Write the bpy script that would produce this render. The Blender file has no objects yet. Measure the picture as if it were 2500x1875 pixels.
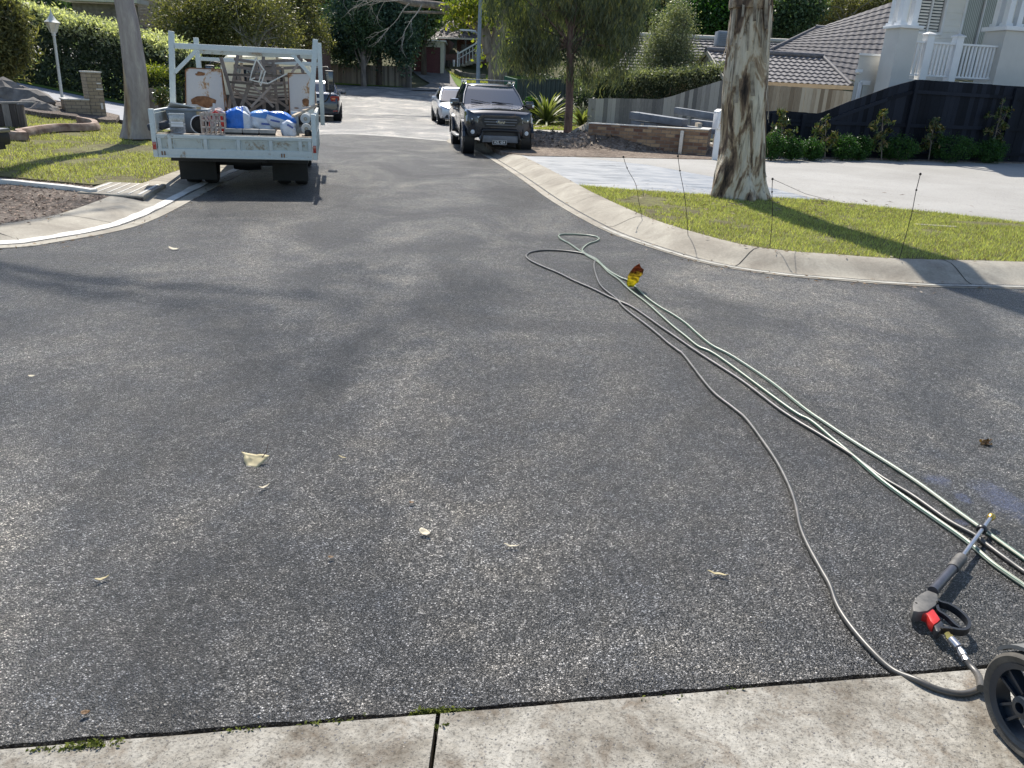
import bpy, bmesh, math, random
import numpy as np
from mathutils import Vector, Matrix, noise as mnoise
from mathutils.geometry import tessellate_polygon
R = math.radians
S = bpy.context.scene
COL = S.collection
random.seed(7)
# ---------------------------------------------------------------- camera
F = 1850.0; H = 1.6; PITCH = R(21.5); ROLL = R(2.5)
fwd = Vector((0, math.cos(PITCH), -math.sin(PITCH)))
up0 = Vector((0, math.sin(PITCH), math.cos(PITCH))); r0 = Vector((1, 0, 0))
cup = math.cos(ROLL)*up0 - math.sin(ROLL)*r0
crt = math.cos(ROLL)*r0 + math.sin(ROLL)*up0
CAM = Vector((0, 0, H))
cd = bpy.data.cameras.new('camera'); cam = bpy.data.objects.new('camera', cd); COL.objects.link(cam)
m = Matrix((crt, cup, -fwd)).transposed().to_4x4(); m.translation = CAM
cam.matrix_world = m
cd.sensor_width = 36; cd.lens = 36*F/2500; cd.clip_start = .05; cd.clip_end = 1000
S.camera = cam
# ---------------------------------------------------------------- light
SUN_EL = R(50); SUN_AZ = R(-13)          # azimuth measured from +Y towards +X
w = bpy.data.worlds.new('World'); S.world = w; w.use_nodes = True
nt = w.node_tree; bg = nt.nodes['Background']
sky = nt.nodes.new('ShaderNodeTexSky'); sky.sky_type = 'NISHITA'; sky.sun_disc = False
sky.sun_elevation = SUN_EL; sky.sun_rotation = SUN_AZ; sky.air_density = 1.0; sky.dust_density = .6
nt.links.new(sky.outputs[0], bg.inputs[0]); bg.inputs[1].default_value = .125
sd = bpy.data.lights.new('sun', 'SUN'); sd.energy = 5.0; sd.angle = R(.55); sd.color = (1, .94, .84)
so = bpy.data.objects.new('sun', sd); COL.objects.link(so)
sdir = Vector((math.sin(SUN_AZ)*math.cos(SUN_EL), math.cos(SUN_AZ)*math.cos(SUN_EL), math.sin(SUN_EL)))
so.rotation_euler = sdir.to_track_quat('Z', 'Y').to_euler(); so.location = (0, 0, 40)
S.view_settings.view_transform = 'Standard'; S.view_settings.look = 'None'
S.view_settings.exposure = .55; S.view_settings.gamma = 1
S.render.engine = 'CYCLES'
S.cycles.max_bounces = 6; S.cycles.transparent_max_bounces = 8
S.cycles.use_denoising = True; S.cycles.denoiser = 'OPENIMAGEDENOISE'; S.cycles.denoising_input_passes = 'RGB_ALBEDO_NORMAL'; S.cycles.denoising_prefilter = 'ACCURATE'
S.cycles.sample_clamp_indirect = 6
# ---------------------------------------------------------------- placing helpers
def ray(px, py):
    return fwd + (px-1250)/F*crt - (py-937.5)/F*cup
def at(px, py, Y):
    d = ray(px, py); return CAM + d*(Y/d.y)
def sm(x, a, b):
    t = min(1, max(0, (x-a)/(b-a))); return t*t*(3-2*t)
A13 = R(13); cA, sA = math.cos(A13), math.sin(A13)
def T(x, y):
    s = -sA*x + cA*y; u = cA*x + sA*y
    z = 1.15*sm(s, 34, 62) + max(0, min(s, 120)-60)*.2*sm(s, 58, 70)
    z += min(3.0, .13*max(0, -u-4.4))*sm(s, 14, 24)
    return z
def gp(px, py, off=0.0):
    d = ray(px, py); t = 1.0; step = .25
    while t < 200:
        p = CAM + d*t
        if p.z < T(p.x, p.y)+off: break
        t += step
    lo, hi = t-step, t
    for _ in range(30):
        mid = (lo+hi)/2; p = CAM + d*mid
        if p.z < T(p.x, p.y)+off: hi = mid
        else: lo = mid
    p = CAM + d*hi
    return Vector((p.x, p.y, p.z))
def G(px, py, off=0.0):
    p = gp(px, py, off); return (p.x, p.y)
def onplane(px, py, P0, ang):
    n = Vector((math.sin(ang), -math.cos(ang), 0)); d = ray(px, py)
    t = (Vector((P0[0], P0[1], 0))-CAM).dot(n)/d.dot(n); return CAM + d*t
class Frame:
    def __init__(s, x, y, z, ang):
        s.o = Vector((x, y, z)); s.a = ang; s.c = math.cos(ang); s.s = math.sin(ang)
    def loc(s, px, py, yl):
        P0 = s.o + Vector((-s.s, s.c, 0))*yl
        p = onplane(px, py, P0, s.a) - s.o
        return Vector((p.x*s.c+p.y*s.s, yl, p.z))
# ---------------------------------------------------------------- materials
MATS = {}
def nodes(name):
    m = bpy.data.materials.new(name); m.use_nodes = True; t = m.node_tree
    b = t.nodes['Principled BSDF']; MATS[name] = m
    return m, t, b
def N(t, ty, **kw):
    n = t.nodes.new('ShaderNode'+ty)
    for k, v in kw.items():
        if k.startswith('i_'):
            key = k[2:]; key = int(key) if key.isdigit() else key
            n.inputs[key].default_value = v
        else: setattr(n, k, v)
    return n
def ramp(t, stops, fac):
    r = t.nodes.new('ShaderNodeValToRGB'); e = r.color_ramp.elements
    while len(e) < len(stops): e.new(.5)
    for k, (p, c) in enumerate(stops):
        e[k].position = p; e[k].color = (c[0], c[1], c[2], 1)
    t.links.new(fac, r.inputs[0]); return r.outputs[0]
def g(v): return (v, v, v)
def mapping(t, scale=(1, 1, 1), out='Object', rot=(0, 0, 0)):
    tc = t.nodes.new('ShaderNodeTexCoord'); mp = t.nodes.new('ShaderNodeMapping')
    mp.inputs['Scale'].default_value = scale; mp.inputs['Rotation'].default_value = rot
    t.links.new(tc.outputs[out], mp.inputs[0]); return mp.outputs[0]
def noise(t, vec, scale, detail=4, rough=.6, dist=0):
    n = N(t, 'TexNoise'); n.inputs['Scale'].default_value = scale; n.inputs['Detail'].default_value = detail
    n.inputs['Roughness'].default_value = rough; n.inputs['Distortion'].default_value = dist
    t.links.new(vec, n.inputs['Vector']); return n.outputs[0]
def bump(t, h, b, strength=.5, dist=.01, prev=None):
    n = t.nodes.new('ShaderNodeBump'); n.inputs['Strength'].default_value = strength; n.inputs['Distance'].default_value = dist
    t.links.new(h, n.inputs['Height'])
    if prev is not None: t.links.new(prev, n.inputs['Normal'])
    t.links.new(n.outputs[0], b.inputs['Normal']); return n.outputs[0]
def mix(t, fac, a, b, mode='MIX'):
    n = t.nodes.new('ShaderNodeMix'); n.data_type = 'RGBA'; n.blend_type = mode
    for sock, v in ((n.inputs[0], fac), (n.inputs[6], a), (n.inputs[7], b)):
        if isinstance(v, (int, float)): sock.default_value = v
        elif isinstance(v, tuple): sock.default_value = (*v, 1) if len(v) == 3 else v
        else: t.links.new(v, sock)
    return n.outputs[2]
def math_(t, op, a, b=None):
    n = t.nodes.new('ShaderNodeMath'); n.operation = op
    for k, v in enumerate((a, b)):
        if v is None: continue
        if isinstance(v, (int, float)): n.inputs[k].default_value = v
        else: t.links.new(v, n.inputs[k])
    return n.outputs[0]
def simple(name, c, rough=.6, metal=0, var=.25, scale=3, bmp=0, bscale=40, c2=None, spec=.5, stretch=(1, 1, 1), coat=0):
    """colour varied by noise between c*(1-var) and c*(1+var) (or c and c2)"""
    m, t, b = nodes(name)
    v = mapping(t, stretch)
    n = noise(t, v, scale, 5, .65)
    lo = tuple(x*(1-var) for x in c); hi = c2 if c2 else tuple(min(.95, x*(1+var)) for x in c)
    t.links.new(ramp(t, [(.32, lo), (.68, hi)], n), b.inputs['Base Color'])
    b.inputs['Roughness'].default_value = rough; b.inputs['Metallic'].default_value = metal
    b.inputs['Specular IOR Level'].default_value = spec
    if coat: b.inputs['Coat Weight'].default_value = coat; b.inputs['Coat Roughness'].default_value = .04
    if bmp: bump(t, noise(t, v, bscale, 4, .7), b, bmp, .01)
    return m
def worn(name, c, wear, amt=.55, rough=.5, scale=6, stretch=(1, 1, 1), metal=0):
    m, t, b = nodes(name)
    v = mapping(t, stretch)
    n = noise(t, v, scale, 8, .72, .4); n2 = noise(t, v, scale*5, 5, .7)
    f = ramp(t, [(amt, g(0)), (amt+.07, g(1))], n)
    f2 = ramp(t, [(.3, g(.86)), (.7, g(1.0))], n2)
    base = mix(t, f, c, wear)
    t.links.new(mix(t, 1.0, base, f2, 'MULTIPLY'), b.inputs['Base Color'])
    b.inputs['Roughness'].default_value = rough; b.inputs['Metallic'].default_value = metal
    bump(t, n2, b, .15, .01)
    return m
def foliage(name, stops, trans=.35, rough=.5, nscale=.9, tcol=(1.5, 1.6, .7)):
    m, t, b = nodes(name)
    ge = t.nodes.new('ShaderNodeNewGeometry')
    v = mapping(t); n = noise(t, v, nscale, 3, .6)
    f = math_(t, 'ADD', math_(t, 'MULTIPLY', ge.outputs['Random Per Island'], .55), math_(t, 'MULTIPLY', n, .5))
    c = ramp(t, stops, f)
    t.links.new(c, b.inputs['Base Color']); b.inputs['Roughness'].default_value = rough
    b.inputs['Specular IOR Level'].default_value = .35
    tr = t.nodes.new('ShaderNodeBsdfTranslucent')
    t.links.new(mix(t, 1.0, c, tcol, 'MULTIPLY'), tr.inputs[0])
    ms = t.nodes.new('ShaderNodeMixShader'); ms.inputs[0].default_value = trans
    t.links.new(b.outputs[0], ms.inputs[1]); t.links.new(tr.outputs[0], ms.inputs[2])
    t.links.new(ms.outputs[0], t.nodes['Material Output'].inputs[0])
    return m
# ---- ground materials
def asphalt_mat(name, dark, light, chip, stain_lo, rough=.52, scale=95, blue=False):
    m, t, b = nodes(name)
    v = mapping(t)
    nv = N(t, 'TexNoise'); nv.inputs['Scale'].default_value = scale*1.6; nv.inputs['Detail'].default_value = 2; t.links.new(v, nv.inputs['Vector'])
    wv = t.nodes.new('ShaderNodeVectorMath'); wv.operation = 'MULTIPLY_ADD'; t.links.new(nv.outputs['Color'], wv.inputs[0]); wv.inputs[1].default_value = (.9/scale,)*3; t.links.new(v, wv.inputs[2])
    vo = N(t, 'TexVoronoi', feature='F1'); vo.inputs['Scale'].default_value = scale; t.links.new(wv.outputs[0], vo.inputs['Vector'])
    vr = t.nodes.new('ShaderNodeSeparateColor'); t.links.new(vo.outputs['Color'], vr.inputs[0])
    chips = ramp(t, [(.0, g(dark)), (.45, g(light*.8)), (.72, g(light*1.2)), (.84, g(chip*.8)), (1, g(chip*1.5))], vr.outputs[0])
    edge = ramp(t, [(.26, g(1)), (.55, g(.22))], vo.outputs['Distance'])
    c = mix(t, 1.0, chips, edge, 'MULTIPLY')
    st = noise(t, mapping(t, (1.1, .75, 1)), .62, 7, .60, 1.0)
    c = mix(t, 1.0, c, ramp(t, [(.34, g(stain_lo)), (.47, g(.95)), (.56, (1.5, 1.46, 1.38)), (.66, (2.3, 2.2, 2.0))], st), 'MULTIPLY')
    st2 = noise(t, v, 3.5, 5, .7)
    c = mix(t, 1.0, c, ramp(t, [(.3, (.74, .78, .86)), (.7, (1.26, 1.20, 1.10))], st2), 'MULTIPLY')
    st3 = noise(t, mapping(t, (1, .55, 1)), 26, 9, .82)
    c = mix(t, 1.0, c, ramp(t, [(.36, g(.45)), (.5, g(1.0)), (.64, g(1.6))], st3), 'MULTIPLY')
    c = mix(t, 1.0, c, (1.34, 1.32, 1.31), 'MULTIPLY')
    if blue:   # chalky blue paint residue by the lance
        for (cx, cy, rx, ry) in blue:
            mp = t.nodes.new('ShaderNodeMapping'); mp.vector_type = 'TEXTURE'
            mp.inputs['Location'].default_value = (cx, cy, 0); mp.inputs['Scale'].default_value = (rx, ry, 1)
            tc = t.nodes.new('ShaderNodeTexCoord'); t.links.new(tc.outputs['Object'], mp.inputs[0])
            ln = t.nodes.new('ShaderNodeVectorMath'); ln.operation = 'LENGTH'; t.links.new(mp.outputs[0], ln.inputs[0])
            d = math_(t, 'ADD', ln.outputs['Value'], math_(t, 'MULTIPLY', noise(t, v, 9, 5, .8), 1.6))
            f = ramp(t, [(.55, g(.55)), (.95, g(0))], math_(t, 'SUBTRACT', d, .55))
            c = mix(t, f, c, mix(t, vr.outputs[1], (.03, .04, .09), (.20, .25, .45)))
    t.links.new(c, b.inputs['Base Color'])
    b.inputs['Roughness'].default_value = rough
    n1 = bump(t, st3, b, .8, .05)
    inv = math_(t, 'SUBTRACT', 1.0, vo.outputs['Distance'])
    bump(t, math_(t, 'ADD', inv, math_(t, 'MULTIPLY', vr.outputs[2], .9)), b, 1.0, .016, n1)
    b.inputs['Specular IOR Level'].default_value = .7
    return m
def concrete_mat(name, base, dirt, agg=0, scale=70, bmp=.3, stainscale=1.3):
    m, t, b = nodes(name)
    v = mapping(t)
    n = noise(t, v, stainscale, 7, .68, .5); n2 = noise(t, v, 45, 4, .7)
    c = ramp(t, [(.33, dirt), (.62, base)], n)
    c = mix(t, 1.0, c, ramp(t, [(.3, g(.82)), (.7, g(1.1))], n2), 'MULTIPLY')
    if agg and scale > 100:
        c = mix(t, 1.0, c, ramp(t, [(.34, (.55, .48, .42)), (.5, g(.95)), (.66, g(1.18))], noise(t, v, 9, 8, .75, .4)), 'MULTIPLY')
        c = mix(t, 1.0, c, ramp(t, [(.38, g(.5)), (.48, g(1.0))], noise(t, v, 130, 4, .7)), 'MULTIPLY')
    if agg:
        vo = N(t, 'TexVoronoi', feature='F1'); vo.inputs['Scale'].default_value = scale; t.links.new(v, vo.inputs['Vector'])
        vo.inputs['Randomness'].default_value = 1
        vr = t.nodes.new('ShaderNodeSeparateColor'); t.links.new(vo.outputs['Color'], vr.inputs[0])
        patch = noise(t, v, 4, 4, .7)
        inside = ramp(t, [(0, g(0)), (.06, g(1)), (.16, g(0))], math_(t, 'SUBTRACT', math_(t, 'ADD', .10, math_(t, 'MULTIPLY', vr.outputs[2], .34)), vo.outputs['Distance']))
        inside = ramp(t, [(.02, g(0)), (.08, g(1))], math_(t, 'SUBTRACT', math_(t, 'ADD', .04, math_(t, 'MULTIPLY', vr.outputs[2], .40)), vo.outputs['Distance']))
        pick = ramp(t, [(.62, g(0)), (.74, g(.9))], math_(t, 'ADD', math_(t, 'MULTIPLY', vr.outputs[0], .6), math_(t, 'MULTIPLY', patch, .75*agg)))
        f = math_(t, 'MULTIPLY', inside, pick)
        c = mix(t, f, c, ramp(t, [(0, (.06, .06, .07)), (.5, (.20, .19, .19)), (1, (.34, .30, .25))], vr.outputs[1]))
        bump(t, math_(t, 'ADD', n2, f), b, bmp, .006)
    else:
        bump(t, n2, b, bmp, .006)
    t.links.new(c, b.inputs['Base Color']); b.inputs['Roughness'].default_value = .85
    return m
def soil_mat(name, stops, scale=18, bmp=1.0):
    m, t, b = nodes(name)
    v = mapping(t)
    n = noise(t, v, scale, 8, .75, .6); big = noise(t, v, .8, 4, .6)
    f = math_(t, 'ADD', math_(t, 'MULTIPLY', n, .7), math_(t, 'MULTIPLY', big, .3))
    t.links.new(ramp(t, stops, f), b.inputs['Base Color']); b.inputs['Roughness'].default_value = .95
    b.inputs['Specular IOR Level'].default_value = .2
    bump(t, n, b, bmp, .05); return m
def brick_mat(name, c1, c2, mortar, bw=.24, bh=.086, ms=.01, coord='UV', rough=.85):
    m, t, b = nodes(name)
    v = mapping(t, (1, 1, 1), coord)
    br = N(t, 'TexBrick'); br.inputs['Scale'].default_value = 1
    br.inputs['Brick Width'].default_value = bw; br.inputs['Row Height'].default_value = bh
    br.inputs['Mortar Size'].default_value = ms; br.inputs['Color1'].default_value = (*c1, 1)
    br.inputs['Color2'].default_value = (*c2, 1); br.inputs['Mortar'].default_value = (*mortar, 1)
    br.inputs['Bias'].default_value = -.1
    t.links.new(v, br.inputs['Vector'])
    n = noise(t, v, 12, 5, .7)
    t.links.new(mix(t, 1.0, br.outputs[0], ramp(t, [(.3, g(.75)), (.7, g(1.15))], n), 'MULTIPLY'), b.inputs['Base Color'])
    b.inputs['Roughness'].default_value = rough
    bump(t, math_(t, 'SUBTRACT', 1.0, br.outputs[1]), b, .6, .01); return m
def island(name, stops, rough=.85, stretch=(8, 8, .7), bmp=.4, metal=0, spec=.3):
    """boards: one colour per board plus grain running up it"""
    m, t, b = nodes(name)
    ge = t.nodes.new('ShaderNodeNewGeometry'); v = mapping(t, stretch)
    n = noise(t, v, 6, 6, .7)
    f = math_(t, 'ADD', math_(t, 'MULTIPLY', ge.outputs['Random Per Island'], .5), math_(t, 'MULTIPLY', n, .5))
    t.links.new(ramp(t, stops, f), b.inputs['Base Color']); b.inputs['Roughness'].default_value = rough
    b.inputs['Specular IOR Level'].default_value = spec; b.inputs['Metallic'].default_value = metal
    bump(t, n, b, bmp, .01); return m

M = {}
M['asphalt'] = asphalt_mat('asphalt', .05, .20, .44, .52, scale=165, rough=.36, blue=[(*G(2290, 1172)[:2], .10, .10), (*G(2455, 1225)[:2], .15, .30), (*G(2350, 1215)[:2], .05, .09), (*G(2350, 1275)[:2], .05, .04)])
M['asphalt_old'] = asphalt_mat('old_asphalt', .27, .42, .52, .75, rough=.42, scale=70)  # pale tones: partly older seal, partly sun glare put into the colour
M['slab'] = concrete_mat('aggregate_concrete', (.39, .37, .325), (.15, .13, .10), agg=1.0, scale=120, bmp=.9, stainscale=3.2)
M['kerbc'] = concrete_mat('kerb_concrete', (.36, .33, .27), (.19, .165, .13), bmp=.25)
M['kerb_white'] = simple('bleached_concrete', (.62, .60, .55), .8, var=.15)
M['drive_agg'] = concrete_mat('driveway_aggregate', (.34, .33, .31), (.27, .26, .24), agg=.9, scale=45, bmp=.3, stainscale=.5)
M['apron'] = None
M['path'] = concrete_mat('pale_path', (.36, .335, .29), (.27, .24, .20), bmp=.2)
M['drivel'] = concrete_mat('left_driveway', (.30, .31, .335), (.22, .23, .25), bmp=.2)
M['drivefar'] = concrete_mat('far_driveway', (.20, .19, .18), (.12, .11, .10), bmp=.2)
M['crack'] = simple('crack_dark', (.012, .011, .009), .95, var=.3)
M['lawn'] = soil_mat('lawn_soil', [(.38, (.08, .06, .04)), (.48, (.13, .12, .06)), (.62, (.20, .20, .08))], 9, .8)
M['lawnfar'] = soil_mat('far_lawn', [(.3, (.05, .08, .015)), (.5, (.11, .18, .03)), (.7, (.2, .28, .05))], 6, .6)
M['earth'] = soil_mat('bare_earth', [(.3, (.05, .045, .03)), (.5, (.09, .09, .045)), (.7, (.14, .12, .07))], 3, .6)
M['mulch'] = soil_mat('mulch', [(.36, (.035, .03, .026)), (.5, (.17, .14, .12)), (.62, (.38, .325, .27))], 22, 1.0)
M['mound'] = soil_mat('dug_soil', [(.34, (.05, .038, .03)), (.48, (.16, .125, .10)), (.64, (.38, .32, .26))], 9, 1.0)
M['sand'] = soil_mat('sand', [(.3, (.24, .21, .16)), (.7, (.42, .38, .31))], 20, .8)
# wet sealed apron
m_, t_, b_ = nodes('sealed_apron'); v_ = mapping(t_, (.8, 2.2, 1)); n_ = noise(t_, v_, 1.6, 7, .7, .8)
t_.links.new(ramp(t_, [(.34, (.15, .165, .185)), (.5, (.21, .225, .245)), (.66, (.30, .305, .31))], n_), b_.inputs['Base Color'])
t_.links.new(ramp(t_, [(.35, g(.35)), (.65, g(.7))], n_), b_.inputs['Roughness'])
bump(t_, noise(t_, mapping(t_), 60, 3, .6), b_, .2, .006); M['apron'] = m_

M['leaf_dark'] = foliage('dark_leaves', [(.3, (.030, .055, .028)), (.55, (.055, .10, .045)), (.8, (.12, .17, .075))], .25)
M['leaf_hedge'] = foliage('hedge_leaves', [(.3, (.028, .045, .026)), (.55, (.052, .075, .040)), (.8, (.14, .165, .09))], .32, .5, .9, (1.2, 1.3, .8))
M['leaf_lit_tip'] = foliage('sunlit_pale_tips', [(.3, (.28, .30, .18)), (.8, (.55, .55, .40))], .5)  # pale leaf colour carries the sun on the hedge tops
M['leaf_grey'] = foliage('grey_leaves', [(.3, (.09, .105, .06)), (.55, (.18, .20, .12)), (.8, (.33, .34, .22))], .35)
M['leaf_olive'] = foliage('olive_leaves', [(.3, (.06, .065, .03)), (.55, (.13, .135, .055)), (.8, (.25, .23, .09))], .35)
M['leaf_weep'] = foliage('weeping_leaves', [(.25, (.045, .06, .042)), (.5, (.095, .12, .08)), (.78, (.20, .21, .11)), (.97, (.34, .20, .08))], .35, .5, .6)
M['leaf_lime'] = foliage('lime_leaves', [(.3, (.08, .11, .02)), (.55, (.17, .20, .03)), (.8, (.34, .32, .06))], .5)
M['leaf_blue'] = foliage('bluegreen_leaves', [(.3, (.03, .06, .042)), (.55, (.065, .115, .08)), (.8, (.16, .23, .15))], .25)
M['leaf_box'] = foliage('box_leaves', [(.3, (.012, .04, .008)), (.55, (.03, .085, .015)), (.8, (.06, .15, .025))], .3)
M['leaf_mag'] = foliage('magnolia_leaves', [(.3, (.035, .06, .02)), (.55, (.08, .115, .035)), (.74, (.16, .13, .045)), (.9, (.32, .18, .08))], .2, .3)
M['leaf_flax'] = foliage('flax_leaves', [(.3, (.08, .10, .03)), (.6, (.20, .22, .09)), (.85, (.42, .38, .22))], .35)
M['grass'] = foliage('grass_blades', [(.20, (.15, .13, .07)), (.38, (.20, .21, .08)), (.56, (.36, .44, .13)), (.76, (.52, .56, .21)), (.90, (.58, .51, .30))], .48, .5, 2.6, (1.25, 1.2, .6))
M['moss'] = foliage('moss', [(.3, (.04, .055, .01)), (.8, (.13, .15, .02))], .2, .9, 20)
M['bark_dark'] = simple('dark_bark', (.07, .055, .045), .95, var=.5, scale=5, bmp=.8, bscale=12, stretch=(1, 1, .25), c2=(.13, .10, .08))
M['bark_grey'] = simple('grey_bark', (.16, .13, .11), .95, var=.4, scale=6, bmp=.8, bscale=10, stretch=(1, 1, .3), c2=(.28, .24, .20))
M['bark_red'] = simple('reddish_bark', (.10, .065, .055), .95, var=.4, scale=6, bmp=.9, bscale=12, stretch=(1, 1, .3), c2=(.20, .13, .11))
M['twig'] = simple('pale_twig', (.30, .27, .24), .9, var=.3)
# ---------------------------------------------------------------- mesh building
def link(o, parent=None):
    COL.objects.link(o)
    if parent is not None: o.parent = parent
    return o
def fast_mesh(name, V, Fa):
    """V (n,3) array, Fa (m,k) array of indices, all faces k-gons"""
    me = bpy.data.meshes.new(name); V = np.asarray(V, dtype=np.float32); Fa = np.asarray(Fa, dtype=np.int32)
    k = Fa.shape[1]
    me.vertices.add(len(V)); me.vertices.foreach_set('co', V.ravel())
    me.loops.add(Fa.size); me.loops.foreach_set('vertex_index', Fa.ravel())
    me.polygons.add(len(Fa)); me.polygons.foreach_set('loop_start', np.arange(0, Fa.size, k, dtype=np.int32))
    me.update(calc_edges=True); return me
class MB:
    def __init__(s): s.v = []; s.f = []; s.uvs = {}
    def add(s, vs, fs, mtx=None):
        o = len(s.v)
        for v in vs: s.v.append(tuple(mtx @ Vector(v)) if mtx else tuple(v))
        for f in fs: s.f.append(tuple(i+o for i in f))
        return s
    def box(s, c, d, rot=(0, 0, 0)):
        x, y, z = d[0]/2, d[1]/2, d[2]/2
        vs = [(-x, -y, -z), (x, -y, -z), (x, y, -z), (-x, y, -z), (-x, -y, z), (x, -y, z), (x, y, z), (-x, y, z)]
        fs = [(0, 3, 2, 1), (4, 5, 6, 7), (0, 1, 5, 4), (1, 2, 6, 5), (2, 3, 7, 6), (3, 0, 4, 7)]
        from mathutils import Euler
        return s.add(vs, fs, Matrix.Translation(c) @ Euler(rot).to_matrix().to_4x4())
    def bar(s, p0, p1, w, h, upv=(0, 0, 1)):
        p0, p1 = Vector(p0), Vector(p1); d = (p1-p0); L = d.length; d.normalize()
        x = d.cross(Vector(upv))
        if x.length < 1e-4: x = d.cross(Vector((0, 1, 0)))
        x.normalize(); z = x.cross(d)
        mt = Matrix((x, d, z)).transposed().to_4x4(); mt.translation = (p0+p1)/2
        b = MB().box((0, 0, 0), (w, L, h)); return s.add(b.v, b.f, mt)
    def tube(s, pts, r, n=8, cap=True):
        pts = [Vector(p) for p in pts]; k = len(pts)
        rs = [r]*k if isinstance(r, (int, float)) else r
        o = len(s.v); prev = None
        for i, p in enumerate(pts):
            d = (pts[min(i+1, k-1)]-pts[max(i-1, 0)]).normalized()
            if prev is None:
                a = Vector((0, 0, 1)) if abs(d.z) < .9 else Vector((1, 0, 0)); x = d.cross(a).normalized()
            else:
                x = (prev - d*prev.dot(d)).normalized()
            prev = x; y = d.cross(x)
            for j in range(n):
                q = 2*math.pi*j/n; s.v.append(tuple(p + (x*math.cos(q)+y*math.sin(q))*rs[i]))
        for i in range(k-1):
            for j in range(n):
                a = o+i*n+j; b = o+i*n+(j+1) % n
                s.f.append((a, b, b+n, a+n))
        if cap:
            s.f.append(tuple(o+j for j in reversed(range(n)))); s.f.append(tuple(o+(k-1)*n+j for j in range(n)))
        return s
    def cyl(s, p0, p1, r0, r1=None, n=16): return s.tube([p0, p1], [r0, r0 if r1 is None else r1], n)
    def loft(s, rings, cap=True):
        o = len(s.v); n = len(rings[0])
        for rg in rings: s.v += [tuple(p) for p in rg]
        for i in range(len(rings)-1):
            for j in range(n):
                a = o+i*n+j; b = o+i*n+(j+1) % n; s.f.append((a, b, b+n, a+n))
        if cap:
            s.f.append(tuple(o+j for j in reversed(range(n)))); s.f.append(tuple(o+(len(rings)-1)*n+j for j in range(n)))
        return s
    def lathe(s, prof, n=24, mtx=None, axis='Z', loop=False):
        rings = []
        for (r, h) in prof:
            rg = []
            for j in range(n):
                q = 2*math.pi*j/n
                if axis == 'Z': p = (r*math.cos(q), r*math.sin(q), h)
                elif axis == 'X': p = (h, r*math.cos(q), r*math.sin(q))
                else: p = (r*math.sin(q), h, r*math.cos(q))
                rg.append(tuple(mtx @ Vector(p)) if mtx else p)
            rings.append(rg)
        if loop: rings.append(rings[0])
        return s.loft(rings, cap=not loop)
    def prism(s, pts, a, b, axis='Y', mtx=None):
        """polygon extruded from a to b along axis; pts are the other two coords"""
        def P(p, t): return {'Y': (p[0], t, p[1]), 'X': (t, p[0], p[1]), 'Z': (p[0], p[1], t)}[axis]
        n = len(pts); vs = [P(p, a) for p in pts]+[P(p, b) for p in pts]
        fs = [(i, (i+1) % n, (i+1) % n+n, i+n) for i in range(n)]
        tri = tessellate_polygon([[Vector((p[0], p[1], 0)) for p in pts]])
        for t3 in tri: fs.append(tuple(t3)); fs.append(tuple(i+n for i in reversed(t3)))
        return s.add(vs, fs, mtx)
    def build(s, name, mat, parent=None, bevel=0, smooth=None, weld=False, seg=2):
        me = bpy.data.meshes.new(name); me.from_pydata(s.v, [], s.f)
        bm = bmesh.new(); bm.from_mesh(me)
        if weld: bmesh.ops.remove_doubles(bm, verts=bm.verts, dist=1e-4)
        bmesh.ops.recalc_face_normals(bm, faces=bm.faces)
        if bevel:
            es = [e for e in bm.edges if len(e.link_faces) == 2 and e.calc_face_angle(0) > R(28)]
            bmesh.ops.bevel(bm, geom=es, offset=bevel, segments=seg, affect='EDGES', profile=.6, clamp_overlap=True)
        uv = bm.loops.layers.uv.new('UVMap')
        for f in bm.faces:
            n = f.normal; ax, ay, az = abs(n.x), abs(n.y), abs(n.z)
            for l in f.loops:
                c = l.vert.co
                l[uv].uv = (c.x, c.y) if az > ax and az > ay else ((c.y, c.z) if ax > ay else (c.x, c.z))
        bm.to_mesh(me); bm.free()
        if smooth is None: smooth = 35 if bevel else 0
        if smooth:
            me.polygons.foreach_set('use_smooth', [True]*len(me.polygons)); me.set_sharp_from_angle(angle=R(smooth))
        me.materials.append(mat if not isinstance(mat, str) else M[mat])
        o = bpy.data.objects.new(name, me); return link(o, parent)
def thing(name, label, cat, loc=(0, 0, 0), rz=0, group=None, rot=None):
    o = bpy.data.objects.new(name, None); COL.objects.link(o); o.empty_display_size = .2
    o.location = loc; o.rotation_euler = rot if rot else (0, 0, rz)
    o['label'] = label; o['category'] = cat
    if group: o['group'] = group
    return o
def tag(o, label=None, cat=None, group=None, kind=None):
    if label: o['label'] = label
    if cat and label: o['category'] = cat
    if group: o['group'] = group
    if kind: o['kind'] = kind
    return o
def struct(o, label=None): o['kind'] = 'structure'; return tag(o, label)
def place(o, loc, rz=0, rot=None):
    o.location = loc; o.rotation_euler = rot if rot else (0, 0, rz); return o
def copy_tree(o, parent=None):
    kids = [c for c in KIDS.get(o.name, [])]
    c = o.copy(); COL.objects.link(c)
    if parent is not None: c.parent = parent
    for k in kids: copy_tree(k, c)
    return c
KIDS = {}
def index_kids():
    KIDS.clear()
    for o in bpy.data.objects:
        if o.parent: KIDS.setdefault(o.parent.name, []).append(o)
def recenter(o):
    """give a world-built mesh object an origin at its base"""
    me = o.data; n = len(me.vertices); a = np.empty(n*3, dtype=np.float32); me.vertices.foreach_get('co', a); a = a.reshape(-1, 3)
    c = np.array([(a[:, 0].min()+a[:, 0].max())/2, (a[:, 1].min()+a[:, 1].max())/2, a[:, 2].min()], dtype=np.float32)
    me.vertices.foreach_set('co', (a-c).ravel()); me.update(); o.location = tuple(float(x) for x in c); return o
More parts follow.
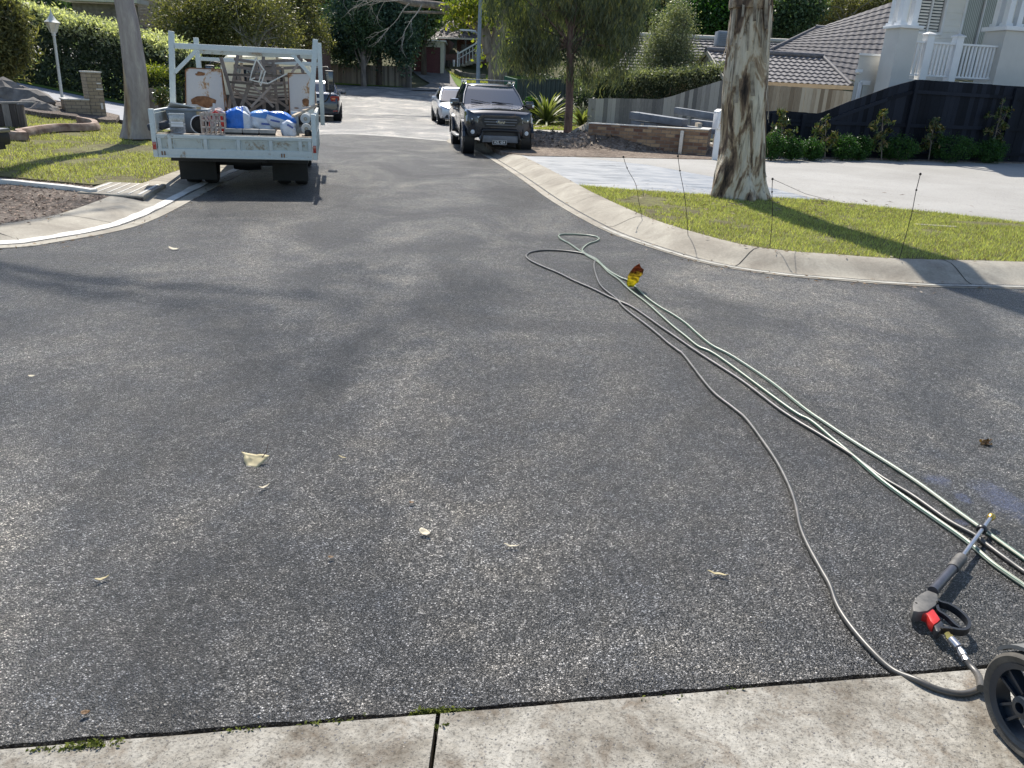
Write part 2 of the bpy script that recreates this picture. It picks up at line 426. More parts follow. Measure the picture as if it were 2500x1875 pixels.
# draped ground sheets
def sheet(name, pts, off, mat, step=1.0, skirt=0.0, flat=False, bumpy=None):
    bm = bmesh.new()
    vs = [bm.verts.new((p[0], p[1], 0)) for p in pts]
    for t3 in tessellate_polygon([[Vector((p[0], p[1], 0)) for p in pts]]):
        try: bm.faces.new([vs[i] for i in t3])
        except ValueError: pass
    if not flat:
        xs = [p[0] for p in pts]; ys = [p[1] for p in pts]
        for ax, lo, hi in ((0, min(xs), max(xs)), (1, min(ys), max(ys))):
            k = math.floor(lo/step)+1
            while k*step < hi:
                co = [0, 0, 0]; no = [0, 0, 0]; co[ax] = k*step; no[ax] = 1
                bmesh.ops.bisect_plane(bm, geom=bm.verts[:]+bm.edges[:]+bm.faces[:], plane_co=co, plane_no=no); k += 1
    for v in bm.verts:
        v.co.z = (0 if flat else T(v.co.x, v.co.y))+off+(bumpy(v.co.x, v.co.y) if bumpy else 0)
    bmesh.ops.recalc_face_normals(bm, faces=bm.faces)
    for f in bm.faces:
        if f.normal.z < 0: f.normal_flip()
    if skirt:
        be = [e for e in bm.edges if e.is_boundary]
        r = bmesh.ops.extrude_edge_only(bm, edges=be)
        for v in [e for e in r['geom'] if isinstance(e, bmesh.types.BMVert)]: v.co.z -= skirt
    me = bpy.data.meshes.new(name); bm.to_mesh(me); bm.free(); me.materials.append(M[mat])
    return link(bpy.data.objects.new(name, me))
# leaves
def leaf_object(name, C, L, W, mat, parent=None, droop=0., seed=1, up=0., curl=.15):
    rng = np.random.default_rng(seed); n = len(C)
    d = rng.normal(size=(n, 3)); d /= np.linalg.norm(d, axis=1)[:, None]
    d = d*(1-abs(droop)) + np.array([0, 0, -1.])*droop; d[:, 2] *= (1 if not up else max(.12, 1-up)); d /= np.linalg.norm(d, axis=1)[:, None]
    a = rng.normal(size=(n, 3)); w_ = np.cross(d, a); w_ /= np.linalg.norm(w_, axis=1)[:, None]
    if up:
        nn = np.cross(d, w_); nn[:, 2] = np.abs(nn[:, 2])+up; nn /= np.linalg.norm(nn, axis=1)[:, None]
        w_ = np.cross(nn, d); w_ /= np.linalg.norm(w_, axis=1)[:, None]
    sc = rng.uniform(.6, 1.3, size=(n, 1)); l = L*sc; ww = W*sc; nn = np.cross(d, w_)
    V = np.empty((n, 4, 3)); V[:, 0] = C-d*l/2; V[:, 1] = C+w_*ww/2+nn*ww*curl; V[:, 2] = C+d*l/2; V[:, 3] = C-w_*ww/2+nn*ww*curl
    Fa = np.arange(n*4).reshape(n, 4)
    me = fast_mesh(name, V.reshape(-1, 3), Fa); me.materials.append(M[mat])
    return link(bpy.data.objects.new(name, me), parent)
def clumps(ell, nclump, nleaf, rc, seed, shell=.55, flat=1.0):
    """ell: list of (cx,cy,cz,rx,ry,rz); clump centres in them, leaves round the centres"""
    rng = np.random.default_rng(seed)
    vol = np.array([e[3]*e[4]*e[5] for e in ell])**.7; vol /= vol.sum()
    idx = rng.choice(len(ell), nclump, p=vol); E = np.array(ell)[idx]
    d = rng.normal(size=(nclump, 3)); d /= np.linalg.norm(d, axis=1)[:, None]
    r = shell+(1-shell)*rng.random((nclump, 1))**.7; r *= rng.uniform(.75, 1.12, size=(nclump, 1))
    cc = E[:, :3]+d*r*E[:, 3:]
    P = np.repeat(cc, nleaf, axis=0)
    off = rng.normal(size=P.shape)*rc*.55; off[:, 2] *= flat
    return cc, P+off
def grass_object(name, poly, n, h, wd, off, mat='grass', seed=3, parent=None, holes=None):
    rng = np.random.default_rng(seed); poly = np.array(poly); lo = poly.min(0); hi = poly.max(0)
    P = np.empty((0, 2))
    while len(P) < n:
        q = rng.uniform(lo, hi, size=(n*2, 2)); ins = np.zeros(len(q), bool); j = len(poly)-1
        for i in range(len(poly)):
            xi, yi = poly[i]; xj, yj = poly[j]
            c = ((yi > q[:, 1]) != (yj > q[:, 1])) & (q[:, 0] < (xj-xi)*(q[:, 1]-yi)/((yj-yi) if yj != yi else 1e-9)+xi)
            ins ^= c; j = i
        if holes is not None: ins &= holes(q, rng)
        P = np.vstack([P, q[ins]])
    P = P[:n]; z = np.array([T(a, b) for a, b in P])+off
    a = rng.uniform(0, 2*np.pi, n); hh = h*rng.uniform(.5, 1.4, n); lean = rng.uniform(.2, 1.1, n)*hh; ww = wd*rng.uniform(.6, 1.4, n)
    b = a+rng.normal(size=n)*1.2
    V = np.empty((n, 3, 3))
    V[:, 0, 0] = P[:, 0]-np.sin(a)*ww/2; V[:, 0, 1] = P[:, 1]+np.cos(a)*ww/2; V[:, 0, 2] = z-.004
    V[:, 1, 0] = P[:, 0]+np.sin(a)*ww/2; V[:, 1, 1] = P[:, 1]-np.cos(a)*ww/2; V[:, 1, 2] = z-.004
    V[:, 2, 0] = P[:, 0]+np.cos(b)*lean; V[:, 2, 1] = P[:, 1]+np.sin(b)*lean; V[:, 2, 2] = z+hh
    me = fast_mesh(name, V.reshape(-1, 3), np.arange(n*3).reshape(n, 3)); me.materials.append(M[mat])
    return link(bpy.data.objects.new(name, me), parent)
def catmull(pts, k=6):
    pts = [Vector(p) for p in pts]; out = []
    P = [pts[0]]+pts+[pts[-1]]
    for i in range(1, len(P)-2):
        for j in range(k):
            t = j/k; a, b, c, d = P[i-1], P[i], P[i+1], P[i+2]
            out.append(.5*((2*b)+(c-a)*t+(2*a-5*b+4*c-d)*t*t+(3*b-3*c+d-a)*t*t*t))
    out.append(pts[-1]); return out
def text_obj(name, s, size, mat, parent, loc, rot, extr=.002, shear=0, sx=1, bold=0):
    cu = bpy.data.curves.new(name, 'FONT'); cu.body = s; cu.size = size; cu.extrude = extr
    cu.align_x = 'CENTER'; cu.align_y = 'CENTER'; cu.shear = shear; cu.offset = bold
    tmp = bpy.data.objects.new('tmp', cu); COL.objects.link(tmp)
    dg = bpy.context.evaluated_depsgraph_get(); me = bpy.data.meshes.new_from_object(tmp.evaluated_get(dg))
    bpy.data.objects.remove(tmp); me.materials.clear(); me.materials.append(mat if not isinstance(mat, str) else M[mat])
    o = bpy.data.objects.new(name, me); o.location = loc; o.rotation_euler = rot; o.scale = (sx, 1, 1)
    return link(o, parent)
# ================================================================= ground
def rect(x0, y0, x1, y1): return [(x0, y0), (x1, y0), (x1, y1), (x0, y1)]
# base earth out to the horizon
bmg = []
xs = np.concatenate([np.arange(-260, -60, 20), np.arange(-60, 61, 2), np.arange(80, 261, 20)])
ys = np.concatenate([np.arange(-60, 0, 10), np.arange(0, 100, 2), np.arange(100, 400, 15)])
V = [(x, y, T(x, y)-.06) for y in ys for x in xs]; nx = len(xs)
Fq = [(j*nx+i, j*nx+i+1, (j+1)*nx+i+1, (j+1)*nx+i) for j in range(len(ys)-1) for i in range(nx-1)]
me = fast_mesh('ground', V, Fq); me.materials.append(M['earth']); struct(link(bpy.data.objects.new('ground', me)), 'bare earth and leaf litter')
# asphalt: near new seal, then older seal with the cross street
slabL, slabM, slabR = G(0, 1860), G(1070, 1755), G(2370, 1660)
def slab_y(x): return slabM[1] + (x-slabM[0])*(slabR[1]-slabL[1])/(slabR[0]-slabL[0])
GAP = .034
seam = [G(*p) for p in ((700, 338), (790, 328), (860, 328), (960, 334), (1090, 345), (1200, 352))]
lx, rx_ = seam[0], seam[-1]
near = [(-30, slab_y(-30)+GAP), (-3, slab_y(-3)+GAP)] + [(x, slab_y(x)+GAP) for x in (-1.5, 0, 1.5, 3)] + [(30, slab_y(30)+GAP), (30, 19), (4.5, 24.0)] + list(reversed(seam)) + [(-12, 16), (-30, 14)]
# rough broken edge along the slab
edge = []
for k in range(261):
    x = -3+6.5*k/260; edge.append((x, slab_y(x)+GAP+.010*mnoise.noise(Vector((x*9, 3, 0)))+.006*mnoise.noise(Vector((x*40, 1, 0)))))
near = [(-30, slab_y(-30)+GAP)] + edge + [(30, slab_y(30)+GAP), (30, 19), (4.5, 24.0)] + list(reversed(seam)) + [(-12, 16), (-30, 14)]
struct(sheet('road', near, 0, 'asphalt', flat=True, skirt=.05), 'dark coarse asphalt road')
old = seam + [(4.5, 24.0), (3.2, 34)] + [(-sA*s+cA*u, cA*s+sA*u) for (s, u) in ((46, 6), (49, 10), (50, 60), (62, 60), (59.5, 7), (58.5, -10), (58, -60), (47, -60), (46, -8), (43, -3.5), (30, -3.2))] + [(-10, 19.0)]
struct(sheet('old_road', old, .0, 'asphalt_old', 2.0), 'older asphalt and cross street, paled for sun glare')
# pale joint strip where the two seals meet
wv = []
for i, (x, y) in enumerate(catmull([(p[0], p[1], 0) for p in seam], 8)[::1] and [(q.x, q.y) for q in catmull([(p[0], p[1], 0) for p in seam], 8)]):
    wv.append((x, y))
strip = wv + [(x+.02, y+.30+.05*math.sin(i)) for i, (x, y) in reversed(list(enumerate(wv)))]
M['joint'] = simple('pale_joint', (.34, .33, .31), .8, var=.35, scale=8)
struct(sheet('road_joint', strip, .004, 'joint', flat=True), 'pale joint strip across the road')
# foreground slabs of the crossover with the joint between
def slab(name, x0, x1, lab):
    pts = [(x0, -3), (x1, -3)] + [(x1-(x1-x0)*k/60, slab_y(x1-(x1-x0)*k/60)+.004*mnoise.noise(Vector((k*.7+x0, 0, 5)))) for k in range(61)]
    o = sheet(name, pts, .018, 'slab', flat=True, skirt=.1); return struct(o, lab)
jx = slabM[0]
slab('pavement', -6, jx-.006, 'left foreground concrete slab'); slab('pavement', jx+.006, 7, 'right foreground concrete slab')
struct(sheet('gap_shade', [(-3, slab_y(-3)-.05), (3.4, slab_y(3.4)-.05), (3.4, slab_y(3.4)+.1), (-3, slab_y(-3)+.1)], -.045, 'crack', flat=True), 'black sheet standing in for shade in the gap between slab and asphalt')  # near black sheet paints the shade inside the gap
M['kerb_lip'] = simple('worn_kerb_lip', (.36, .345, .30), .85, var=.3, scale=5)
# ---- kerbs
def kerb(name, pts, side, lab, prof):
    P = catmull([(p[0], p[1], 0) for p in pts], 8); rings = []
    for i, p in enumerate(P):
        d = (P[min(i+1, len(P)-1)]-P[max(i-1, 0)]); d.normalize(); n = Vector((d.y, -d.x, 0))*side
        rings.append([(p.x+n.x*o, p.y+n.y*o, T(p.x, p.y)+h) for (o, h) in prof])
    mb = MB(); n = len(prof)
    for rg in rings: mb.v += rg
    for i in range(len(rings)-1):
        for j in range(n-1): a = i*n+j; mb.f.append((a, a+1, a+1+n, a+n))
    o = mb.build(name, 'kerbc', smooth=40); struct(o, lab); return P, rings
PROF = [(0, -.05), (0, .006), (.10, .004), (.16, -.002), (.24, .012), (.34, .055), (.44, .10), (.52, .125), (.66, .13), (.66, -.05)]
kr = [G(*p) for p in ((1090, 345), (1150, 362), (1215, 400), (1275, 440), (1340, 487), (1420, 535), (1500, 574), (1640, 622), (1760, 652), (1900, 673), (2035, 685), (2250, 700), (2500, 706))]
kr = [(-2.9, 34), (-2.1, 28)] + kr + [(6.2, 7.25), (8.0, 7.9), (12, 10)]
PR, RR = kerb('kerb', kr, -1, 'concrete kerb curving round the right lawn', PROF)
PROFL = [(0, -.05), (0, .006), (.14, .002), (.24, -.004), (.34, .008), (.46, .024), (.62, .046), (.78, .062), (.95, .068), (.95, -.05)]
kl = [G(*p) for p in ((0, 607), (150, 590), (300, 562), (380, 535), (450, 500), (520, 460), (590, 425), (650, 395))]
kl = [(-12, 5.2), (-8, 6.0), (-6.2, 6.45)] + kl + [(-6.5, 20), (-8.6, 29), (-10.3, 36), (-12.0, 44)]
PL, RL = kerb('kerb', kl, -1, 'left concrete kerb under the truck', PROFL)
# joints in the kerbs: thin dark grooves following the profile
def grooves(P, rings, prof, every, seed):
    rng = random.Random(seed); acc = 0; nxt = 1.0; mb = MB()
    for i in range(1, len(P)):
        acc += (P[i]-P[i-1]).length
        if acc > nxt:
            nxt = acc+every*rng.uniform(.7, 1.3); d = (P[i]-P[i-1]).normalized(); tw = rng.uniform(.005, .012)
            sk = rng.uniform(-.12, .12)
            a = [Vector(q)+Vector((0, 0, .003))+d*sk*k*.06 for k, q in enumerate(rings[i][1:-1])]
            o = len(mb.v)
            for q in a: mb.v += [tuple(q-d*tw/2), tuple(q+d*tw/2)]
            for k in range(len(a)-1): mb.f.append((o+2*k, o+2*k+1, o+2*k+3, o+2*k+2))
    return mb
o = grooves(PR, RR, PROF, 1.9, 4).build('kerb_joints', 'crack'); struct(o, 'dark joints in the right kerb')
o = grooves(PL, RL, PROFL, 1.6, 9).build('kerb_joints', 'crack'); struct(o, 'dark joints in the left kerb')
# bleached line along the invert of the left gutter and on the right kerb
def ribbon(P, side, prof_o, w0, z, i0, i1, name, lab, mat='kerb_white'):
    mb = MB()
    for i in range(i0, i1):
        p = P[i]; d = (P[min(i+1, len(P)-1)]-P[max(i-1, 0)]).normalized(); n = Vector((d.y, -d.x, 0))*side
        ww = w0*(1+.45*mnoise.noise(Vector((i*.35, side, 0)))); c = prof_o+.02*mnoise.noise(Vector((i*.5, 7, side)))
        for o_ in (c-ww/2, c+ww/2): mb.v.append((p.x+n.x*o_, p.y+n.y*o_, z(o_)))
    for k in range(i1-i0-1): mb.f.append((2*k, 2*k+1, 2*k+3, 2*k+2))
    return struct(mb.build(name, mat), lab)
def zprof(prof):
    def f(o):
        for (a, ha), (b, hb) in zip(prof[1:], prof[2:]):
            if a <= o <= b and b > a: return ha+(hb-ha)*(o-a)/(b-a)+.005
        return .01
    return f
ribbon(PL, -1, .27, .12, zprof(PROFL), 4, len(PL)-34, 'kerb_stain', 'bleached white line along left gutter')
ribbon(PR, -1, .07, .07, zprof(PROF), 60, len(PR)-6, 'kerb_stain', 'pale worn lip of right kerb', 'kerb_lip')
# ---- right side: lawn, apron, driveway, soil
def kouter(P, side, w_, i0, i1):
    out = []
    for i in range(i0, i1):
        d = (P[min(i+1, len(P)-1)]-P[max(i-1, 0)]).normalized(); n = Vector((d.y, -d.x, 0))*side; out.append((P[i].x+n.x*w_, P[i].y+n.y*w_))
    return out
ko = kouter(PR, -1, .655, 0, len(PR))
def nearest(pts, q): return min(range(len(pts)), key=lambda i: (pts[i][0]-q[0])**2+(pts[i][1]-q[1])**2)
L0 = G(1385, 452, .13)
i0 = nearest(ko, L0)
lawn_top = [G(px, py, .13) for px, py in ((1500, 460), (1740, 476), (1880, 482), (2000, 488), (2130, 503), (2300, 520), (2500, 543))]
lawnR = ko[i0:] + [(12, 9.4), (8.5, 9.9)] + list(reversed(lawn_top))
struct(sheet('lawn', lawnR, .128, 'lawn', flat=True, skirt=.02), 'right kerbside lawn')
def rpatch(q, r):
    nz = np.array([mnoise.noise(Vector((a*1.3, b*1.3, 8)))+.5*mnoise.noise(Vector((a*5, b*5, 2))) for a, b in q])
    dry = np.exp(-(((q[:, 0]-1.9)/1.0)**2+((q[:, 1]-10.6)/1.2)**2))*.55
    return (nz-dry > -.38-.35*r.random(len(q))) & (((q[:, 0]-6.35)/.55)**2+((q[:, 1]-10.35)/.16)**2 > 1)
tag(grass_object('grass', lawnR, 85000, .034, .007, .128, seed=5, holes=rpatch), 'short green and straw grass of the right kerbside lawn', 'grass', kind='stuff')
apron = ko[nearest(ko, G(1110, 352, .13)):i0+1] + lawn_top[:5] + [G(1580, 402, .13), G(1740, 388, .13), G(1500, 384, .13), G(1290, 383, .13)]
dv = lambda px, py: G(px, py, .13)
apron = ko[nearest(ko, G(1140, 352, .13)):i0+1] + lawn_top[:4] + [dv(1870, 455), dv(1580, 402), dv(1400, 383), dv(1290, 380), dv(1230, 372)]
struct(sheet('driveway', apron, .128, 'apron', flat=True, skirt=.1), 'blue grey sealed concrete apron')
drv = [lawn_top[3], dv(1870, 455), dv(1580, 402), dv(1400, 383), dv(1700, 386), dv(1745, 389), (6.2, 20.9), (16.5, 23.2), (22, 24), (22, 12), (12, 9.5), (8.5, 9.9)] + list(reversed(lawn_top))[:-4]
struct(sheet('driveway', drv, .129, 'drive_agg', flat=True, skirt=.1), 'pale exposed aggregate driveway on the right')
# garden bed under the dark fence
struct(sheet('garden_bed', [(6.1, 20.5), (17, 23.0), (17.0, 24.1), (6.0, 21.6)], .15, 'mulch', flat=True, skirt=.1), 'mulch bed below the dark fence')
# soil mound
mpoly = [dv(1290, 381), dv(1500, 385), dv(1745, 390), dv(1750, 372), (5.3, 22.5), (3.2, 24.5), (1.5, 25.6), (-.3, 25.4), (-1.2, 24.2), (-1.0, 21.0), dv(1225, 372)]
def mb_(x, y):
    c = math.exp(-((x-3.0)**2/4.2+(y-21.5)**2/1.0))*.50 + math.exp(-((x-.6)**2/1.6+(y-23.0)**2/1.4))*.22
    n = mnoise.fractal(Vector((x*2.6, y*2.6, 0)), 1, 2.1, 5)*.06 + abs(mnoise.noise(Vector((x*9, y*9, 1))))*.05
    e = sm(y, 20.3, 21.0)
    return c*e+n*e+.0
o = sheet('soil_mound', mpoly, .14, 'mound', .12, skirt=.1, bumpy=mb_); tag(o, 'heap of dug brown soil beside the brick wall', 'soil heap', kind='stuff')
# clods and debris on the soil
rng = np.random.default_rng(2); C = []
for k in range(2600):
    x, y = rng.uniform(-1.2, 5.4), rng.uniform(20.4, 25.3); 
    if math.exp(-((x-2.4)**2/7+(y-21.9)**2/3)) < rng.random()*.9: continue
    C.append((x, y, T(x, y)+.15+mb_(x, y)))
leafC = np.array(C)
M['clod'] = island('clods', [(.2, (.06, .045, .035)), (.5, (.2, .16, .12)), (.8, (.42, .36, .29))], .95, (1, 1, 1))
tag(leaf_object('soil_clods', leafC, .11, .05, 'clod', seed=8, up=1.0, curl=.6), 'loose clods, roots and bark strewn over the soil heap', 'debris', kind='stuff')
# sand pile
mb = MB(); prof = []
sc = gp(1485, 340); sc = Vector((1.9, 23.9, .14))
rings = []
for k in range(9):
    r = .62*(1-k/8)**1.0; hgt = .52*(k/8)**.85
    rings.append([(sc.x+(r*(1+.12*mnoise.noise(Vector((math.cos(q)*2, math.sin(q)*2, k*.3)))))*math.cos(q)*1.25, sc.y+r*math.sin(q), sc.z+hgt) for q in [2*math.pi*j/20 for j in range(20)]])
o = mb.loft(rings).build('sand_pile', 'sand', smooth=60); recenter(o); tag(o, 'small cone of grey sand behind the soil heap', 'sand pile')
# pale path beyond, lawn with flax
struct(sheet('path', [(-1.0, 25.2), (1.5, 25.7), (3.4, 24.6), (5.4, 23.2), (7.2, 24.5), (3.6, 29.5), (-1.2, 28.9)], .135, 'path', flat=True, skirt=.1), 'pale concrete path behind the soil heap')
flawn = [(-1.2, 28.95), (3.5, 29.55), (3.3, 33.4), (4.4, 46), (-2.6, 46)] 
struct(sheet('lawn', flawn, .14, 'lawnfar', 1.0, skirt=.1), 'lawn under the weeping tree')
tag(grass_object('grass', flawn[:3]+[(-1.5, 33.5)], 26000, .07, .022, .14, seed=6), 'sunlit grass strip in front of the strappy plant', 'grass', kind='stuff')
rng = np.random.default_rng(5)
lf = np.array([(x, y, T(x, y)+.20) for x, y in zip(rng.uniform(-2.2, 3.2, 260), rng.uniform(29.2, 33.0, 260))])
M['litter'] = foliage('litter', [(.2, (.05, .03, .015)), (.6, (.16, .09, .04)), (.9, (.3, .18, .08))], .2)
tag(leaf_object('fallen_leaves', lf, .14, .09, 'litter', seed=3, up=.8), 'brown fallen leaves on the grass strip by the strappy plant', 'leaves', kind='stuff')
# ---- left side
kol = kouter(PL, -1, .94, 0, len(PL))
ia = nearest(kol, G(480, 425, .13)); ib = nearest(kol, G(0, 560, .07)); ie = nearest(kol, (-7.3, 20.5))
ei = nearest(kol, G(345, 480, .07))
pit = [G(px, py, .07) for px, py in ((190, 472), (265, 447), (405, 452), (350, 483))]
mulchL = kol[max(0, ib-24):ei+1] + [pit[3], pit[0], G(228, 454, .07), G(80, 440, .07), G(0, 432, .07), (-12.5, 12.9), (-14, 10)]
struct(sheet('mulch_bed', mulchL, .068, 'mulch', 1.0, skirt=.1), 'reddish grey mulch bed behind left kerb')
lawnL = kol[nearest(kol, pit[2]):ie+1] + [(-9.6, 21.6), (-10.6, 20.9), G(222, 292), (-11.6, 19.6), (-16, 19.8), (-20, 19), (-20, 13.5), (-12.5, 13.0), G(0, 429, .07), G(80, 437, .07), G(228, 450, .07), pit[1]]
struct(sheet('lawn', lawnL, .068, 'lawn', 1.0, skirt=.1), 'left kerbside lawn')
tg = G(335, 350, .13)
def patchy(q, r):
    base = ((q[:, 0]-tg[0]-.2)/1.25)**2+((q[:, 1]-tg[1]+.6)/.9)**2
    nz = np.array([mnoise.noise(Vector((a*1.1, b*1.1, 0))) for a, b in q])
    n2 = np.array([mnoise.noise(Vector((a*5, b*5, 4))) for a, b in q])
    return (nz+.5*n2 > -.14-.25*r.random(len(q))) & (base+.5*r.random(len(q)) > 1)
tag(grass_object('grass', [p for p in lawnL if p[0] > -21], 75000, .045, .011, .068, seed=7, holes=patchy), 'patchy sunlit grass of the left kerbside lawn', 'grass', kind='stuff')
# mulch chips left and right of the kerb
rng = np.random.default_rng(4)
P = []
while len(P) < 3800:
    x, y = rng.uniform(-9.5, -4.2), rng.uniform(7.2, 13.2)
    j = len(mulchL)-1; ins = False
    for i in range(len(mulchL)):
        xi, yi = mulchL[i]; xj, yj = mulchL[j]
        if (yi > y) != (yj > y) and x < (xj-xi)*(y-yi)/(yj-yi)+xi: ins = not ins
        j = i
    if ins: P.append((x, y, .078))
M['chips'] = island('bark_chips', [(.2, (.04, .03, .025)), (.5, (.18, .13, .105)), (.8, (.40, .31, .25)), (.95, (.55, .48, .38))], .9, (1, 1, 1))
tag(leaf_object('bark_chips', np.array(P), .05, .022, 'chips', seed=2, up=1.5, curl=.3), 'weathered bark chips over the bed behind the left kerb', 'mulch', kind='stuff')
# left driveway, uphill grass, hedge bank
dl = [G(60, 232), G(150, 248), G(225, 258), G(300, 270), G(365, 290), (-7.2, 21.5), (-8.6, 26.5), G(420, 270), G(340, 262), G(300, 250), G(225, 240), G(150, 236), G(40, 222), (-26, 32), (-27, 27)]
dl = [(-7.35, 20.6), (-8.9, 27.2), (-11.5, 27.9), (-14.5, 28.1), (-18.5, 29.4), (-24, 32), (-26, 28.5), (-20, 26.5), (-15, 24.3), (-11.9, 22.6), (-9.7, 21.6)]
struct(sheet('left_driveway', dl, .05, 'drivel', 1.0, skirt=.1), 'pale driveway climbing to the left')
struct(sheet('lawn', [(-8.7, 27.3), (-11.5, 28.0), (-14.5, 28.2), (-18.5, 29.5), (-24, 32.1), (-40, 40), (-40, 44), (-24, 44), (-11.5, 38)], .06, 'lawnfar', 1.0), 'shaded verge below the tall hedge')
bedL = [(-12, 19.75), (-10.75, 20.55), (-10.7, 20.9), (-11.3, 22.3), (-15, 24.2), (-20, 26.3), (-22, 22), (-20, 19.2), (-16, 19.8)]
struct(sheet('garden_bed', bedL, .17, 'mulch', 1.0, skirt=.1), 'mulch garden bed by the brick letterbox')
# far verge and far driveway
fv = [(-sA*s+cA*u, cA*s+sA*u) for (s, u) in ((59.0, -60), (59.3, 4.7), (63.5, 4.7), (63.5, -60))]
struct(sheet('verge', fv, .03, 'lawnfar', 1.0), 'shaded grass verge before the far fence')
fd = [(-sA*s+cA*u, cA*s+sA*u) for (s, u) in ((59.3, 5.4), (60, 9.2), (66.2, 9.6), (67.4, 9.6), (67.6, 5.2), (64, 5.0))]
fd = [G(1003, 222), G(1145, 225), G(1098, 176), G(1080, 171), (-6.3, 68), (-10, 68), G(1005, 174), G(1050, 205), G(1020, 215)]
struct(sheet('far_driveway', fd, .06, 'drivefar', 1.0), 'brown concrete driveway up to the dark red garage')
struct(sheet('lawn', [G(1148, 224), G(1098, 180), G(1084, 171), (-6.2, 67), (6, 70), (8, 62), (-1, 56)], .07, 'lawnfar', 1.0), 'bright lawn beside the far driveway')
tag(grass_object('grass', [G(1130, 200), G(1098, 180), G(1086, 172), (-5.6, 66.5), (1.0, 66), (-.5, 58)], 16000, .14, .05, .07, seed=16), 'sunlit grass of the garden beside the far driveway', 'grass', kind='stuff')
# moss and weeds in the slab gap
rng = np.random.default_rng(9); C = []
for (px, py, n, r) in ((225, 1838, 900, .026), (190, 1845, 350, .02), (95, 1850, 200, .014), (1045, 1752, 260, .014), (1105, 1752, 200, .013), (610, 1798, 60, .02), (560, 1806, 40, .015), (820, 1778, 50, .03), (760, 1785, 40, .02), (1079, 1790, 90, .01), (1600, 1722, 60, .03), (1820, 1702, 60, .03)):
    c = gp(px, py)
    for k in range(n):
        dx = rng.normal()*r*1.3; dy = rng.normal()*r*.22+dx*.16
        C.append((c.x+dx, c.y+dy+.008, .004+abs(rng.normal())*.009))
tag(leaf_object('moss', np.array(C), .012, .006, 'moss', seed=3, up=.5), 'tufts of yellow green moss in the gap before the foreground slab', 'moss', kind='stuff')
# pit lid left
mb = MB()
lid = pit; zc = .15
for i in range(1): mb.prism([(p[0], p[1]) for p in lid], .03, .088, 'Z')
t = thing('drain_pit_lid', 'flat concrete drain pit lid beside the left kerb', 'pit lid', (sum(p[0] for p in lid)/4, sum(p[1] for p in lid)/4, .09))
def rel(mbx, o):
    l = o.location; mbx.v = [(v[0]-l.x, v[1]-l.y, v[2]-l.z) for v in mbx.v]; return mbx
rel(mb, t).build('lid', 'kerbc', t, bevel=.01)
mb = MB()
for k in range(6):
    f = .1+.8*k/5
    a = Vector(lid[1]+(0,)).lerp(Vector(lid[2]+(0,)), f); b = Vector(lid[0]+(0,)).lerp(Vector(lid[3]+(0,)), f)
    a2, b2 = a.lerp(b, .08), a.lerp(b, .92); mb.bar((a2.x, a2.y, .0905), (b2.x, b2.y, .0905), .035 if k in (0, 5) else .02, .006)
rel(mb, t).build('ribs', 'kerb_white', t)
# white edging strip
pts = [G(0, 431, .16), G(35, 433, .16), G(80, 438, .16), G(165, 446, .16), G(210, 452, .16), G(228, 455, .16)]
pts = [(-12.4, 12.95)] + pts
mb = MB()
for a, b in zip(pts, pts[1:]): mb.bar((a[0], a[1], .085), (b[0], b[1], .085), .10, .08)
o = mb.build('garden_edging', 'kerb_white', bevel=.01); recenter(o); tag(o, 'thin white edging strip between left lawn and mulch', 'edging')
# brick coloured garden border
bp = [G(px, py, .12) for px, py in ((0, 331), (50, 329), (90, 322), (140, 316), (190, 315), (228, 313), (234, 309), (228, 304), (210, 300), (190, 297))]
bp = [(-17, 18.2)] + bp
P = catmull([(p[0], p[1], 0) for p in bp], 5); mb = MB(); rings = []
for i, p in enumerate(P):
    d = (P[min(i+1, len(P)-1)]-P[max(i-1, 0)]).normalized(); n = Vector((d.y, -d.x, 0)); z = T(p.x, p.y)
    rings.append([(p.x+n.x*a, p.y+n.y*a, z+h) for a, h in ((-.09, .08), (-.07, .24), (.05, .24), (.09, .17), (.09, .08))])
M['borderc'] = simple('terracotta_border', (.24, .13, .09), .9, var=.35, scale=4, c2=(.42, .33, .27))
o = mb.loft(rings).build('garden_border', 'borderc', smooth=40); recenter(o); tag(o, 'curved terracotta concrete border round the left mulch bed', 'garden border')
# pit ring in right lawn
c = gp(2290, 553, .13)
t = thing('valve_cover', 'half buried pale concrete cover in the right lawn', 'cover', (c.x, c.y, .10))
MB().box((0, .04, .026), (.50, .09, .03), (0, 0, -.15)).build('slab', 'kerbc', t, bevel=.008)
MB().box((0, .13, .02), (.6, .12, .02), (0, 0, -.15)).build('recess', 'crack', t)

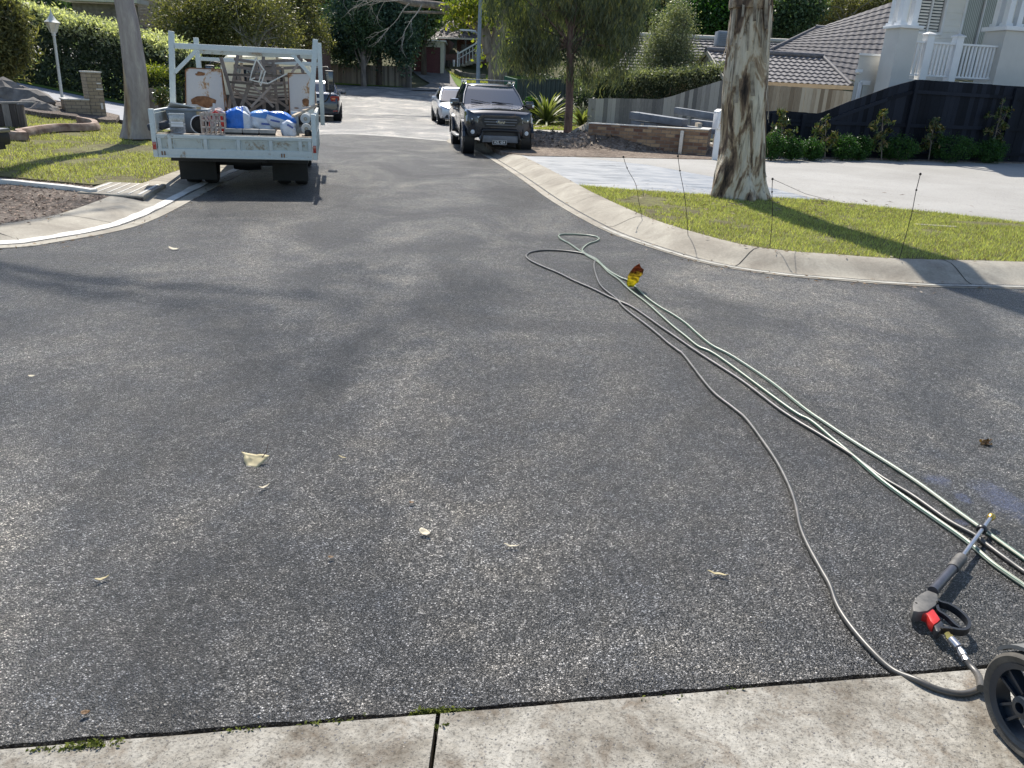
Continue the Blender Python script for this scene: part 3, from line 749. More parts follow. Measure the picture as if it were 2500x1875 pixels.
# leaf and bark litter caught on the lawns and in the gutters
rng = np.random.default_rng(31); C = []
for k in range(420):
    x, y = rng.normal(3.2, 1.5), rng.normal(11.2, .8)
    C.append((x, y, .155))
C = [c for c in C if c[1] > 9.6 and c[0] > .9+(13-c[1])*.3]
for k in range(330):
    x, y = rng.uniform(-13, -6), rng.uniform(13.6, 19.5); C.append((x, y, T(x, y)+.10))
tag(leaf_object('bark_litter', np.array(C), .10, .012, 'chips', seed=12, up=.9), 'thin strips of shed bark and leaves lying on both kerbside lawns', 'litter', kind='stuff')
C = []
for (PP_, sd_, n_, a_, b_) in ((PR, -1, 340, 30, len(PR)-4), (PL, -1, 300, 6, len(PL)-20)):
    for k in range(n_):
        i = rng.integers(a_, b_); p = PP_[i]; d = (PP_[min(i+1, len(PP_)-1)]-PP_[max(i-1, 0)]).normalized(); n__ = Vector((d.y, -d.x, 0))*sd_
        o_ = rng.choice([rng.normal(-.04, .05), rng.normal(.60 if sd_ == -1 and PP_ is PR else .9, .05), rng.uniform(-.3, .2)]); q = p+n__*float(o_)+d*float(rng.uniform(-.3, .3))
        C.append((q.x, q.y, .012 if o_ < .3 else (.142 if PP_ is PR else .08)))
tag(leaf_object('gutter_litter', np.array(C), .045, .012, 'litter', seed=13, up=.95), 'small brown leaf bits gathered along both kerbs', 'litter', kind='stuff')
C = [(x, slab_y(x)+.05+abs(rng.normal())*.07, .004) for x in rng.uniform(-1.6, 2.2, 520)]
M['grit'] = island('grit', [(.2, (.10, .09, .08)), (.6, (.35, .33, .30)), (.9, (.6, .57, .52))], .9, (1, 1, 1))
tag(leaf_object('grit', np.array(C), .006, .005, 'grit', seed=14, up=.3, curl=.6), 'loose pale grit along the asphalt edge before the slab', 'grit', kind='stuff')
# ================================================================= hoses
ROADZ = 0.0
M['hose_black'] = simple('black_hose', (.045, .043, .038), .42, var=.4, scale=9, c2=(.11, .10, .088), spec=.7)
m_, t_, b_ = nodes('green_hose')
uvn = t_.nodes.new('ShaderNodeUVMap'); sp = t_.nodes.new('ShaderNodeSeparateXYZ'); t_.links.new(uvn.outputs[0], sp.inputs[0])
st_ = math_(t_, 'FRACT', math_(t_, 'MULTIPLY', sp.outputs[0], 4.0))
t_.links.new(ramp(t_, [(.0, (.03, .12, .07)), (.22, (.09, .15, .11)), (.28, (.50, .50, .38)), (.60, (.50, .50, .38)), (.66, (.015, .03, .02)), (.78, (.09, .15, .11))], st_), b_.inputs['Base Color'])
b_.inputs['Roughness'].default_value = .35; M['hose_green'] = m_
def hose(name, pix, r, mat, lab, cat, extra=None, lift=None):
    pts = []
    for k, (px, py) in enumerate(pix):
        p = gp(px, py, 0); zz = r + (lift.get(k, 0) if lift else 0); pts.append((p.x, p.y, zz+(.018 if p.y < slab_y(p.x) else 0)))
    if extra: pts += extra
    P = catmull(pts, 7); n = 10; mb = MB(); mb.tube(P, r, n)
    o = mb.build(name, mat, smooth=60)
    # stripes: u runs round the hose, slowly twisting
    me = o.data; uv = me.uv_layers[0].data
    for poly in me.polygons:
        vi = list(poly.vertices)
        if len(vi) != 4: continue
        js = [v % n for v in vi]; ks = [v//n for v in vi]
        if max(js)-min(js) > 1: js = [j if j else n for j in js]
        for li, j, k in zip(poly.loop_indices, js, ks): uv[li].uv = (j/n*1.0+k*.0016, k*.1)
    recenter(o); return tag(o, lab, cat)
Z = lambda x, y: (1200+x*.31645, 350+y*.31645)
A_ = lambda x, y: (1500+x*.45208, 1000+y*.45208)
dark = [(2520, 1425), A_(2212, 890), A_(2100, 810), A_(2000, 735), A_(1940, 693), A_(1800, 610), A_(1600, 470), A_(1440, 375), A_(1280, 255), A_(1100, 140), A_(1000, 80), A_(880, 0), (1820, 940), (1760, 900),
        Z(1640, 1655), Z(1500, 1560), Z(1400, 1490), Z(1300, 1422), Z(1200, 1350), Z(1080, 1270), Z(980, 1225), Z(900, 1190), Z(780, 1130), Z(640, 1070), Z(520, 1010), Z(400, 960), Z(300, 912), Z(268, 878), Z(300, 848), Z(400, 832), Z(550, 836), Z(680, 852), Z(740, 872), Z(795, 905), Z(790, 960), Z(812, 1045), Z(845, 1110), Z(900, 1160), Z(965, 1210), Z(1010, 1265), Z(1080, 1325), Z(1180, 1400), Z(1280, 1480), Z(1360, 1550), Z(1440, 1610), Z(1490, 1655),
        (1735, 955), A_(640, 0), A_(710, 60), A_(800, 180), A_(880, 300), A_(940, 420), A_(975, 520), A_(1000, 640), A_(1040, 740), A_(1110, 870), A_(1160, 960), A_(1200, 1070), A_(1270, 1180), A_(1380, 1310), A_(1500, 1420), A_(1620, 1500), A_(1730, 1550), A_(1850, 1575), A_(1930, 1560), A_(1985, 1525)]
hose('pressure_hose', dark, .0095, 'hose_black', 'dark grey pressure hose looping up the road and back to the spray gun', 'hose', lift={0: .02, 4: .004})
green = [(2520, 1385), A_(2212, 820), A_(2100, 740), A_(1960, 640), A_(1800, 525), A_(1650, 415), A_(1500, 315), A_(1300, 190), A_(1150, 90), A_(1020, 0), (1880, 935), Z(1860, 1655), Z(1700, 1570), Z(1600, 1490), Z(1500, 1400), Z(1400, 1330), Z(1300, 1272), Z(1200, 1200), Z(1120, 1125), Z(1060, 1070), Z(1000, 1045), Z(920, 1000), Z(860, 950), Z(800, 895), Z(730, 862), Z(700, 832), Z(712, 808), Z(750, 780), Z(805, 762), Z(828, 742), Z(790, 722), Z(680, 710), Z(560, 707), Z(518, 718), Z(535, 745), Z(600, 780), Z(660, 822), Z(740, 875), Z(830, 930), Z(900, 1000), Z(985, 1060), Z(1070, 1140), Z(1200, 1240), Z(1300, 1330), Z(1400, 1420), Z(1500, 1500), Z(1600, 1580), Z(1750, 1655), A_(940, 0), A_(1060, 70), A_(1180, 170), A_(1290, 262), A_(1440, 392), A_(1600, 510), A_(1750, 615), A_(1900, 722), A_(2030, 835), A_(2140, 915), A_(2212, 965), (2530, 1460)]
hose('garden_hose', green, .0095, 'hose_green', 'green garden hose with pale stripes lying doubled along the road', 'hose')
# ================================================================= fallen leaves on the road
def flat_leaf(name, pts, thick, mat, lab, loc, rot, curl=0., parts=None, cat='leaf'):
    bm = bmesh.new(); n = len(pts); ctr = bm.verts.new((sum(p[0] for p in pts)/n, sum(p[1] for p in pts)/n, 0))
    vs = [bm.verts.new((p[0], p[1], 0)) for p in pts]
    for i in range(n): bm.faces.new((ctr, vs[i], vs[(i+1) % n]))
    bmesh.ops.subdivide_edges(bm, edges=bm.edges[:], cuts=2, use_grid_fill=True)
    sz = max(abs(p[0]) for p in pts)
    for v in bm.verts: v.co.z = curl*(v.co.x**2+v.co.y**2)/max(sz, 1e-4)+.12*sz*mnoise.noise(v.co*(2.2/sz))
    me = bpy.data.meshes.new(name); bm.to_mesh(me); bm.free(); me.materials.append(M[mat])
    me.polygons.foreach_set('use_smooth', [True]*len(me.polygons))
    o = link(bpy.data.objects.new(name, me)); so_ = o.modifiers.new('solid', 'SOLIDIFY'); so_.thickness = thick
    o.location = loc; o.rotation_euler = rot
    if lab: tag(o, lab, cat)
    return o
m_, t_, b_ = nodes('autumn_leaf')
tc = t_.nodes.new('ShaderNodeTexCoord'); sp = t_.nodes.new('ShaderNodeSeparateXYZ'); t_.links.new(tc.outputs['Object'], sp.inputs[0])
v_ = mapping(t_); wob = noise(t_, v_, 22, 5, .7)
hgt = math_(t_, 'ADD', math_(t_, 'MULTIPLY', sp.outputs[1], 4.2), math_(t_, 'MULTIPLY', wob, .55))
c_ = ramp(t_, [(.0, (.42, .44, .04)), (.45, (.75, .66, .05)), (.70, (.60, .48, .08)), (.82, (.16, .07, .03)), (1, (.34, .12, .05))], hgt)
wv_ = N(t_, 'TexNoise'); wv_.inputs['Scale'].default_value = 55; wv_.inputs['Detail'].default_value = 4; t_.links.new(mapping(t_, (.3, 1, 1), rot=(0, 0, .6)), wv_.inputs['Vector'])
c_ = mix(t_, 1.0, c_, ramp(t_, [(.38, g(.55)), (.6, g(1.15))], wv_.outputs[0]), 'MULTIPLY')
t_.links.new(c_, b_.inputs['Base Color']); b_.inputs['Roughness'].default_value = .5
tr_ = t_.nodes.new('ShaderNodeBsdfTranslucent'); t_.links.new(c_, tr_.inputs[0]); ms_ = t_.nodes.new('ShaderNodeMixShader'); ms_.inputs[0].default_value = .6
t_.links.new(b_.outputs[0], ms_.inputs[1]); t_.links.new(tr_.outputs[0], ms_.inputs[2]); t_.links.new(ms_.outputs[0], t_.nodes['Material Output'].inputs[0])
M['autumn'] = m_
p = gp(1538, 703)
LP = [(0, 0), (.032, .005), (.048, .035), (.062, .05), (.058, .085), (.075, .11), (.066, .15), (.035, .165), (.005, .19), (-.02, .165), (-.035, .13), (-.045, .10), (-.038, .06), (-.036, .02), (-.02, .002)]
big = thing('autumn_leaf', 'large yellow and brown autumn leaf standing up against the hoses', 'leaf', (p.x, p.y, .008), rot=(R(72), R(6), R(8)))
lb = flat_leaf('blade', LP, .0008, 'autumn', None, (0, 0, 0), (0, 0, 0), curl=.35); lb.parent = big
MB().tube([(-.02, .10, 0), (-.06, .07, .02), (-.12, .055, .02)], [.002, .0018, .0015], 6).build('stalk', 'twig', big, smooth=60)
M['dry'] = foliage('dry_leaf', [(.2, (.50, .43, .24)), (.8, (.68, .60, .38))], .3, .6, 14, (1.1, 1.0, .8))
M['petal'] = foliage('pale_petal', [(.2, (.62, .56, .42)), (.8, (.8, .74, .58))], .3, .6, 14, (1.1, 1.0, .9))
p = gp(622, 1132)
t = thing('dry_leaf', 'curled cream dry leaf lying alone on the left of the road', 'leaf', (p.x, p.y, .012), rot=(R(28), R(-4), R(-6)))
lb = flat_leaf('blade', [(-.072, .042), (-.045, .040), (.0, .034), (.04, .036), (.062, .030), (.045, .0), (.022, -.038), (.012, -.036), (-.022, -.032), (-.042, -.012), (-.055, .022)], .001, 'dry', None, (0, 0, 0), (0, 0, 0), curl=.10); lb.parent = t
MB().tube([(.035, .012, .012), (.05, .035, .02), (.052, .07, .035)], [.0022, .0018, .0014], 6).build('stalk', 'bark_red', t, smooth=60)
small = [(1037, 1307, .024, .014, 'petal', 'cream oval petal on the road left of centre', -.5, 'petal', 0), (1248, 1339, .030, .004, 'petal', 'thin cream leaf lying level near the road centre', .02, 'leaf', .1), (645, 1195, .026, .005, 'petal', 'slim pale leaf just below the curled dry leaf', .9, 'leaf', 0),
         (1750, 1406, .040, .004, 'dry', 'narrow curved straw leaf between the black hose and road centre', -.15, 'leaf', .5), (838, 1122, .020, .003, 'dry', 'tiny pale stalk right of the curled dry leaf', -.3, 'leaf', .4), (78, 923, .016, .009, 'petal', 'small white petal near the left edge of the road', .5, 'petal', 0),
         (250, 1420, .022, .005, 'dry', 'short grey straw scrap on the lower left asphalt', .7, 'scrap', 0), (1005, 1233, .010, .007, 'litter', 'tiny rust brown leaf crumb near the road centre', .2, 'leaf', 0), (808, 1367, .010, .006, 'litter', 'tiny olive crumb on the lower centre asphalt', .1, 'leaf', 0), (210, 1748, .011, .007, 'litter', 'small orange brown crumb close to the slab edge', .4, 'leaf', 0),
         (1752, 605, .03, .02, 'petal', 'pale scrap on the asphalt by the left gutter bend', .4, 'scrap', 0)]
small[-1] = (425, 611, .05, .02, 'petal', 'pale scrap on the asphalt below the left gutter bend', .1, 'scrap', 0)
for (px, py, a, b, mt, lab, rz, cat, cv) in small:
    p = gp(px, py); n = 12; pts = []
    for k in range(n):
        q = 2*math.pi*k/n; x = a*math.cos(q); y = b*math.sin(q)*(1-.25*math.cos(q)); pts.append((x, y-cv*x*x/a*.6))
    flat_leaf('leaf_scrap' if cat == 'scrap' else ('petal' if cat == 'petal' else 'small_leaf'), pts, .0008, mt, lab, (p.x, p.y, .012), (.12, .08, rz), curl=.4, cat=cat)
# crumpled brown leaf on the right
p = gp(2405, 1085)
o = leaf_object('crumpled_leaf', np.array([(random.gauss(0, .014), random.gauss(0, .008), abs(random.gauss(.01, .006))) for k in range(26)]), .03, .018, 'litter', seed=4)
o.location = (p.x, p.y, .004); tag(o, 'crumpled brown leaf on the right of the road above the lance', 'leaf')
# ================================================================= spray gun
M['gun_grey'] = simple('gun_plastic', (.07, .07, .07), .55, var=.4, scale=14, c2=(.17, .16, .145))
M['gun_black'] = simple('black_plastic', (.018, .019, .022), .4, var=.3)
M['red'] = simple('red_plastic', (.50, .025, .02), .35, var=.2, scale=20)
M['steel'] = simple('steel', (.45, .44, .46), .28, .9, var=.15, scale=20)
M['brass'] = simple('brass', (.60, .42, .12), .3, .9, var=.2, scale=20)
M['sleeve'] = simple('lance_tube', (.08, .08, .095), .35, .4, var=.2, scale=20)
gx = lambda px, py, z: (lambda p: Vector((p.x, p.y, z)))(gp(px, py, z))
B_ = lambda x, y: (2100+x*.18083, 1200+y*.18083); Cz = lambda x, y: (2100+x*.25617, 1450+y*.25617)
tip = gx(*B_(1765, 350), .045); ring = gx(*B_(1640, 510), .04); s1 = gx(*B_(1370, 890), .045); s2 = gx(*B_(1250, 1040), .045); bd = gx(*B_(1020, 1300), .05)
org = gx(*Cz(620, 120), 0)
t = thing('spray_gun', 'pressure washer gun with red grip and steel lance resting across the hoses', 'spray gun', tuple(org))
def RB(mb, name, mat, **k): return rel(mb, t).build(name, mat, t, **k)
RB(MB().tube([s1.lerp(tip, -.05), tip], .008, 12), 'lance', 'steel', smooth=50)
d = (tip-s1).normalized()
RB(MB().tube([ring-d*.012, ring-d*.006, ring+d*.006, ring+d*.014], [.016, .020, .020, .014], 16), 'collar', 'gun_black', smooth=50)
RB(MB().tube([tip-d*.012, tip-d*.006, tip+d*.004, tip+d*.008, tip+d*.02], [.010, .014, .015, .016, .012], 12), 'nozzle', 'brass', smooth=40)
n1 = [s2.lerp(s1, k/14) for k in range(15)]
RB(MB().tube(n1, [.019+.0018*(k % 2) for k in range(15)], 16), 'ribbed_sleeve', 'gun_grey', smooth=30)
RB(MB().tube([bd-(s2-bd).normalized()*.03, s2], [.017, .016], 16), 'barrel', 'sleeve', smooth=60)
# body outline on a plane slightly tilted: use pixel outlines mapped at height and given thickness
def outline(pl, z, conv): return [(lambda p: (p.x, p.y))(gx(*conv(*q), z)) for q in pl]
head = outline([(640, -35), (735, 0), (745, 60), (720, 110), (640, 165), (560, 175), (505, 165), (498, 110), (520, 50), (560, 10)], .056, Cz)
RB(MB().prism(head, .016, .058, 'Z'), 'body', 'gun_grey', bevel=.012)
grip = outline([(545, 165), (560, 110), (600, 82), (640, 80), (690, 130), (735, 195), (770, 245), (745, 270), (700, 300), (665, 255), (640, 200), (600, 185)], .050, Cz)
RB(MB().prism(grip, .018, .052, 'Z'), 'grip', 'red', bevel=.010)
butt = outline([(700, 300), (745, 270), (772, 250), (800, 290), (790, 335), (750, 372), (720, 350)], .046, Cz)
RB(MB().prism(butt, .016, .048, 'Z'), 'grip_base', 'gun_black', bevel=.008)
gl = [gx(*Cz(*q), .045) for q in ((700, 60), (760, 95), (840, 120), (920, 165), (990, 225), (1030, 280), (1030, 330), (990, 360), (930, 362), (860, 350), (790, 345), (760, 340))]
P = catmull([tuple(p) for p in gl], 5); mb = MB()
for a, b in zip(P, P[1:]): mb.bar(a, b+(b-a)*.15, .010, .024)
RB(mb, 'trigger_guard', 'gun_black')
tg_ = [gx(*Cz(*q), .045) for q in ((725, 110), (745, 170), (800, 210), (850, 250), (900, 300), (950, 335))]
P = catmull([tuple(p) for p in tg_], 4); mb = MB()
for a, b in zip(P, P[1:]): mb.bar(a, b+(b-a)*.15, .010, .016)
RB(mb, 'trigger', 'gun_black')
c0, c1, c2, c3, c4 = [gx(*Cz(*q), z) for q, z in (((825, 375), .045), ((865, 430), .04), ((935, 510), .035), ((985, 590), .03), ((1010, 640), .025))]
RB(MB().tube([c0, c0.lerp(c1, .5), c0.lerp(c1, .55), c1], [.009, .009, .012, .012], 6), 'brass_fitting', 'brass', smooth=30)
RB(MB().tube([c1, c2], [.0125, .0135], 14), 'coupling', 'steel', smooth=40)
RB(MB().tube([c2, c2.lerp(c3, .4), c2.lerp(c3, .45), c3, c3.lerp(c4, .1), c4], [.009, .009, .012, .012, .009, .012], 8), 'hose_tail', 'steel', smooth=30)
whip = [c4] + [gx(*Cz(*q), z) for q, z in (((1050, 690), .02), ((1100, 745), .02), ((1130, 790), .025), ((1143, 850), .035), ((1150, 900), .045))]
P = catmull([tuple(p) for p in whip], 5)
RB(MB().tube(P, [.011 if k % 2 else .010 for k in range(len(P))], 10), 'hose_whip', 'hose_black', smooth=60)
# screws
for q in ((735, 75), (535, 85), (780, 325), (870, 330)):
    s_ = gx(*Cz(*q), .0585); RB(MB().cyl(s_-Vector((0, 0, .004)), s_, .004, n=8), 'screw', 'crack')
# ================================================================= pressure washer (only its wheel in frame)
M['rubber'] = simple('rubber', (.05, .047, .042), .75, var=.4, scale=10, c2=(.11, .10, .085), bmp=.3)
M['rim_blue'] = simple('blue_black_rim', (.014, .022, .034), .4, var=.4, scale=10)
M['fender'] = simple('grey_shell', (.16, .16, .155), .6, var=.2, scale=6)
wc = Vector((1.60, 1.50, 0.0)); WR = .155
t = thing('pressure_washer', 'black spoked wheel of a pressure washer at the lower right corner', 'pressure washer', (1.385, 1.545, .018), rot=(0, 0, R(10)))
def wheel_parts(parent, c, R_, wid, nsp):
    wp = MB().lathe([(R_*.80, -wid*.42), (R_*.93, -wid/2), (R_*.985, -wid*.38), (R_, -wid*.12), (R_, wid*.12), (R_*.985, wid*.38), (R_*.93, wid/2), (R_*.80, wid*.42)], 64, Matrix.Translation(c), 'X', loop=True)
    tyre = wp.build('tyre', 'rubber', parent, smooth=40)
    mb = MB()
    mb.lathe([(R_*.68, -wid*.36), (R_*.80, -wid*.46), (R_*.82, 0), (R_*.80, wid*.46), (R_*.68, wid*.36), (R_*.70, 0)], 64, Matrix.Translation(c), 'X', loop=True)
    mb.lathe([(R_*.10, -wid*.6), (R_*.2, -wid*.55), (R_*.24, 0), (R_*.2, wid*.55), (R_*.10, wid*.6)], 24, Matrix.Translation(c), 'X', loop=True)
    for k in range(nsp):
        q = 2*math.pi*k/nsp+.35; dr = Vector((0, math.cos(q), math.sin(q))); tn = Vector((0, -math.sin(q), math.cos(q)))
        for s_ in (-1, 1):
            mb.bar(c+dr*R_*.2+tn*s_*R_*.10, c+dr*R_*.72+tn*s_*R_*.15, wid*.5, R_*.05, upv=tn)
        mb.box(tuple(c+dr*R_*.45), (wid*.12, R_*.5, R_*.26), (q, 0, 0))
    rim = mb.build('rim', 'rim_blue', tyre if parent is None else parent, smooth=30); return tyre
Rw = .137
wheel_parts(t, Vector((0, 0, Rw)), Rw, .062, 5)
MB().cyl((.03, 0, Rw), (.5, 0, Rw), .012).build('axle', 'steel', t, smooth=50)
sec = []
for k in range(9):
    q = R(75+9*k); sec.append([(xx, -math.cos(q)*(Rw+.008+dz), Rw+math.sin(q)*(Rw+.008+dz)) for xx, dz in ((-.02, 0), (.09, 0), (.09, .010), (-.02, .010))])
MB().loft(sec).build('mudguard', 'fender', t, smooth=40)
MB().box((.30, -.05, .30), (.36, .30, .16)).build('engine_block', 'gun_black', t, bevel=.03)
MB().box((.30, -.03, .42), (.26, .20, .10)).build('fuel_tank', 'fender', t, bevel=.03)
MB().tube([(.10, -.2, .12), (.10, -.32, .5), (.12, -.42, .85), (.48, -.42, .85), (.50, -.32, .5), (.50, -.2, .12)], .013, 10).build('handle', 'gun_black', t, smooth=60)
MB().tube([(.08, .18, .12), (.52, .18, .12), (.52, -.2, .12), (.08, -.2, .12), (.08, .18, .12)], .012, 8).build('frame', 'gun_black', t, smooth=60)
wheel_parts(t, Vector((.60, 0, Rw)), Rw, .062, 5)
# stray stakes with string on the right lawn
M['rod'] = simple('dark_rod', (.035, .028, .022), .8, var=.5, scale=8)
STK = [((1333+197, 535), (1522, 383), 'leftmost bent'), ((1682, 572), (1655, 381), 'second straight'), ((1880, 605), (1886, 437), 'third upright'), ((2195, 632), (2247, 425), 'rightmost leaning')]
tops = []
for (bx, by), (tx, ty), nm in STK:
    b = gp(bx, by, .13)
    if nm.startswith('leftmost'): b = gp(1571, 527, .13)
    tp = at(tx, ty, b.y+.02); tops.append(tp)
    lab = {'leftmost bent': 'thin bent wire stake nearest the apron edge of the right lawn', 'second straight': 'thin straight stake between the bent one and the gum trunk', 'third upright': 'upright thin stake just right of the gum trunk', 'rightmost leaning': 'long leaning stake standing far right in the lawn'}[nm]
    t = thing('garden_stake', lab, 'stake', (b.x, b.y, .12), group='thin stakes along the edge of the right lawn')
    v = tp-Vector((b.x, b.y, .12)); md = v*.55+Vector((.04 if 'bent' in nm else .012, 0, 0))
    MB().tube(catmull([(0, 0, -.05), tuple(v*.28+Vector((.008, 0, 0))), tuple(md), tuple(v*.8), tuple(v)], 4), .0034, 6).build('rod', 'rod', t, smooth=60)
    MB().tube([tuple(v-Vector((0, 0, .012))), tuple(v), tuple(v+Vector((0, 0, .012)))], [.006, .014, .006], 8).build('cap', 'crack', t, smooth=60)
    MB().tube([tuple(v*.82-Vector((0, 0, .008))), tuple(v*.82), tuple(v*.82+Vector((0, 0, .008)))], [.006, .011, .006], 6).build('knot', 'crack', t, smooth=60)
mb = MB()
e2 = gp(2020, 487, .14)
P1 = [tops[2], (tops[2]+Vector(e2))/2+Vector((0, 0, -.03)), Vector(e2)]
mb.tube([tuple(p) for p in P1], .0025, 5)
o = mb.build('string_line', 'rod'); recenter(o); tag(o, 'thin dark string running from the third stake down to the lawn edge', 'string')
# ================================================================= trees and plants
def tree(name, label, cat, base, trunk, blobs, leaf, L, W, nclump, nleaf, rc, bark='bark_grey', group=None, droop=0., seed=1, nlimb=12, limb_r=.05, shell=.45, flat=1.0, up=0., tips=None, crown='crown'):
    """base (x,y) ground point; trunk [(x,y,z,r)] world; blobs [(x,y,z,rx,ry,rz)] world"""
    bx, by = base; bz = T(bx, by)
    t = thing(name, label, cat, (bx, by, bz), group=group)
    rl = lambda p: (p[0]-bx, p[1]-by, p[2]-bz)
    tp = [Vector(rl(p)) for p in trunk]; tr = [p[3] for p in trunk]
    E = [(*rl(b), b[3], b[4], b[5]) for b in blobs]
    cc, P = clumps(E, nclump, nleaf, rc, seed, shell, flat)
    leaf_object(crown, P, L, W, leaf, t, droop, seed, up)
    if tips: # paler top leaves, mostly sunlight put into the colour
        sel = P[P[:, 2] > np.quantile(P[:, 2], 1-tips[1])]; leaf_object('lit_pale_tips', sel+np.random.default_rng(1).normal(size=sel.shape)*rc*.2+np.array([0, -.05, .12]), L, W, tips[0], t, droop, seed+5, up)
    rng = random.Random(seed); mb = MB()
    C = catmull(tp, 5) if len(tp) > 2 else tp
    k = len(C)
    rs = [tr[0]+(tr[-1]-tr[0])*(i/(k-1))**.8 for i in range(k)]
    if len(tr) > 2:
        rs = [float(np.interp(i/(k-1)*(len(tr)-1), range(len(tr)), tr)) for i in range(k)]
    mb.tube(C, rs, 14)
    mb.build('trunk', bark, t, smooth=70)
    if nlimb:
        lm = MB()
        for j in range(nlimb):
            c = Vector(cc[rng.randrange(len(cc))]); s0 = C[rng.randrange(int(k*.45), k)]
            if c.z < s0.z: s0 = C[int(k*.5)]
            mid = s0.lerp(c, .5)+Vector((rng.uniform(-.1, .1), rng.uniform(-.1, .1), rng.uniform(.0, .15)))*(c-s0).length
            Q = catmull([s0, mid, c], 5); lm.tube(Q, [limb_r*(1-.8*i/(len(Q)-1)) for i in range(len(Q))], 6, cap=False)
        lm.build('branches', bark, t, smooth=70)
    return t
def bl(px, py, Y, rx, rz, ry=None):
    p = at(px, py, Y); k = Y*1.04/F
    return (p.x, p.y, p.z, rx*k, (ry if ry else min(rx, rz)*k), rz*k)
def gnd(px, py, Y):
    p = at(px, py, Y); return (p.x, p.y)
# ---- the two big gums
def gum(name, label, rings, nper, rad_noise, mat, flare, seed, crown_b, limbs):
    """rings: list of (x,y,z,r)"""
    bx, by = rings[0][0], rings[0][1]; bz = T(bx, by)+.10
    t = thing(name, label, 'tree', (bx, by, bz))
    P = catmull([(r[0]-bx, r[1]-by, r[2]-bz) for r in rings], 1+int(nper/len(rings)))
    k = len(P); rr = [float(np.interp(i/(k-1)*(len(rings)-1), range(len(rings)), [r[3] for r in rings])) for i in range(k)]
    n = 120; V = []
    for i, p in enumerate(P):
        for j in range(n):
            q = 2*math.pi*j/n; z = p.z
            d = Vector((math.cos(q), math.sin(q), 0))
            nz = mnoise.fractal(Vector((d.x*2.6+seed, d.y*2.6, z*.55)), 1, 2, 4)*.045 + mnoise.fractal(Vector((d.x*9+seed, d.y*9, z*1.3)), 1, 2, 3)*.022
            root = flare*max(0, 1-z/.75)**2*(1+.45*math.sin(q*5+seed)+.3*math.sin(q*9+2))
            r_ = rr[i]*(1+nz*rad_noise*2)+root
            V.append((p.x+d.x*r_, p.y+d.y*r_, z))
    Fa = [(i*n+j, i*n+(j+1) % n, (i+1)*n+(j+1) % n, (i+1)*n+j) for i in range(k-1) for j in range(n)]
    me = fast_mesh('trunk', V, Fa); me.materials.append(M[mat]); me.polygons.foreach_set('use_smooth', [True]*len(me.polygons))
    link(bpy.data.objects.new('trunk', me), t)
    top = P[-1]; lm = MB()
    E = [(b[0]-bx, b[1]-by, b[2]-bz, *b[3:]) for b in crown_b]
    for e in E:
        c = Vector(e[:3]); mid = top.lerp(c, .5)+Vector((0, 0, .5)); Q = catmull([top, mid, c], 5)
        lm.tube(Q, [rr[-1]*.6*(1-.8*i/(len(Q)-1)) for i in range(len(Q))], 8, cap=False)
    lm.build('branches', 'bark_grey', t, smooth=70)
    cc, PP = clumps(E, limbs[0], limbs[1], .42, seed, .1)
    leaf_object('crown', PP, .15, .028, 'leaf_olive', t, .45, seed)
    return t
# gum bark
def gum_mat(name, cols, brown, streak):
    m, t, b = nodes(name)
    v1 = mapping(t, (1, 1, .34)); v2 = mapping(t, (1, 1, .13))
    n1 = noise(t, v1, 2.6, 9, .60, 1.5); n2 = noise(t, v2, 16, 7, .7, .6); n3 = noise(t, v1, 1.4, 4, .6, .8)
    c = ramp(t, cols, n1)
    c = mix(t, ramp(t, [(streak, g(0)), (streak+.05, g(1))], n3), c, ramp(t, brown, n2))
    c = mix(t, 1.0, c, ramp(t, [(.36, g(.26)), (.445, g(.88)), (.6, g(1.08))], n2), 'MULTIPLY')
    t.links.new(c, b.inputs['Base Color']); b.inputs['Roughness'].default_value = .9
    bump(t, math_(t, 'ADD', math_(t, 'MULTIPLY', n2, .7), math_(t, 'MULTIPLY', n1, .8)), b, 1.0, .06)
    return m
M['gum_rough'] = gum_mat('flaking_gum_bark', [(.36, (.06, .042, .032)), (.42, (.20, .135, .09)), (.46, (.42, .31, .20)), (.49, (.62, .53, .40)), (.66, (.70, .63, .51))], [(.35, (.10, .07, .05)), (.6, (.40, .29, .20))], .56)
m_, t_, b_ = nodes('smooth_gum_bark')
v1 = mapping(t_, (1, 1, .16)); n1 = noise(t_, v1, 2.5, 7, .6, .8); n2 = noise(t_, mapping(t_, (1, 1, .12)), 9, 6, .65, .5)
c_ = ramp(t_, [(.35, (.17, .14, .125)), (.46, (.29, .25, .23)), (.55, (.36, .32, .29)), (.66, (.50, .45, .38))], math_(t_, 'ADD', math_(t_, 'MULTIPLY', n1, .65), math_(t_, 'MULTIPLY', noise(t_, mapping(t_, (1, 1, .3)), 11, 6, .7, .6), .35)))
tc = t_.nodes.new('ShaderNodeTexCoord'); sp = t_.nodes.new('ShaderNodeSeparateXYZ'); t_.links.new(tc.outputs['Object'], sp.inputs[0])
band = math_(t_, 'ABSOLUTE', math_(t_, 'ADD', math_(t_, 'ADD', math_(t_, 'SUBTRACT', sp.outputs[0], .03), math_(t_, 'MULTIPLY', sp.outputs[2], .10)), math_(t_, 'MULTIPLY', math_(t_, 'SUBTRACT', n1, .5), .5)))
bf = ramp(t_, [(.02, g(.9)), (.11, g(0))], band)
c_ = mix(t_, bf, c_, ramp(t_, [(.35, (.10, .045, .02)), (.5, (.36, .24, .12)), (.62, (.50, .40, .24))], n2))
t_.links.new(c_, b_.inputs['Base Color']); b_.inputs['Roughness'].default_value = .85; bump(t_, n2, b_, .4, .03); M['gum_smooth'] = m_
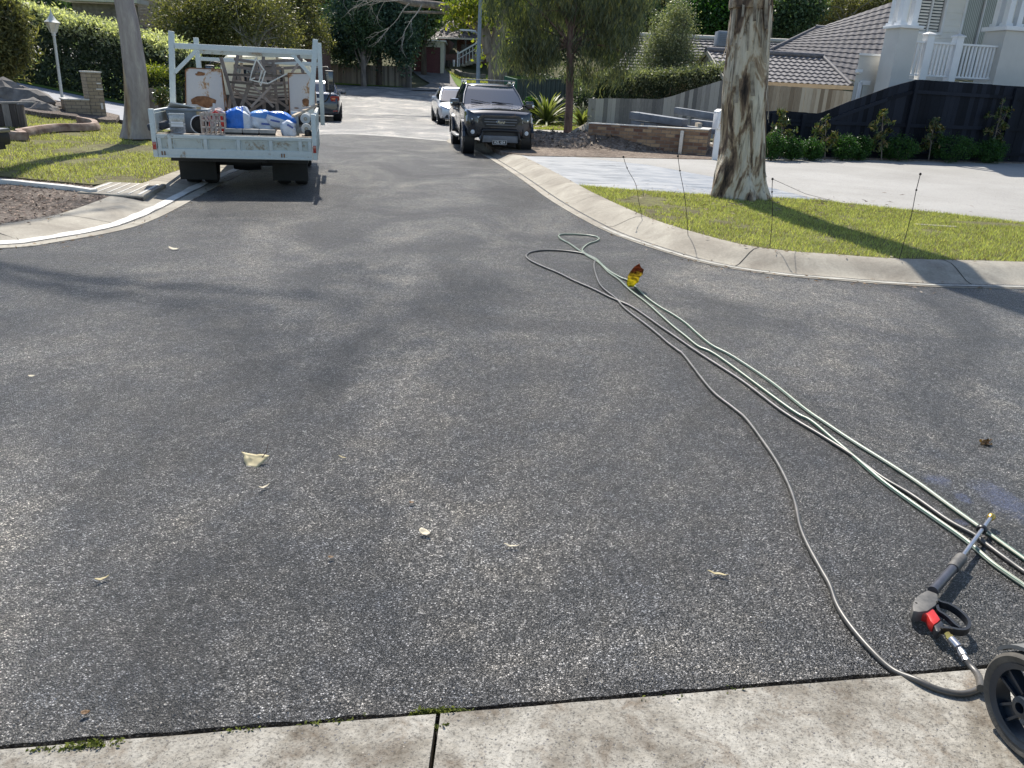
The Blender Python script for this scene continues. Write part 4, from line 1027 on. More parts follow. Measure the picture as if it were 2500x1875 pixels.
def ringpx(pl_, pr_, py, Y): # centre and radius from left/right pixel at a row
    a = at(pl_, py, Y); b = at(pr_, py, Y); return ((a.x+b.x)/2, Y, (a.z+b.z)/2, (b-a).length/2)
YR = 12.05
R_ = [ringpx(1758, 1856, 482, YR)] + [ringpx(a, b, y, YR) for a, b, y in ((1752, 1858, 430), (1760, 1865, 370), (1763, 1866, 300), (1764, 1869, 240), (1768, 1872, 180), (1778, 1878, 100), (1785, 1884, 20), (1788, 1890, -60))]
b0 = R_[0]; R_[0] = (b0[0], b0[1], .10, b0[3])
up_ = R_[-1]; R_ += [(up_[0]+.02, YR+.1, 7.2, .33), (up_[0]+.2, YR+.3, 9.0, .26)]
gum('gum_tree', 'thick gum tree with flaking cream and brown bark on the right lawn', R_, 150, 1.0, 'gum_rough', .13, 3, [(5.6, 15.4, 11.2, 2.4, 2.0, 1.4), (3.2, 16.5, 12.5, 1.8, 1.8, 1.3), (7.5, 14.2, 10.2, 1.7, 1.8, 1.1)], (46, 85))
# loose bark strips at its base
tgum = bpy.data.objects['gum_tree']; mb = MB(); rng = random.Random(5)
for k in range(34):
    q = rng.uniform(2.6, 6.6); z0 = rng.uniform(.02, 3.2); L_ = rng.uniform(.25, .8); rr_ = .42 if z0 > .7 else .47
    P_ = []
    for i in range(5):
        f = i/4; z = z0+L_*(1-f); kz = z+.1; cx_ = float(np.interp(kz, [r[2] for r in R_], [r[0] for r in R_]))-R_[0][0]; rz_ = float(np.interp(kz, [r[2] for r in R_], [r[3] for r in R_])); r2 = rz_+.01+.06*f*f*rng.uniform(.3, 1.0)
        P_.append((cx_+math.cos(q+.08*f)*r2, math.sin(q+.08*f)*r2, z))
    w0 = rng.uniform(.012, .03); o = len(mb.v)
    for p_ in P_:
        tq = Vector((-math.sin(q), math.cos(q), 0))*w0
        mb.v += [tuple(Vector(p_)-tq), tuple(Vector(p_)+tq)]
    for i in range(4): mb.f.append((o+2*i, o+2*i+1, o+2*i+3, o+2*i+2))
M['strip'] = simple('loose_bark', (.20, .14, .10), .9, var=.6, scale=5, c2=(.45, .38, .28))
mb.build('loose_bark', 'strip', tgum)
YL = 18.2
R_ = [ringpx(303, 366, 338, YL)] + [ringpx(a, b, y, YL) for a, b, y in ((306, 364, 300), (307, 361, 240), (304, 356, 180), (298, 347, 120), (289, 336, 50), (281, 324, 0), (272, 314, -60))]
b0 = R_[0]; R_[0] = (b0[0], b0[1], T(b0[0], b0[1])+.1, b0[3])
up_ = R_[-1]; R_ += [(up_[0]-.5, YL+.1, 6.6, .22), (up_[0]-.3, YL+.3, 10.0, .19), (up_[0]+.2, YL+.6, 14.5, .14)]
gum('gum_tree', 'smooth grey gum trunk with rust streak behind the left side of the truck', R_, 110, .5, 'gum_smooth', .05, 8, [(-9.6, 19.0, 12.0, 2.2, 2.0, 1.2), (-7.2, 19.8, 12.8, 1.8, 1.8, 1.1), (-11.6, 17.5, 11.2, 1.8, 1.8, 1.2), (-8, 19.5, 19.5, 3.2, 2.6, 1.4), (-4.6, 20.5, 18.0, 2.8, 2.4, 1.3), (-10.5, 21, 21.5, 2.6, 2.4, 1.2), (-5.8, 22.5, 21, 2.6, 2.2, 1.2)], (100, 60))

# ---- left garden
BG = 'trees and bushes along the far gardens'
def hedge(name, label, pts, hgt, thick, leaf, L, W, n, seed, cat='hedge', tips=None, jag=.12, off=0):
    rng = np.random.default_rng(seed); pts = [np.array(p[:2]) for p in pts]; seg = [np.linalg.norm(b-a) for a, b in zip(pts, pts[1:])]; tot = sum(seg)
    s_ = rng.uniform(0, tot, n); P = np.empty((n, 3))
    for i, q in enumerate(s_):
        k = 0
        while k < len(seg)-1 and q > seg[k]: q -= seg[k]; k += 1
        d = (pts[k+1]-pts[k])/seg[k]; c = pts[k]+d*q; nr = np.array([d[1], -d[0]])
        hh = hgt(s_[i]/tot)*(1+jag*mnoise.noise(Vector((s_[i]*.9, seed, 0)))+.06*mnoise.noise(Vector((s_[i]*4, seed, 3))))
        face = rng.random()
        if face < .55: o = thick/2*(1-.25*rng.random()**2); z = hh*rng.random()
        elif face < .8: o = rng.uniform(-thick/2, thick/2); z = hh*(1-.07*rng.random())
        else: o = rng.uniform(-thick/2, thick/2); z = hh*rng.random()
        o += .10*mnoise.noise(Vector((s_[i]*2.2, z*2.2, seed)))*2
        x, y = c+nr*o; P[i] = (x, y, T(x, y)+off+z)
    c0 = P.mean(0); c0[2] = P[:, 2].min(); t = thing(name, label, cat, tuple(c0))
    leaf_object('foliage', P-c0, L, W, leaf, t, 0, seed)
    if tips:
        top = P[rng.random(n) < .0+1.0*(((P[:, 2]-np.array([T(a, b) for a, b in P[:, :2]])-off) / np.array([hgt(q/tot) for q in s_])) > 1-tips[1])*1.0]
        leaf_object('lit_pale_tips', top-c0+rng.normal(size=top.shape)*.12+np.array([0, -.08, .1]), L*1.0, W*.8, tips[0], t, 0, seed+9)  # paler leaves stand in for sun on the hedge top
    # solid dark core of stems
    mb = MB()
    for k in range(len(pts)-1):
        m_ = max(2, int(seg[k]/.8))
        for j in range(m_):
            f = (j+.5)/m_; c = pts[k]*(1-f)+pts[k+1]*f; h_ = hgt((sum(seg[:k])+f*seg[k])/tot)*.8; z = T(*c)+off
            for e in range(3):
                a = rng.uniform(-.25, .25, 3)
                mb.tube([(c[0]+a[0]-c0[0], c[1]+a[1]-c0[1], z-c0[2]), (c[0]+a[0]*2-c0[0], c[1]+a[2]*2-c0[1], z+h_-c0[2])], [.05, .02], 5, cap=False)
    mb.build('stems', 'bark_dark', t); return t
hedge('tall_hedge', 'tall dark green hedge with silvery sunlit top behind the lamp post', [(-27, 35), (-19.8, 31.5), (-15.2, 30.2), (-12.2, 29.6)], lambda f: 3.15-.95*f, 1.7, 'leaf_hedge', .15, .07, 62000, 11, tips=('leaf_lit_tip', .17), off=.0)
tree('garden_tree', 'olive feathery conifer branches reaching in at the top left corner', 'tree', (-20.5, 24.5), [(-20.5, 24.5, T(-20.5, 24.5), .18), (-20.4, 24.5, 3.5, .12), (-20.2, 24.6, 6.5, .05)],
     [bl(-10, 30, 23, 60, 40), bl(0, 110, 23, 60, 45), bl(-20, 160, 23, 55, 30), bl(30, 70, 23, 26, 30), bl(38, 130, 23, 26, 22)], 'leaf_olive', .16, .04, 260, 60, .28, 'bark_dark', seed=21, droop=.25)
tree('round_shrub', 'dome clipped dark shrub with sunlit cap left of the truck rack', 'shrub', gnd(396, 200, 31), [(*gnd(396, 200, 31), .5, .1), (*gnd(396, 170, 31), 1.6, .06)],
     [bl(395, 165, 31, 46, 50)], 'leaf_dark', .09, .06, 330, 55, .22, 'bark_dark', seed=22, tips=('leaf_lit_tip', .12), shell=.75, nlimb=4)
tree('pink_bush', 'loose bush with cream tips beside the truck post', 'shrub', gnd(445, 180, 27), [(*gnd(445, 220, 27), .3, .06), (*gnd(447, 170, 27), 1.5, .03)],
     [bl(446, 150, 27, 24, 30), bl(440, 185, 27, 20, 25)], 'leaf_hedge', .09, .05, 90, 45, .2, 'bark_dark', seed=23, tips=('leaf_lit_tip', .25), nlimb=4)
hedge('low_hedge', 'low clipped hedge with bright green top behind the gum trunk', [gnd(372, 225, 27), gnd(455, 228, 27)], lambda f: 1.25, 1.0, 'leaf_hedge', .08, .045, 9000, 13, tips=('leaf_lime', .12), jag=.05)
tree('garden_plant', 'small straggly garden plant between the gum trunk and truck', 'plant', gnd(395, 262, 21), [(*gnd(395, 262, 21), .4, .03), (*gnd(398, 235, 21), .9, .02)],
     [bl(396, 235, 21, 13, 22)], 'leaf_mag', .08, .04, 30, 30, .12, 'bark_dark', seed=24, nlimb=4)
# weathered stump post
c = gnd(374, 245, 22); t = thing('timber_post', 'weathered round timber post between gum trunk and truck', 'post', (*c, T(*c)))
MB().tube([(0, 0, -.1), (.01, 0, .6), (.0, 0, 1.05)], [.12, .115, .11], 12).build('post', 'bark_grey', t, smooth=60)
# ---- trees behind the truck
sx = lambda s, u: (-sA*s+cA*u, cA*s+sA*u)
def bgt(name, label, px, Y, blobs, leaf, L, W, nc, nl, rc, bark, seed, tr=.2, lean=0, droop=0., nlimb=12, limb_r=.06, tips=None, shell=.35, pytop=60, cat='tree'):
    b = gnd(px, 150, Y); z = T(*b); tp = at(px+lean, pytop, Y)
    return tree(name, label, cat, b, [(b[0], b[1], z-.2, tr*1.3), (b[0]*.6+tp.x*.4, Y, z+(tp.z-z)*.4, tr), (tp.x, Y, tp.z, tr*.45)], [bl(*q) for q in blobs], leaf, L, W, nc, nl, rc, bark, BG, droop, seed, nlimb, limb_r, shell, tips=tips)
bgt('olive_tree', 'brown olive tree crown directly behind the left rack post', 500, 44, [(450, 60, 44, 70, 60), (520, 95, 44, 80, 50), (560, 20, 44, 80, 50), (480, 130, 44, 50, 28)], 'leaf_olive', .17, .07, 420, 60, .55, 'bark_dark', 31, nlimb=16)
bgt('branching_tree', 'thin crowned tree with pale spreading branches above the truck cab', 620, 43, [(610, 50, 43, 70, 50), (680, 30, 43, 55, 45), (560, 20, 43, 50, 40), (700, 85, 43, 40, 30)], 'leaf_olive', .16, .06, 170, 45, .5, 'twig', 32, tr=.14, nlimb=22, limb_r=.07, pytop=90)
bgt('grey_shrub', 'silver grey shrubby tree above the cab centre', 640, 47, [(640, 75, 47, 65, 55), (680, 110, 47, 45, 30), (600, 115, 47, 50, 28)], 'leaf_grey', .14, .05, 260, 55, .45, 'bark_grey', 33)
bgt('brown_tree', 'brownish gum crown between the grey shrub and dark fence tree', 735, 49, [(735, 50, 49, 50, 60), (760, 100, 49, 42, 36), (700, 10, 49, 60, 30), (740, -60, 49, 60, 45)], 'leaf_olive', .18, .06, 260, 55, .5, 'bark_grey', 34, droop=.2)
bgt('fence_tree', 'large dark blue green tree standing against the far fence', 925, 60, [(880, 60, 60, 85, 70), (960, 90, 60, 60, 65), (860, 120, 60, 75, 36), (940, 20, 60, 80, 45), (820, 95, 60, 42, 42), (985, 120, 60, 34, 36), (1000, 60, 60, 30, 40), (900, -40, 60, 90, 50), (850, -90, 60, 80, 50), (960, -110, 60, 70, 50), (900, -190, 59, 90, 50), (990, -230, 59, 70, 50), (830, -230, 59, 70, 50)], 'leaf_blue', .22, .11, 1350, 65, .6, 'bark_dark', 35, nlimb=14)
t = bgt('street_tree', 'slim verge tree in front of the far paling fence', 886, 57.5, [(886, 60, 57.5, 40, 40), (900, 95, 57.5, 28, 22)], 'leaf_dark', .2, .1, 140, 45, .5, 'bark_grey', 36, tr=.17, nlimb=8, pytop=80)
bgt('bright_shrub', 'dark evergreen tree right of the far fence tree', 1035, 66, [(1030, 60, 66, 30, 45), (1010, 20, 66, 40, 35), (1055, 25, 66, 32, 30), (1040, -50, 62, 70, 50)], 'leaf_dark', .24, .13, 260, 55, .6, 'bark_dark', 37)
# deciduous tree behind the ute: forked trunk with a long limb to the left
Yd = 42; b = gnd(1218, 200, Yd); z = T(*b)
def Q(px, py, Y=Yd): p = at(px, py, Y); return (p.x, p.y, p.z)
td = tree('autumn_tree', 'big deciduous tree with forked trunk and lime leaves behind the ute', 'tree', b, [(b[0], b[1], z-.2, .58), (*Q(1215, 160), .48), (*Q(1215, 110), .40), (*Q(1222, 60), .30), (*Q(1240, 10), .22), (*Q(1250, -60), .12)],
     [bl(1115, 40, 41, 36, 26), bl(1145, 15, 41, 50, 24), bl(1180, 20, 41, 34, 30), bl(1205, 100, 44, 32, 28), bl(1190, 135, 44, 22, 14), bl(1290, 60, 43, 50, 40), bl(1260, -10, 42, 70, 30)], 'leaf_lime', .20, .13, 190, 22, .5, 'bark_grey', BG, .1, 41, 10, .05, .2)
mb = MB(); bx_ = Vector((b[0], b[1], z))
for pth, r0_, r1_ in (([(1195, 130), (1182, 90), (1150, 55), (1110, 25), (1060, 12), (1000, 6), (930, -15)], .30, .12), ([(1200, 150), (1192, 100), (1180, 60), (1165, 20), (1150, -30)], .26, .14), ([(1140, 42), (1100, 32), (1040, 30), (985, 30)], .10, .04), ([(1215, 110), (1228, 70), (1232, 30), (1222, -20)], .2, .1)):
    C_ = catmull([Vector(Q(a, c_)) - bx_ for a, c_ in pth], 5); mb.tube(C_, [r0_+(r1_-r0_)*i/(len(C_)-1) for i in range(len(C_))], 9)
mb.build('limbs', 'bark_grey', td, smooth=70)
# bare twigs hanging from the limb
rng = random.Random(12); mb = MB()
def twig(p, d, L_, r, dep):
    q = p; pts = [p]
    for k in range(5):
        d = (d+Vector((rng.uniform(-.35, .35), rng.uniform(-.2, .2), rng.uniform(-.32, .25)))).normalized(); q = q+d*L_/5; pts.append(q)
    mb.tube(pts, [r*(1-.7*k/5) for k in range(6)], 5, cap=False)
    if dep:
        for k in range(3): twig(pts[rng.randrange(2, 6)], (d+Vector((rng.uniform(-.9, .9), 0, rng.uniform(-.8, .5)))).normalized(), L_*.6, r*.5, dep-1)
for (px, py, dx, dz) in ((985, 0, -1, -.15), (960, -4, -1, -.05), (940, -8, -.9, -.25), (1000, 8, -.8, -.35), (920, -12, -1, -.1), (1030, 12, -.3, -.5)):
    twig(Vector(Q(px, py, 40))-bx_, Vector((dx, 0, dz)).normalized(), 1.5, .035, 2)
mb.build('bare_twigs', 'twig', td, smooth=70)
# weeping tree at centre
b = gp(1390, 345, .1); b = (b.x-.05, 24.6); z = T(*b)
YW = 24.6
def Q2(px, py): p = at(px, py, YW); return (p.x, p.y, p.z)
tree('weeping_gum', 'weeping gum with slim reddish trunk standing in the soil heap', 'tree', b, [(b[0], b[1], z-.1, .17), (*Q2(1388, 300), .125), (*Q2(1391, 220), .115), (*Q2(1392, 150), .11), (*Q2(1392, 90), .10), (*Q2(1400, 40), .075), (*Q2(1404, 0), .06), (*Q2(1408, -70), .03)],
     [bl(1390, 20, 24.6, 110, 60), bl(1290, 60, 24.6, 70, 60), bl(1490, 60, 24.6, 70, 70), bl(1260, 130, 24.6, 50, 38), bl(1330, 130, 24.6, 60, 44), bl(1450, 130, 24.6, 60, 44), bl(1530, 110, 24.6, 34, 44), bl(1300, 165, 24.4, 40, 22), bl(1440, 185, 24.6, 55, 24), bl(1510, 175, 24.6, 36, 26), bl(1340, -30, 24.6, 120, 40), bl(1225, -10, 24.6, 60, 50), bl(1540, 0, 24.6, 60, 55), bl(1480, -60, 24.6, 90, 45), bl(1260, -80, 24.6, 90, 45)],
     'leaf_weep', .22, .022, 520, 58, .22, 'bark_red', None, .62, 51, 60, .03, .15, 1.5)
# strappy flax plants
def flax(name, label, x, y, n, L_, seed, cat='plant'):
    z = T(x, y)+.12; t = thing(name, label, cat, (x, y, z)); rng = random.Random(seed); mb = MB()
    for k in range(n):
        a = rng.uniform(0, 2*math.pi); el = rng.uniform(.35, 1.45); ln = L_*rng.uniform(.6, 1.1); w_ = rng.uniform(.03, .055); d = Vector((math.cos(a), math.sin(a), 0)); sd_ = Vector((-d.y, d.x, 0))
        o = len(mb.v); m_ = 7
        for i in range(m_):
            f = i/(m_-1); hor = ln*math.cos(el)*f+ln*.25*f*f; ver = ln*math.sin(el)*f-ln*.62*f*f*(1.2-math.sin(el)*.7)
            ww = w_*(1-f**3)*(.6+.8*math.sin(min(1, f*1.4)*math.pi/1.6)); c = d*hor+Vector((0, 0, max(.02, ver)))
            mb.v += [tuple(c-sd_*ww), tuple(c+sd_*ww)]
        for i in range(m_-1): mb.f.append((o+2*i, o+2*i+1, o+2*i+3, o+2*i+2))
    mb.build('leaves', 'leaf_flax', t); return t
p = at(1335, 272, 32.5); flax('flax_plant', 'big strappy flax with pale arching leaves left of the weeping tree', p.x, 32.5, 130, 1.9, 3)
p = at(1425, 268, 32.8); flax('flax_plant', 'smaller darker strappy plant between weeping tree and grey fence', p.x, 32.8, 90, 1.5, 4)
tree('low_shrub', 'low round green shrub left of the flax', 'shrub', gnd(1295, 265, 33), [(*gnd(1295, 268, 33), .2, .05), (*gnd(1295, 255, 33), .6, .03)], [bl(1297, 258, 33, 16, 14)], 'leaf_box', .10, .05, 60, 40, .15, 'bark_dark', seed=61, nlimb=3)
tree('low_shrub', 'dark broad shrub filling between flax and grey fence', 'shrub', gnd(1440, 240, 35), [(*gnd(1440, 262, 35), .2, .06), (*gnd(1440, 240, 35), 1.0, .03)], [bl(1415, 245, 35, 30, 26), bl(1470, 215, 36, 40, 24), bl(1380, 215, 37, 45, 28), bl(1320, 215, 38, 40, 26)], 'leaf_hedge', .12, .06, 200, 45, .3, 'bark_dark', seed=62, nlimb=5)
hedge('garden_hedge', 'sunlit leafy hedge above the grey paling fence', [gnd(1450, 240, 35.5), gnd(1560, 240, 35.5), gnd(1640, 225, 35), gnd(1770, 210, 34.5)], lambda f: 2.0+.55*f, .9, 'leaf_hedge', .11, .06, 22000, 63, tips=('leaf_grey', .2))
bgt('grey_tree', 'fine leaved grey green tree in front of the tiled roofs', 1625, 37, [(1640, 90, 37, 52, 52), (1655, 50, 37, 30, 40), (1610, 140, 37, 50, 50), (1660, 150, 37, 45, 45), (1580, 190, 37, 40, 30), (1655, 20, 37, 18, 22)], 'leaf_grey', .09, .035, 560, 60, .35, 'bark_dark', 64, tr=.10, nlimb=26, limb_r=.035, pytop=90)
# right background
bgt('dark_evergreen', 'glossy dark evergreen behind the grey green tree and cooler roof', 1750, 58, [(1730, 55, 58, 60, 50), (1790, 30, 58, 60, 50), (1700, 20, 58, 60, 30)], 'leaf_box', .24, .13, 420, 55, .6, 'bark_dark', 65)
bgt('dark_pine', 'deep green tree right of the big gum trunk', 1920, 60, [(1920, 50, 60, 60, 50), (1900, 95, 60, 50, 22), (1950, 20, 60, 60, 35)], 'leaf_dark', .24, .11, 420, 55, .6, 'bark_dark', 66)
bgt('spreading_gum', 'olive gum with bare pale limbs above the dark tiled roof', 2060, 62, [(2050, 20, 62, 90, 36), (2120, 40, 62, 70, 30), (2000, 60, 62, 40, 26), (2160, 0, 62, 60, 36)], 'leaf_olive', .2, .07, 330, 50, .6, 'twig', 67, tr=.16, nlimb=26, limb_r=.10, pytop=40)
# filling row further up the hill
k = 0
for px, Y, lf, lab in ((40, 58, 'leaf_dark', 'dark tree far behind the tall hedge at left'), (230, 62, 'leaf_olive', 'olive tree rising behind the hedge near the gum trunk'), (345, 66, 'leaf_dark', 'dark tree glimpsed between gum trunk and rack post'), (560, 72, 'leaf_hedge', 'mid green tree far behind the truck'), (760, 76, 'leaf_olive', 'olive tree far behind the dark fence tree'),
                      (1110, 84, 'leaf_dark', 'dark tree on the hill behind the far house roof'), (1200, 74, 'leaf_hedge', 'mid green tree far behind the forked trunk'), (1330, 66, 'leaf_hedge', 'tree far behind the weeping gum on its left'), (1490, 68, 'leaf_dark', 'dark tree far behind the weeping gum on its right'), (1620, 74, 'leaf_olive', 'olive tree on the hill above the corrugated roof'),
                      (1840, 78, 'leaf_dark', 'dark tree far behind the big gum trunk'), (2010, 82, 'leaf_hedge', 'mid green tree on the skyline above the dark roof'), (2200, 80, 'leaf_dark', 'dark tree behind the white balcony house')):
    k += 1
    bgt('hill_tree', lab, px, Y, [(px, 70, Y, 80, 60), (px-40, 20, Y, 70, 50), (px+45, 10, Y, 75, 55), (px+10, 120, Y, 70, 30)], lf, .34, .18, 300, 42, .8, 'bark_dark', 70+k, tr=.3, nlimb=6)
# distant wood
rng = np.random.default_rng(77); P = []
for k in range(420):
    x, y = rng.uniform(-75, 75), rng.uniform(92, 112); z = T(x, y); hh = rng.uniform(6, 15)
    c = np.array([x, y, z+hh*rng.uniform(.2, 1)]); P.append(c+rng.normal(size=(150, 3))*np.array([1.9, 1.2, 1.5]))
P = np.vstack(P); o = leaf_object('distant_trees', P, .8, .45, 'leaf_dark', seed=5); tag(o, 'distant mass of trees along the hill', 'trees', kind='stuff')
# garden plants along the dark fence
MAGX = [(1912, 388, 270, 'magnolia nearest the gum trunk with bronze leaf tips'), (2022, 390, 290, 'thin upright magnolia second from the gum trunk'), (2160, 392, 275, 'leafy magnolia at the middle of the dark fence'), (2275, 392, 285, 'spreading magnolia right of the fence kink post'), (2425, 392, 240, 'tallest magnolia near the right end of the dark fence')]
for i, (px, pb, pt, lab) in enumerate(MAGX):
    p = gp(px, pb, .16); YY = min(p.y+.25, 21+(p.x-6.6)*.231-.42); px2 = {0: 0, 1: -6, 2: -5, 3: 8, 4: 25}[i]
    tpz = at(px, pt, YY).z; zz = .15; h_ = tpz-zz
    top = at(px+px2, pt, YY); bb = at(px-8, pb, YY)
    ks = YY/F
    tree('magnolia_shrub', lab, 'shrub', (bb.x, YY), [(bb.x, YY, .1, .016), ((bb.x+top.x)/2, YY, zz+h_*.5, .012), (top.x, YY, tpz, .006)],
         [((top.x*f+bb.x*(1-f))+dx*.16*(1.2 if i in (0, 3) else 1), YY+.02, zz+h_*f, .15 if f > .8 else .22, .14, .11) for f, dx in ((.95, 0), (.8, .8), (.72, -.9), (.58, .9), (.5, -.7), (.38, .6), (.3, -.9))], 'leaf_mag', .13, .045, 34, 13, .07, 'bark_grey', 'young magnolias planted along the dark fence', -.35, 90+i, 9, .008, .3)
BOX = [(1885, 26, 36, 'box bush peeping out right of the gum trunk'), (1935, 22, 26, 'smallest round box bush beside the first magnolia'), (1980, 22, 26, 'small box bush between first and second magnolia'), (2060, 24, 30, 'box bush just right of the second magnolia'), (2098, 20, 28, 'narrow box bush left of the middle magnolia'), (2195, 40, 32, 'wide box bush below the fence kink post'), (2325, 46, 36, 'largest round box bush right of the spreading magnolia'), (2412, 34, 30, 'last box bush at the foot of the tallest magnolia')]
for i, (px, rx, rz, lab) in enumerate(BOX):
    p = gp(px, 392 if px < 2200 else 397, .15); YY = min(p.y+.3, 21+(p.x-6.6)*.231-.48); k = YY/F*1.15
    c = at(px, 392-rz*.55, YY)
    tree('box_bush', lab, 'shrub', (c.x, YY), [(c.x, YY, .1, .02), (c.x, YY, .35, .015)], [(c.x, YY, .15+rz*k*.75, rx*k, rx*k*.9, rz*k*.75)], 'leaf_box', .045, .022, 110, 45, .09, 'bark_dark', 'round box bushes planted along the dark fence', 0, 110+i, 3, .01, .55, crown='foliage')
# ================================================================= fences
M['pal_grey'] = island('grey_palings', [(.3, (.16, .155, .15)), (.5, (.28, .265, .25)), (.7, (.42, .40, .37))])
M['pal_tan'] = island('tan_palings', [(.3, (.26, .20, .14)), (.5, (.42, .34, .25)), (.7, (.56, .48, .37))])
M['pal_dark'] = island('dark_stained_palings', [(.3, (.006, .008, .013)), (.5, (.011, .014, .022)), (.7, (.018, .022, .033))], .7, spec=.15)
M['pal_far'] = island('far_palings', [(.3, (.10, .09, .08)), (.5, (.17, .155, .14)), (.7, (.25, .23, .20))])
def fence(name, label, tops, mat, base=0.0, bw=.11, gap=.006, th=.018, rails=None, posts=None, jag=.008, zfun=None, post_mat=None, front_rails=False):
    """tops: [(x,y,ztop)] along the fence"""
    x0, y0, _ = tops[0]; z0 = T(x0, y0)
    t = thing(name, label, 'fence', (x0, y0, z0)); rng = random.Random(len(tops)+int(abs(x0)*10)); mb = MB()
    cum = [0]
    for a, b in zip(tops, tops[1:]): cum.append(cum[-1]+math.hypot(b[0]-a[0], b[1]-a[1]))
    s = 0
    X = [q[0] for q in tops]; Y = [q[1] for q in tops]; Z_ = [q[2] for q in tops]
    f = lambda A, s: float(np.interp(s, cum, A))
    while s < cum[-1]-bw*.5:
        w_ = bw*rng.uniform(.9, 1.08); c = s+w_/2
        x, y = f(X, c), f(Y, c); zt0 = f(Z_, s)+rng.uniform(-jag, jag); zt1 = f(Z_, s+w_)+(zt0-f(Z_, s)); dx, dy = f(X, s+w_)-f(X, s), f(Y, s+w_)-f(Y, s)
        n_ = math.hypot(dx, dy) or 1; ang = math.atan2(dy, dx); zb = (zfun(x, y) if zfun else T(x, y))+base; off = rng.choice((0, .004, -.003))
        px, py = -math.sin(ang)*off, math.cos(ang)*off
        ux, uy = math.cos(ang)*w_/2, math.sin(ang)*w_/2; tx, ty = -math.sin(ang)*th/2, math.cos(ang)*th/2
        vs = [(x-ux-tx+px-x0, y-uy-ty+py-y0, zb-z0), (x+ux-tx+px-x0, y+uy-ty+py-y0, zb-z0), (x+ux+tx+px-x0, y+uy+ty+py-y0, zb-z0), (x-ux+tx+px-x0, y-uy+ty+py-y0, zb-z0)]
        vs += [(v[0], v[1], (zt0 if i in (0, 3) else zt1)-z0) for i, v in enumerate(vs[:4])]
        mb.add(vs, [(0, 3, 2, 1), (4, 5, 6, 7), (0, 1, 5, 4), (1, 2, 6, 5), (2, 3, 7, 6), (3, 0, 4, 7)]); s += w_+gap
    mb.build('palings', mat, t)
    for (drop, absz, ww) in (rails or []):
        r = MB()
        for a, b, ca, cb in zip(tops, tops[1:], cum, cum[1:]):
            ang = math.atan2(b[1]-a[1], b[0]-a[0]); sd = -1 if front_rails else 1
            o = Vector((-math.sin(ang), math.cos(ang), 0))*(sd*(th/2+.022))
            za = (a[2]-drop) if absz is None else T(a[0], a[1])+absz; zb_ = (b[2]-drop) if absz is None else T(b[0], b[1])+absz
            r.bar(Vector((a[0]-x0, a[1]-y0, za-z0))+o, Vector((b[0]-x0, b[1]-y0, zb_-z0))+o, .035, ww)
        r.build('rail', mat if post_mat is None else post_mat, t)
    for sp in (posts or []):
        c = f(X, sp), f(Y, sp); ang = math.atan2(Y[-1]-Y[0], X[-1]-X[0]); sd = -1 if front_rails else 1
        o = Vector((-math.sin(ang), math.cos(ang), 0))*(sd*.05)
        q = MB(); h_ = f(Z_, sp)-T(*c); q.box((c[0]-x0+o.x, c[1]-y0+o.y, T(*c)-z0+(h_-.05)/2), (.10, .085, h_-.05), (0, 0, ang)); q.build('post', mat if post_mat is None else post_mat, t)
    return t
FF = (6.6, 21.0); P_ = lambda px, py: onplane(px, py, FF, A13)
tp = [P_(1800, 275), P_(1905, 270), P_(2000, 277), P_(2075, 247), P_(2170, 213), P_(2238, 194), P_(2300, 198), P_(2420, 206), P_(2500, 212)]
last = tp[-1]; dirv = Vector((cA, sA, 0)); tp.append(last+dirv*3)
tops = [(p.x, p.y, p.z) for p in tp]
s_of = lambda p: (Vector((p.x, p.y, 0))-Vector((tops[0][0], tops[0][1], 0))).length
fence('dark_fence', 'navy black stained paling fence stepping up before the white house', tops, 'pal_dark', base=.12, bw=.148, gap=.004, rails=[(.30, None, .09), (0, 1.02, .09), (0, .35, .09)], posts=[s_of(P_(1957, 300)), s_of(P_(2236, 200)), s_of(P_(2480, 215)), 1.0], front_rails=True, jag=.004)
gA, gB = at(1437, 240, 32), at(1800, 200, 30.5)
pts = [(1437, 240, 32), (1530, 240.5, 31.7), (1608, 242, 31.4), (1640, 235, 31.2), (1700, 215, 31.0), (1762, 196, 30.7), (1800, 190, 30.5)]
tops = [(lambda p: (p.x, p.y, p.z))(at(*q)) for q in pts]
fence('paling_fence', 'weathered grey paling fence behind the brick wall', tops, 'pal_grey', base=0, bw=.15, rails=[(.3, None, .07)], posts=[.4, 3, 5.6])
pts = [(1800, 200, 30.4), (1870, 208, 29.6), (1960, 213, 28.6), (2090, 224, 27.2)]
tops = [(lambda p: (p.x, p.y, p.z))(at(*q)) for q in pts]
fence('paling_fence', 'newer tan paling fence right of the big gum trunk', tops, 'pal_tan', base=.0, bw=.13, rails=[(.3, None, .07)], posts=[.4, 3])  # tan palings carry the grazing sunlight in their colour
pts = [(330, 138, 60), (560, 146, 60), (780, 154, 60), (1004, 163, 60)]
tops = [(lambda p: (p.x, p.y, p.z))(at(*q)) for q in pts]
fence('paling_fence', 'long grey brown paling fence along the far verge', tops, 'pal_far', base=-.1, bw=.16, rails=[(.3, None, .07)], posts=[2, 10, 17])
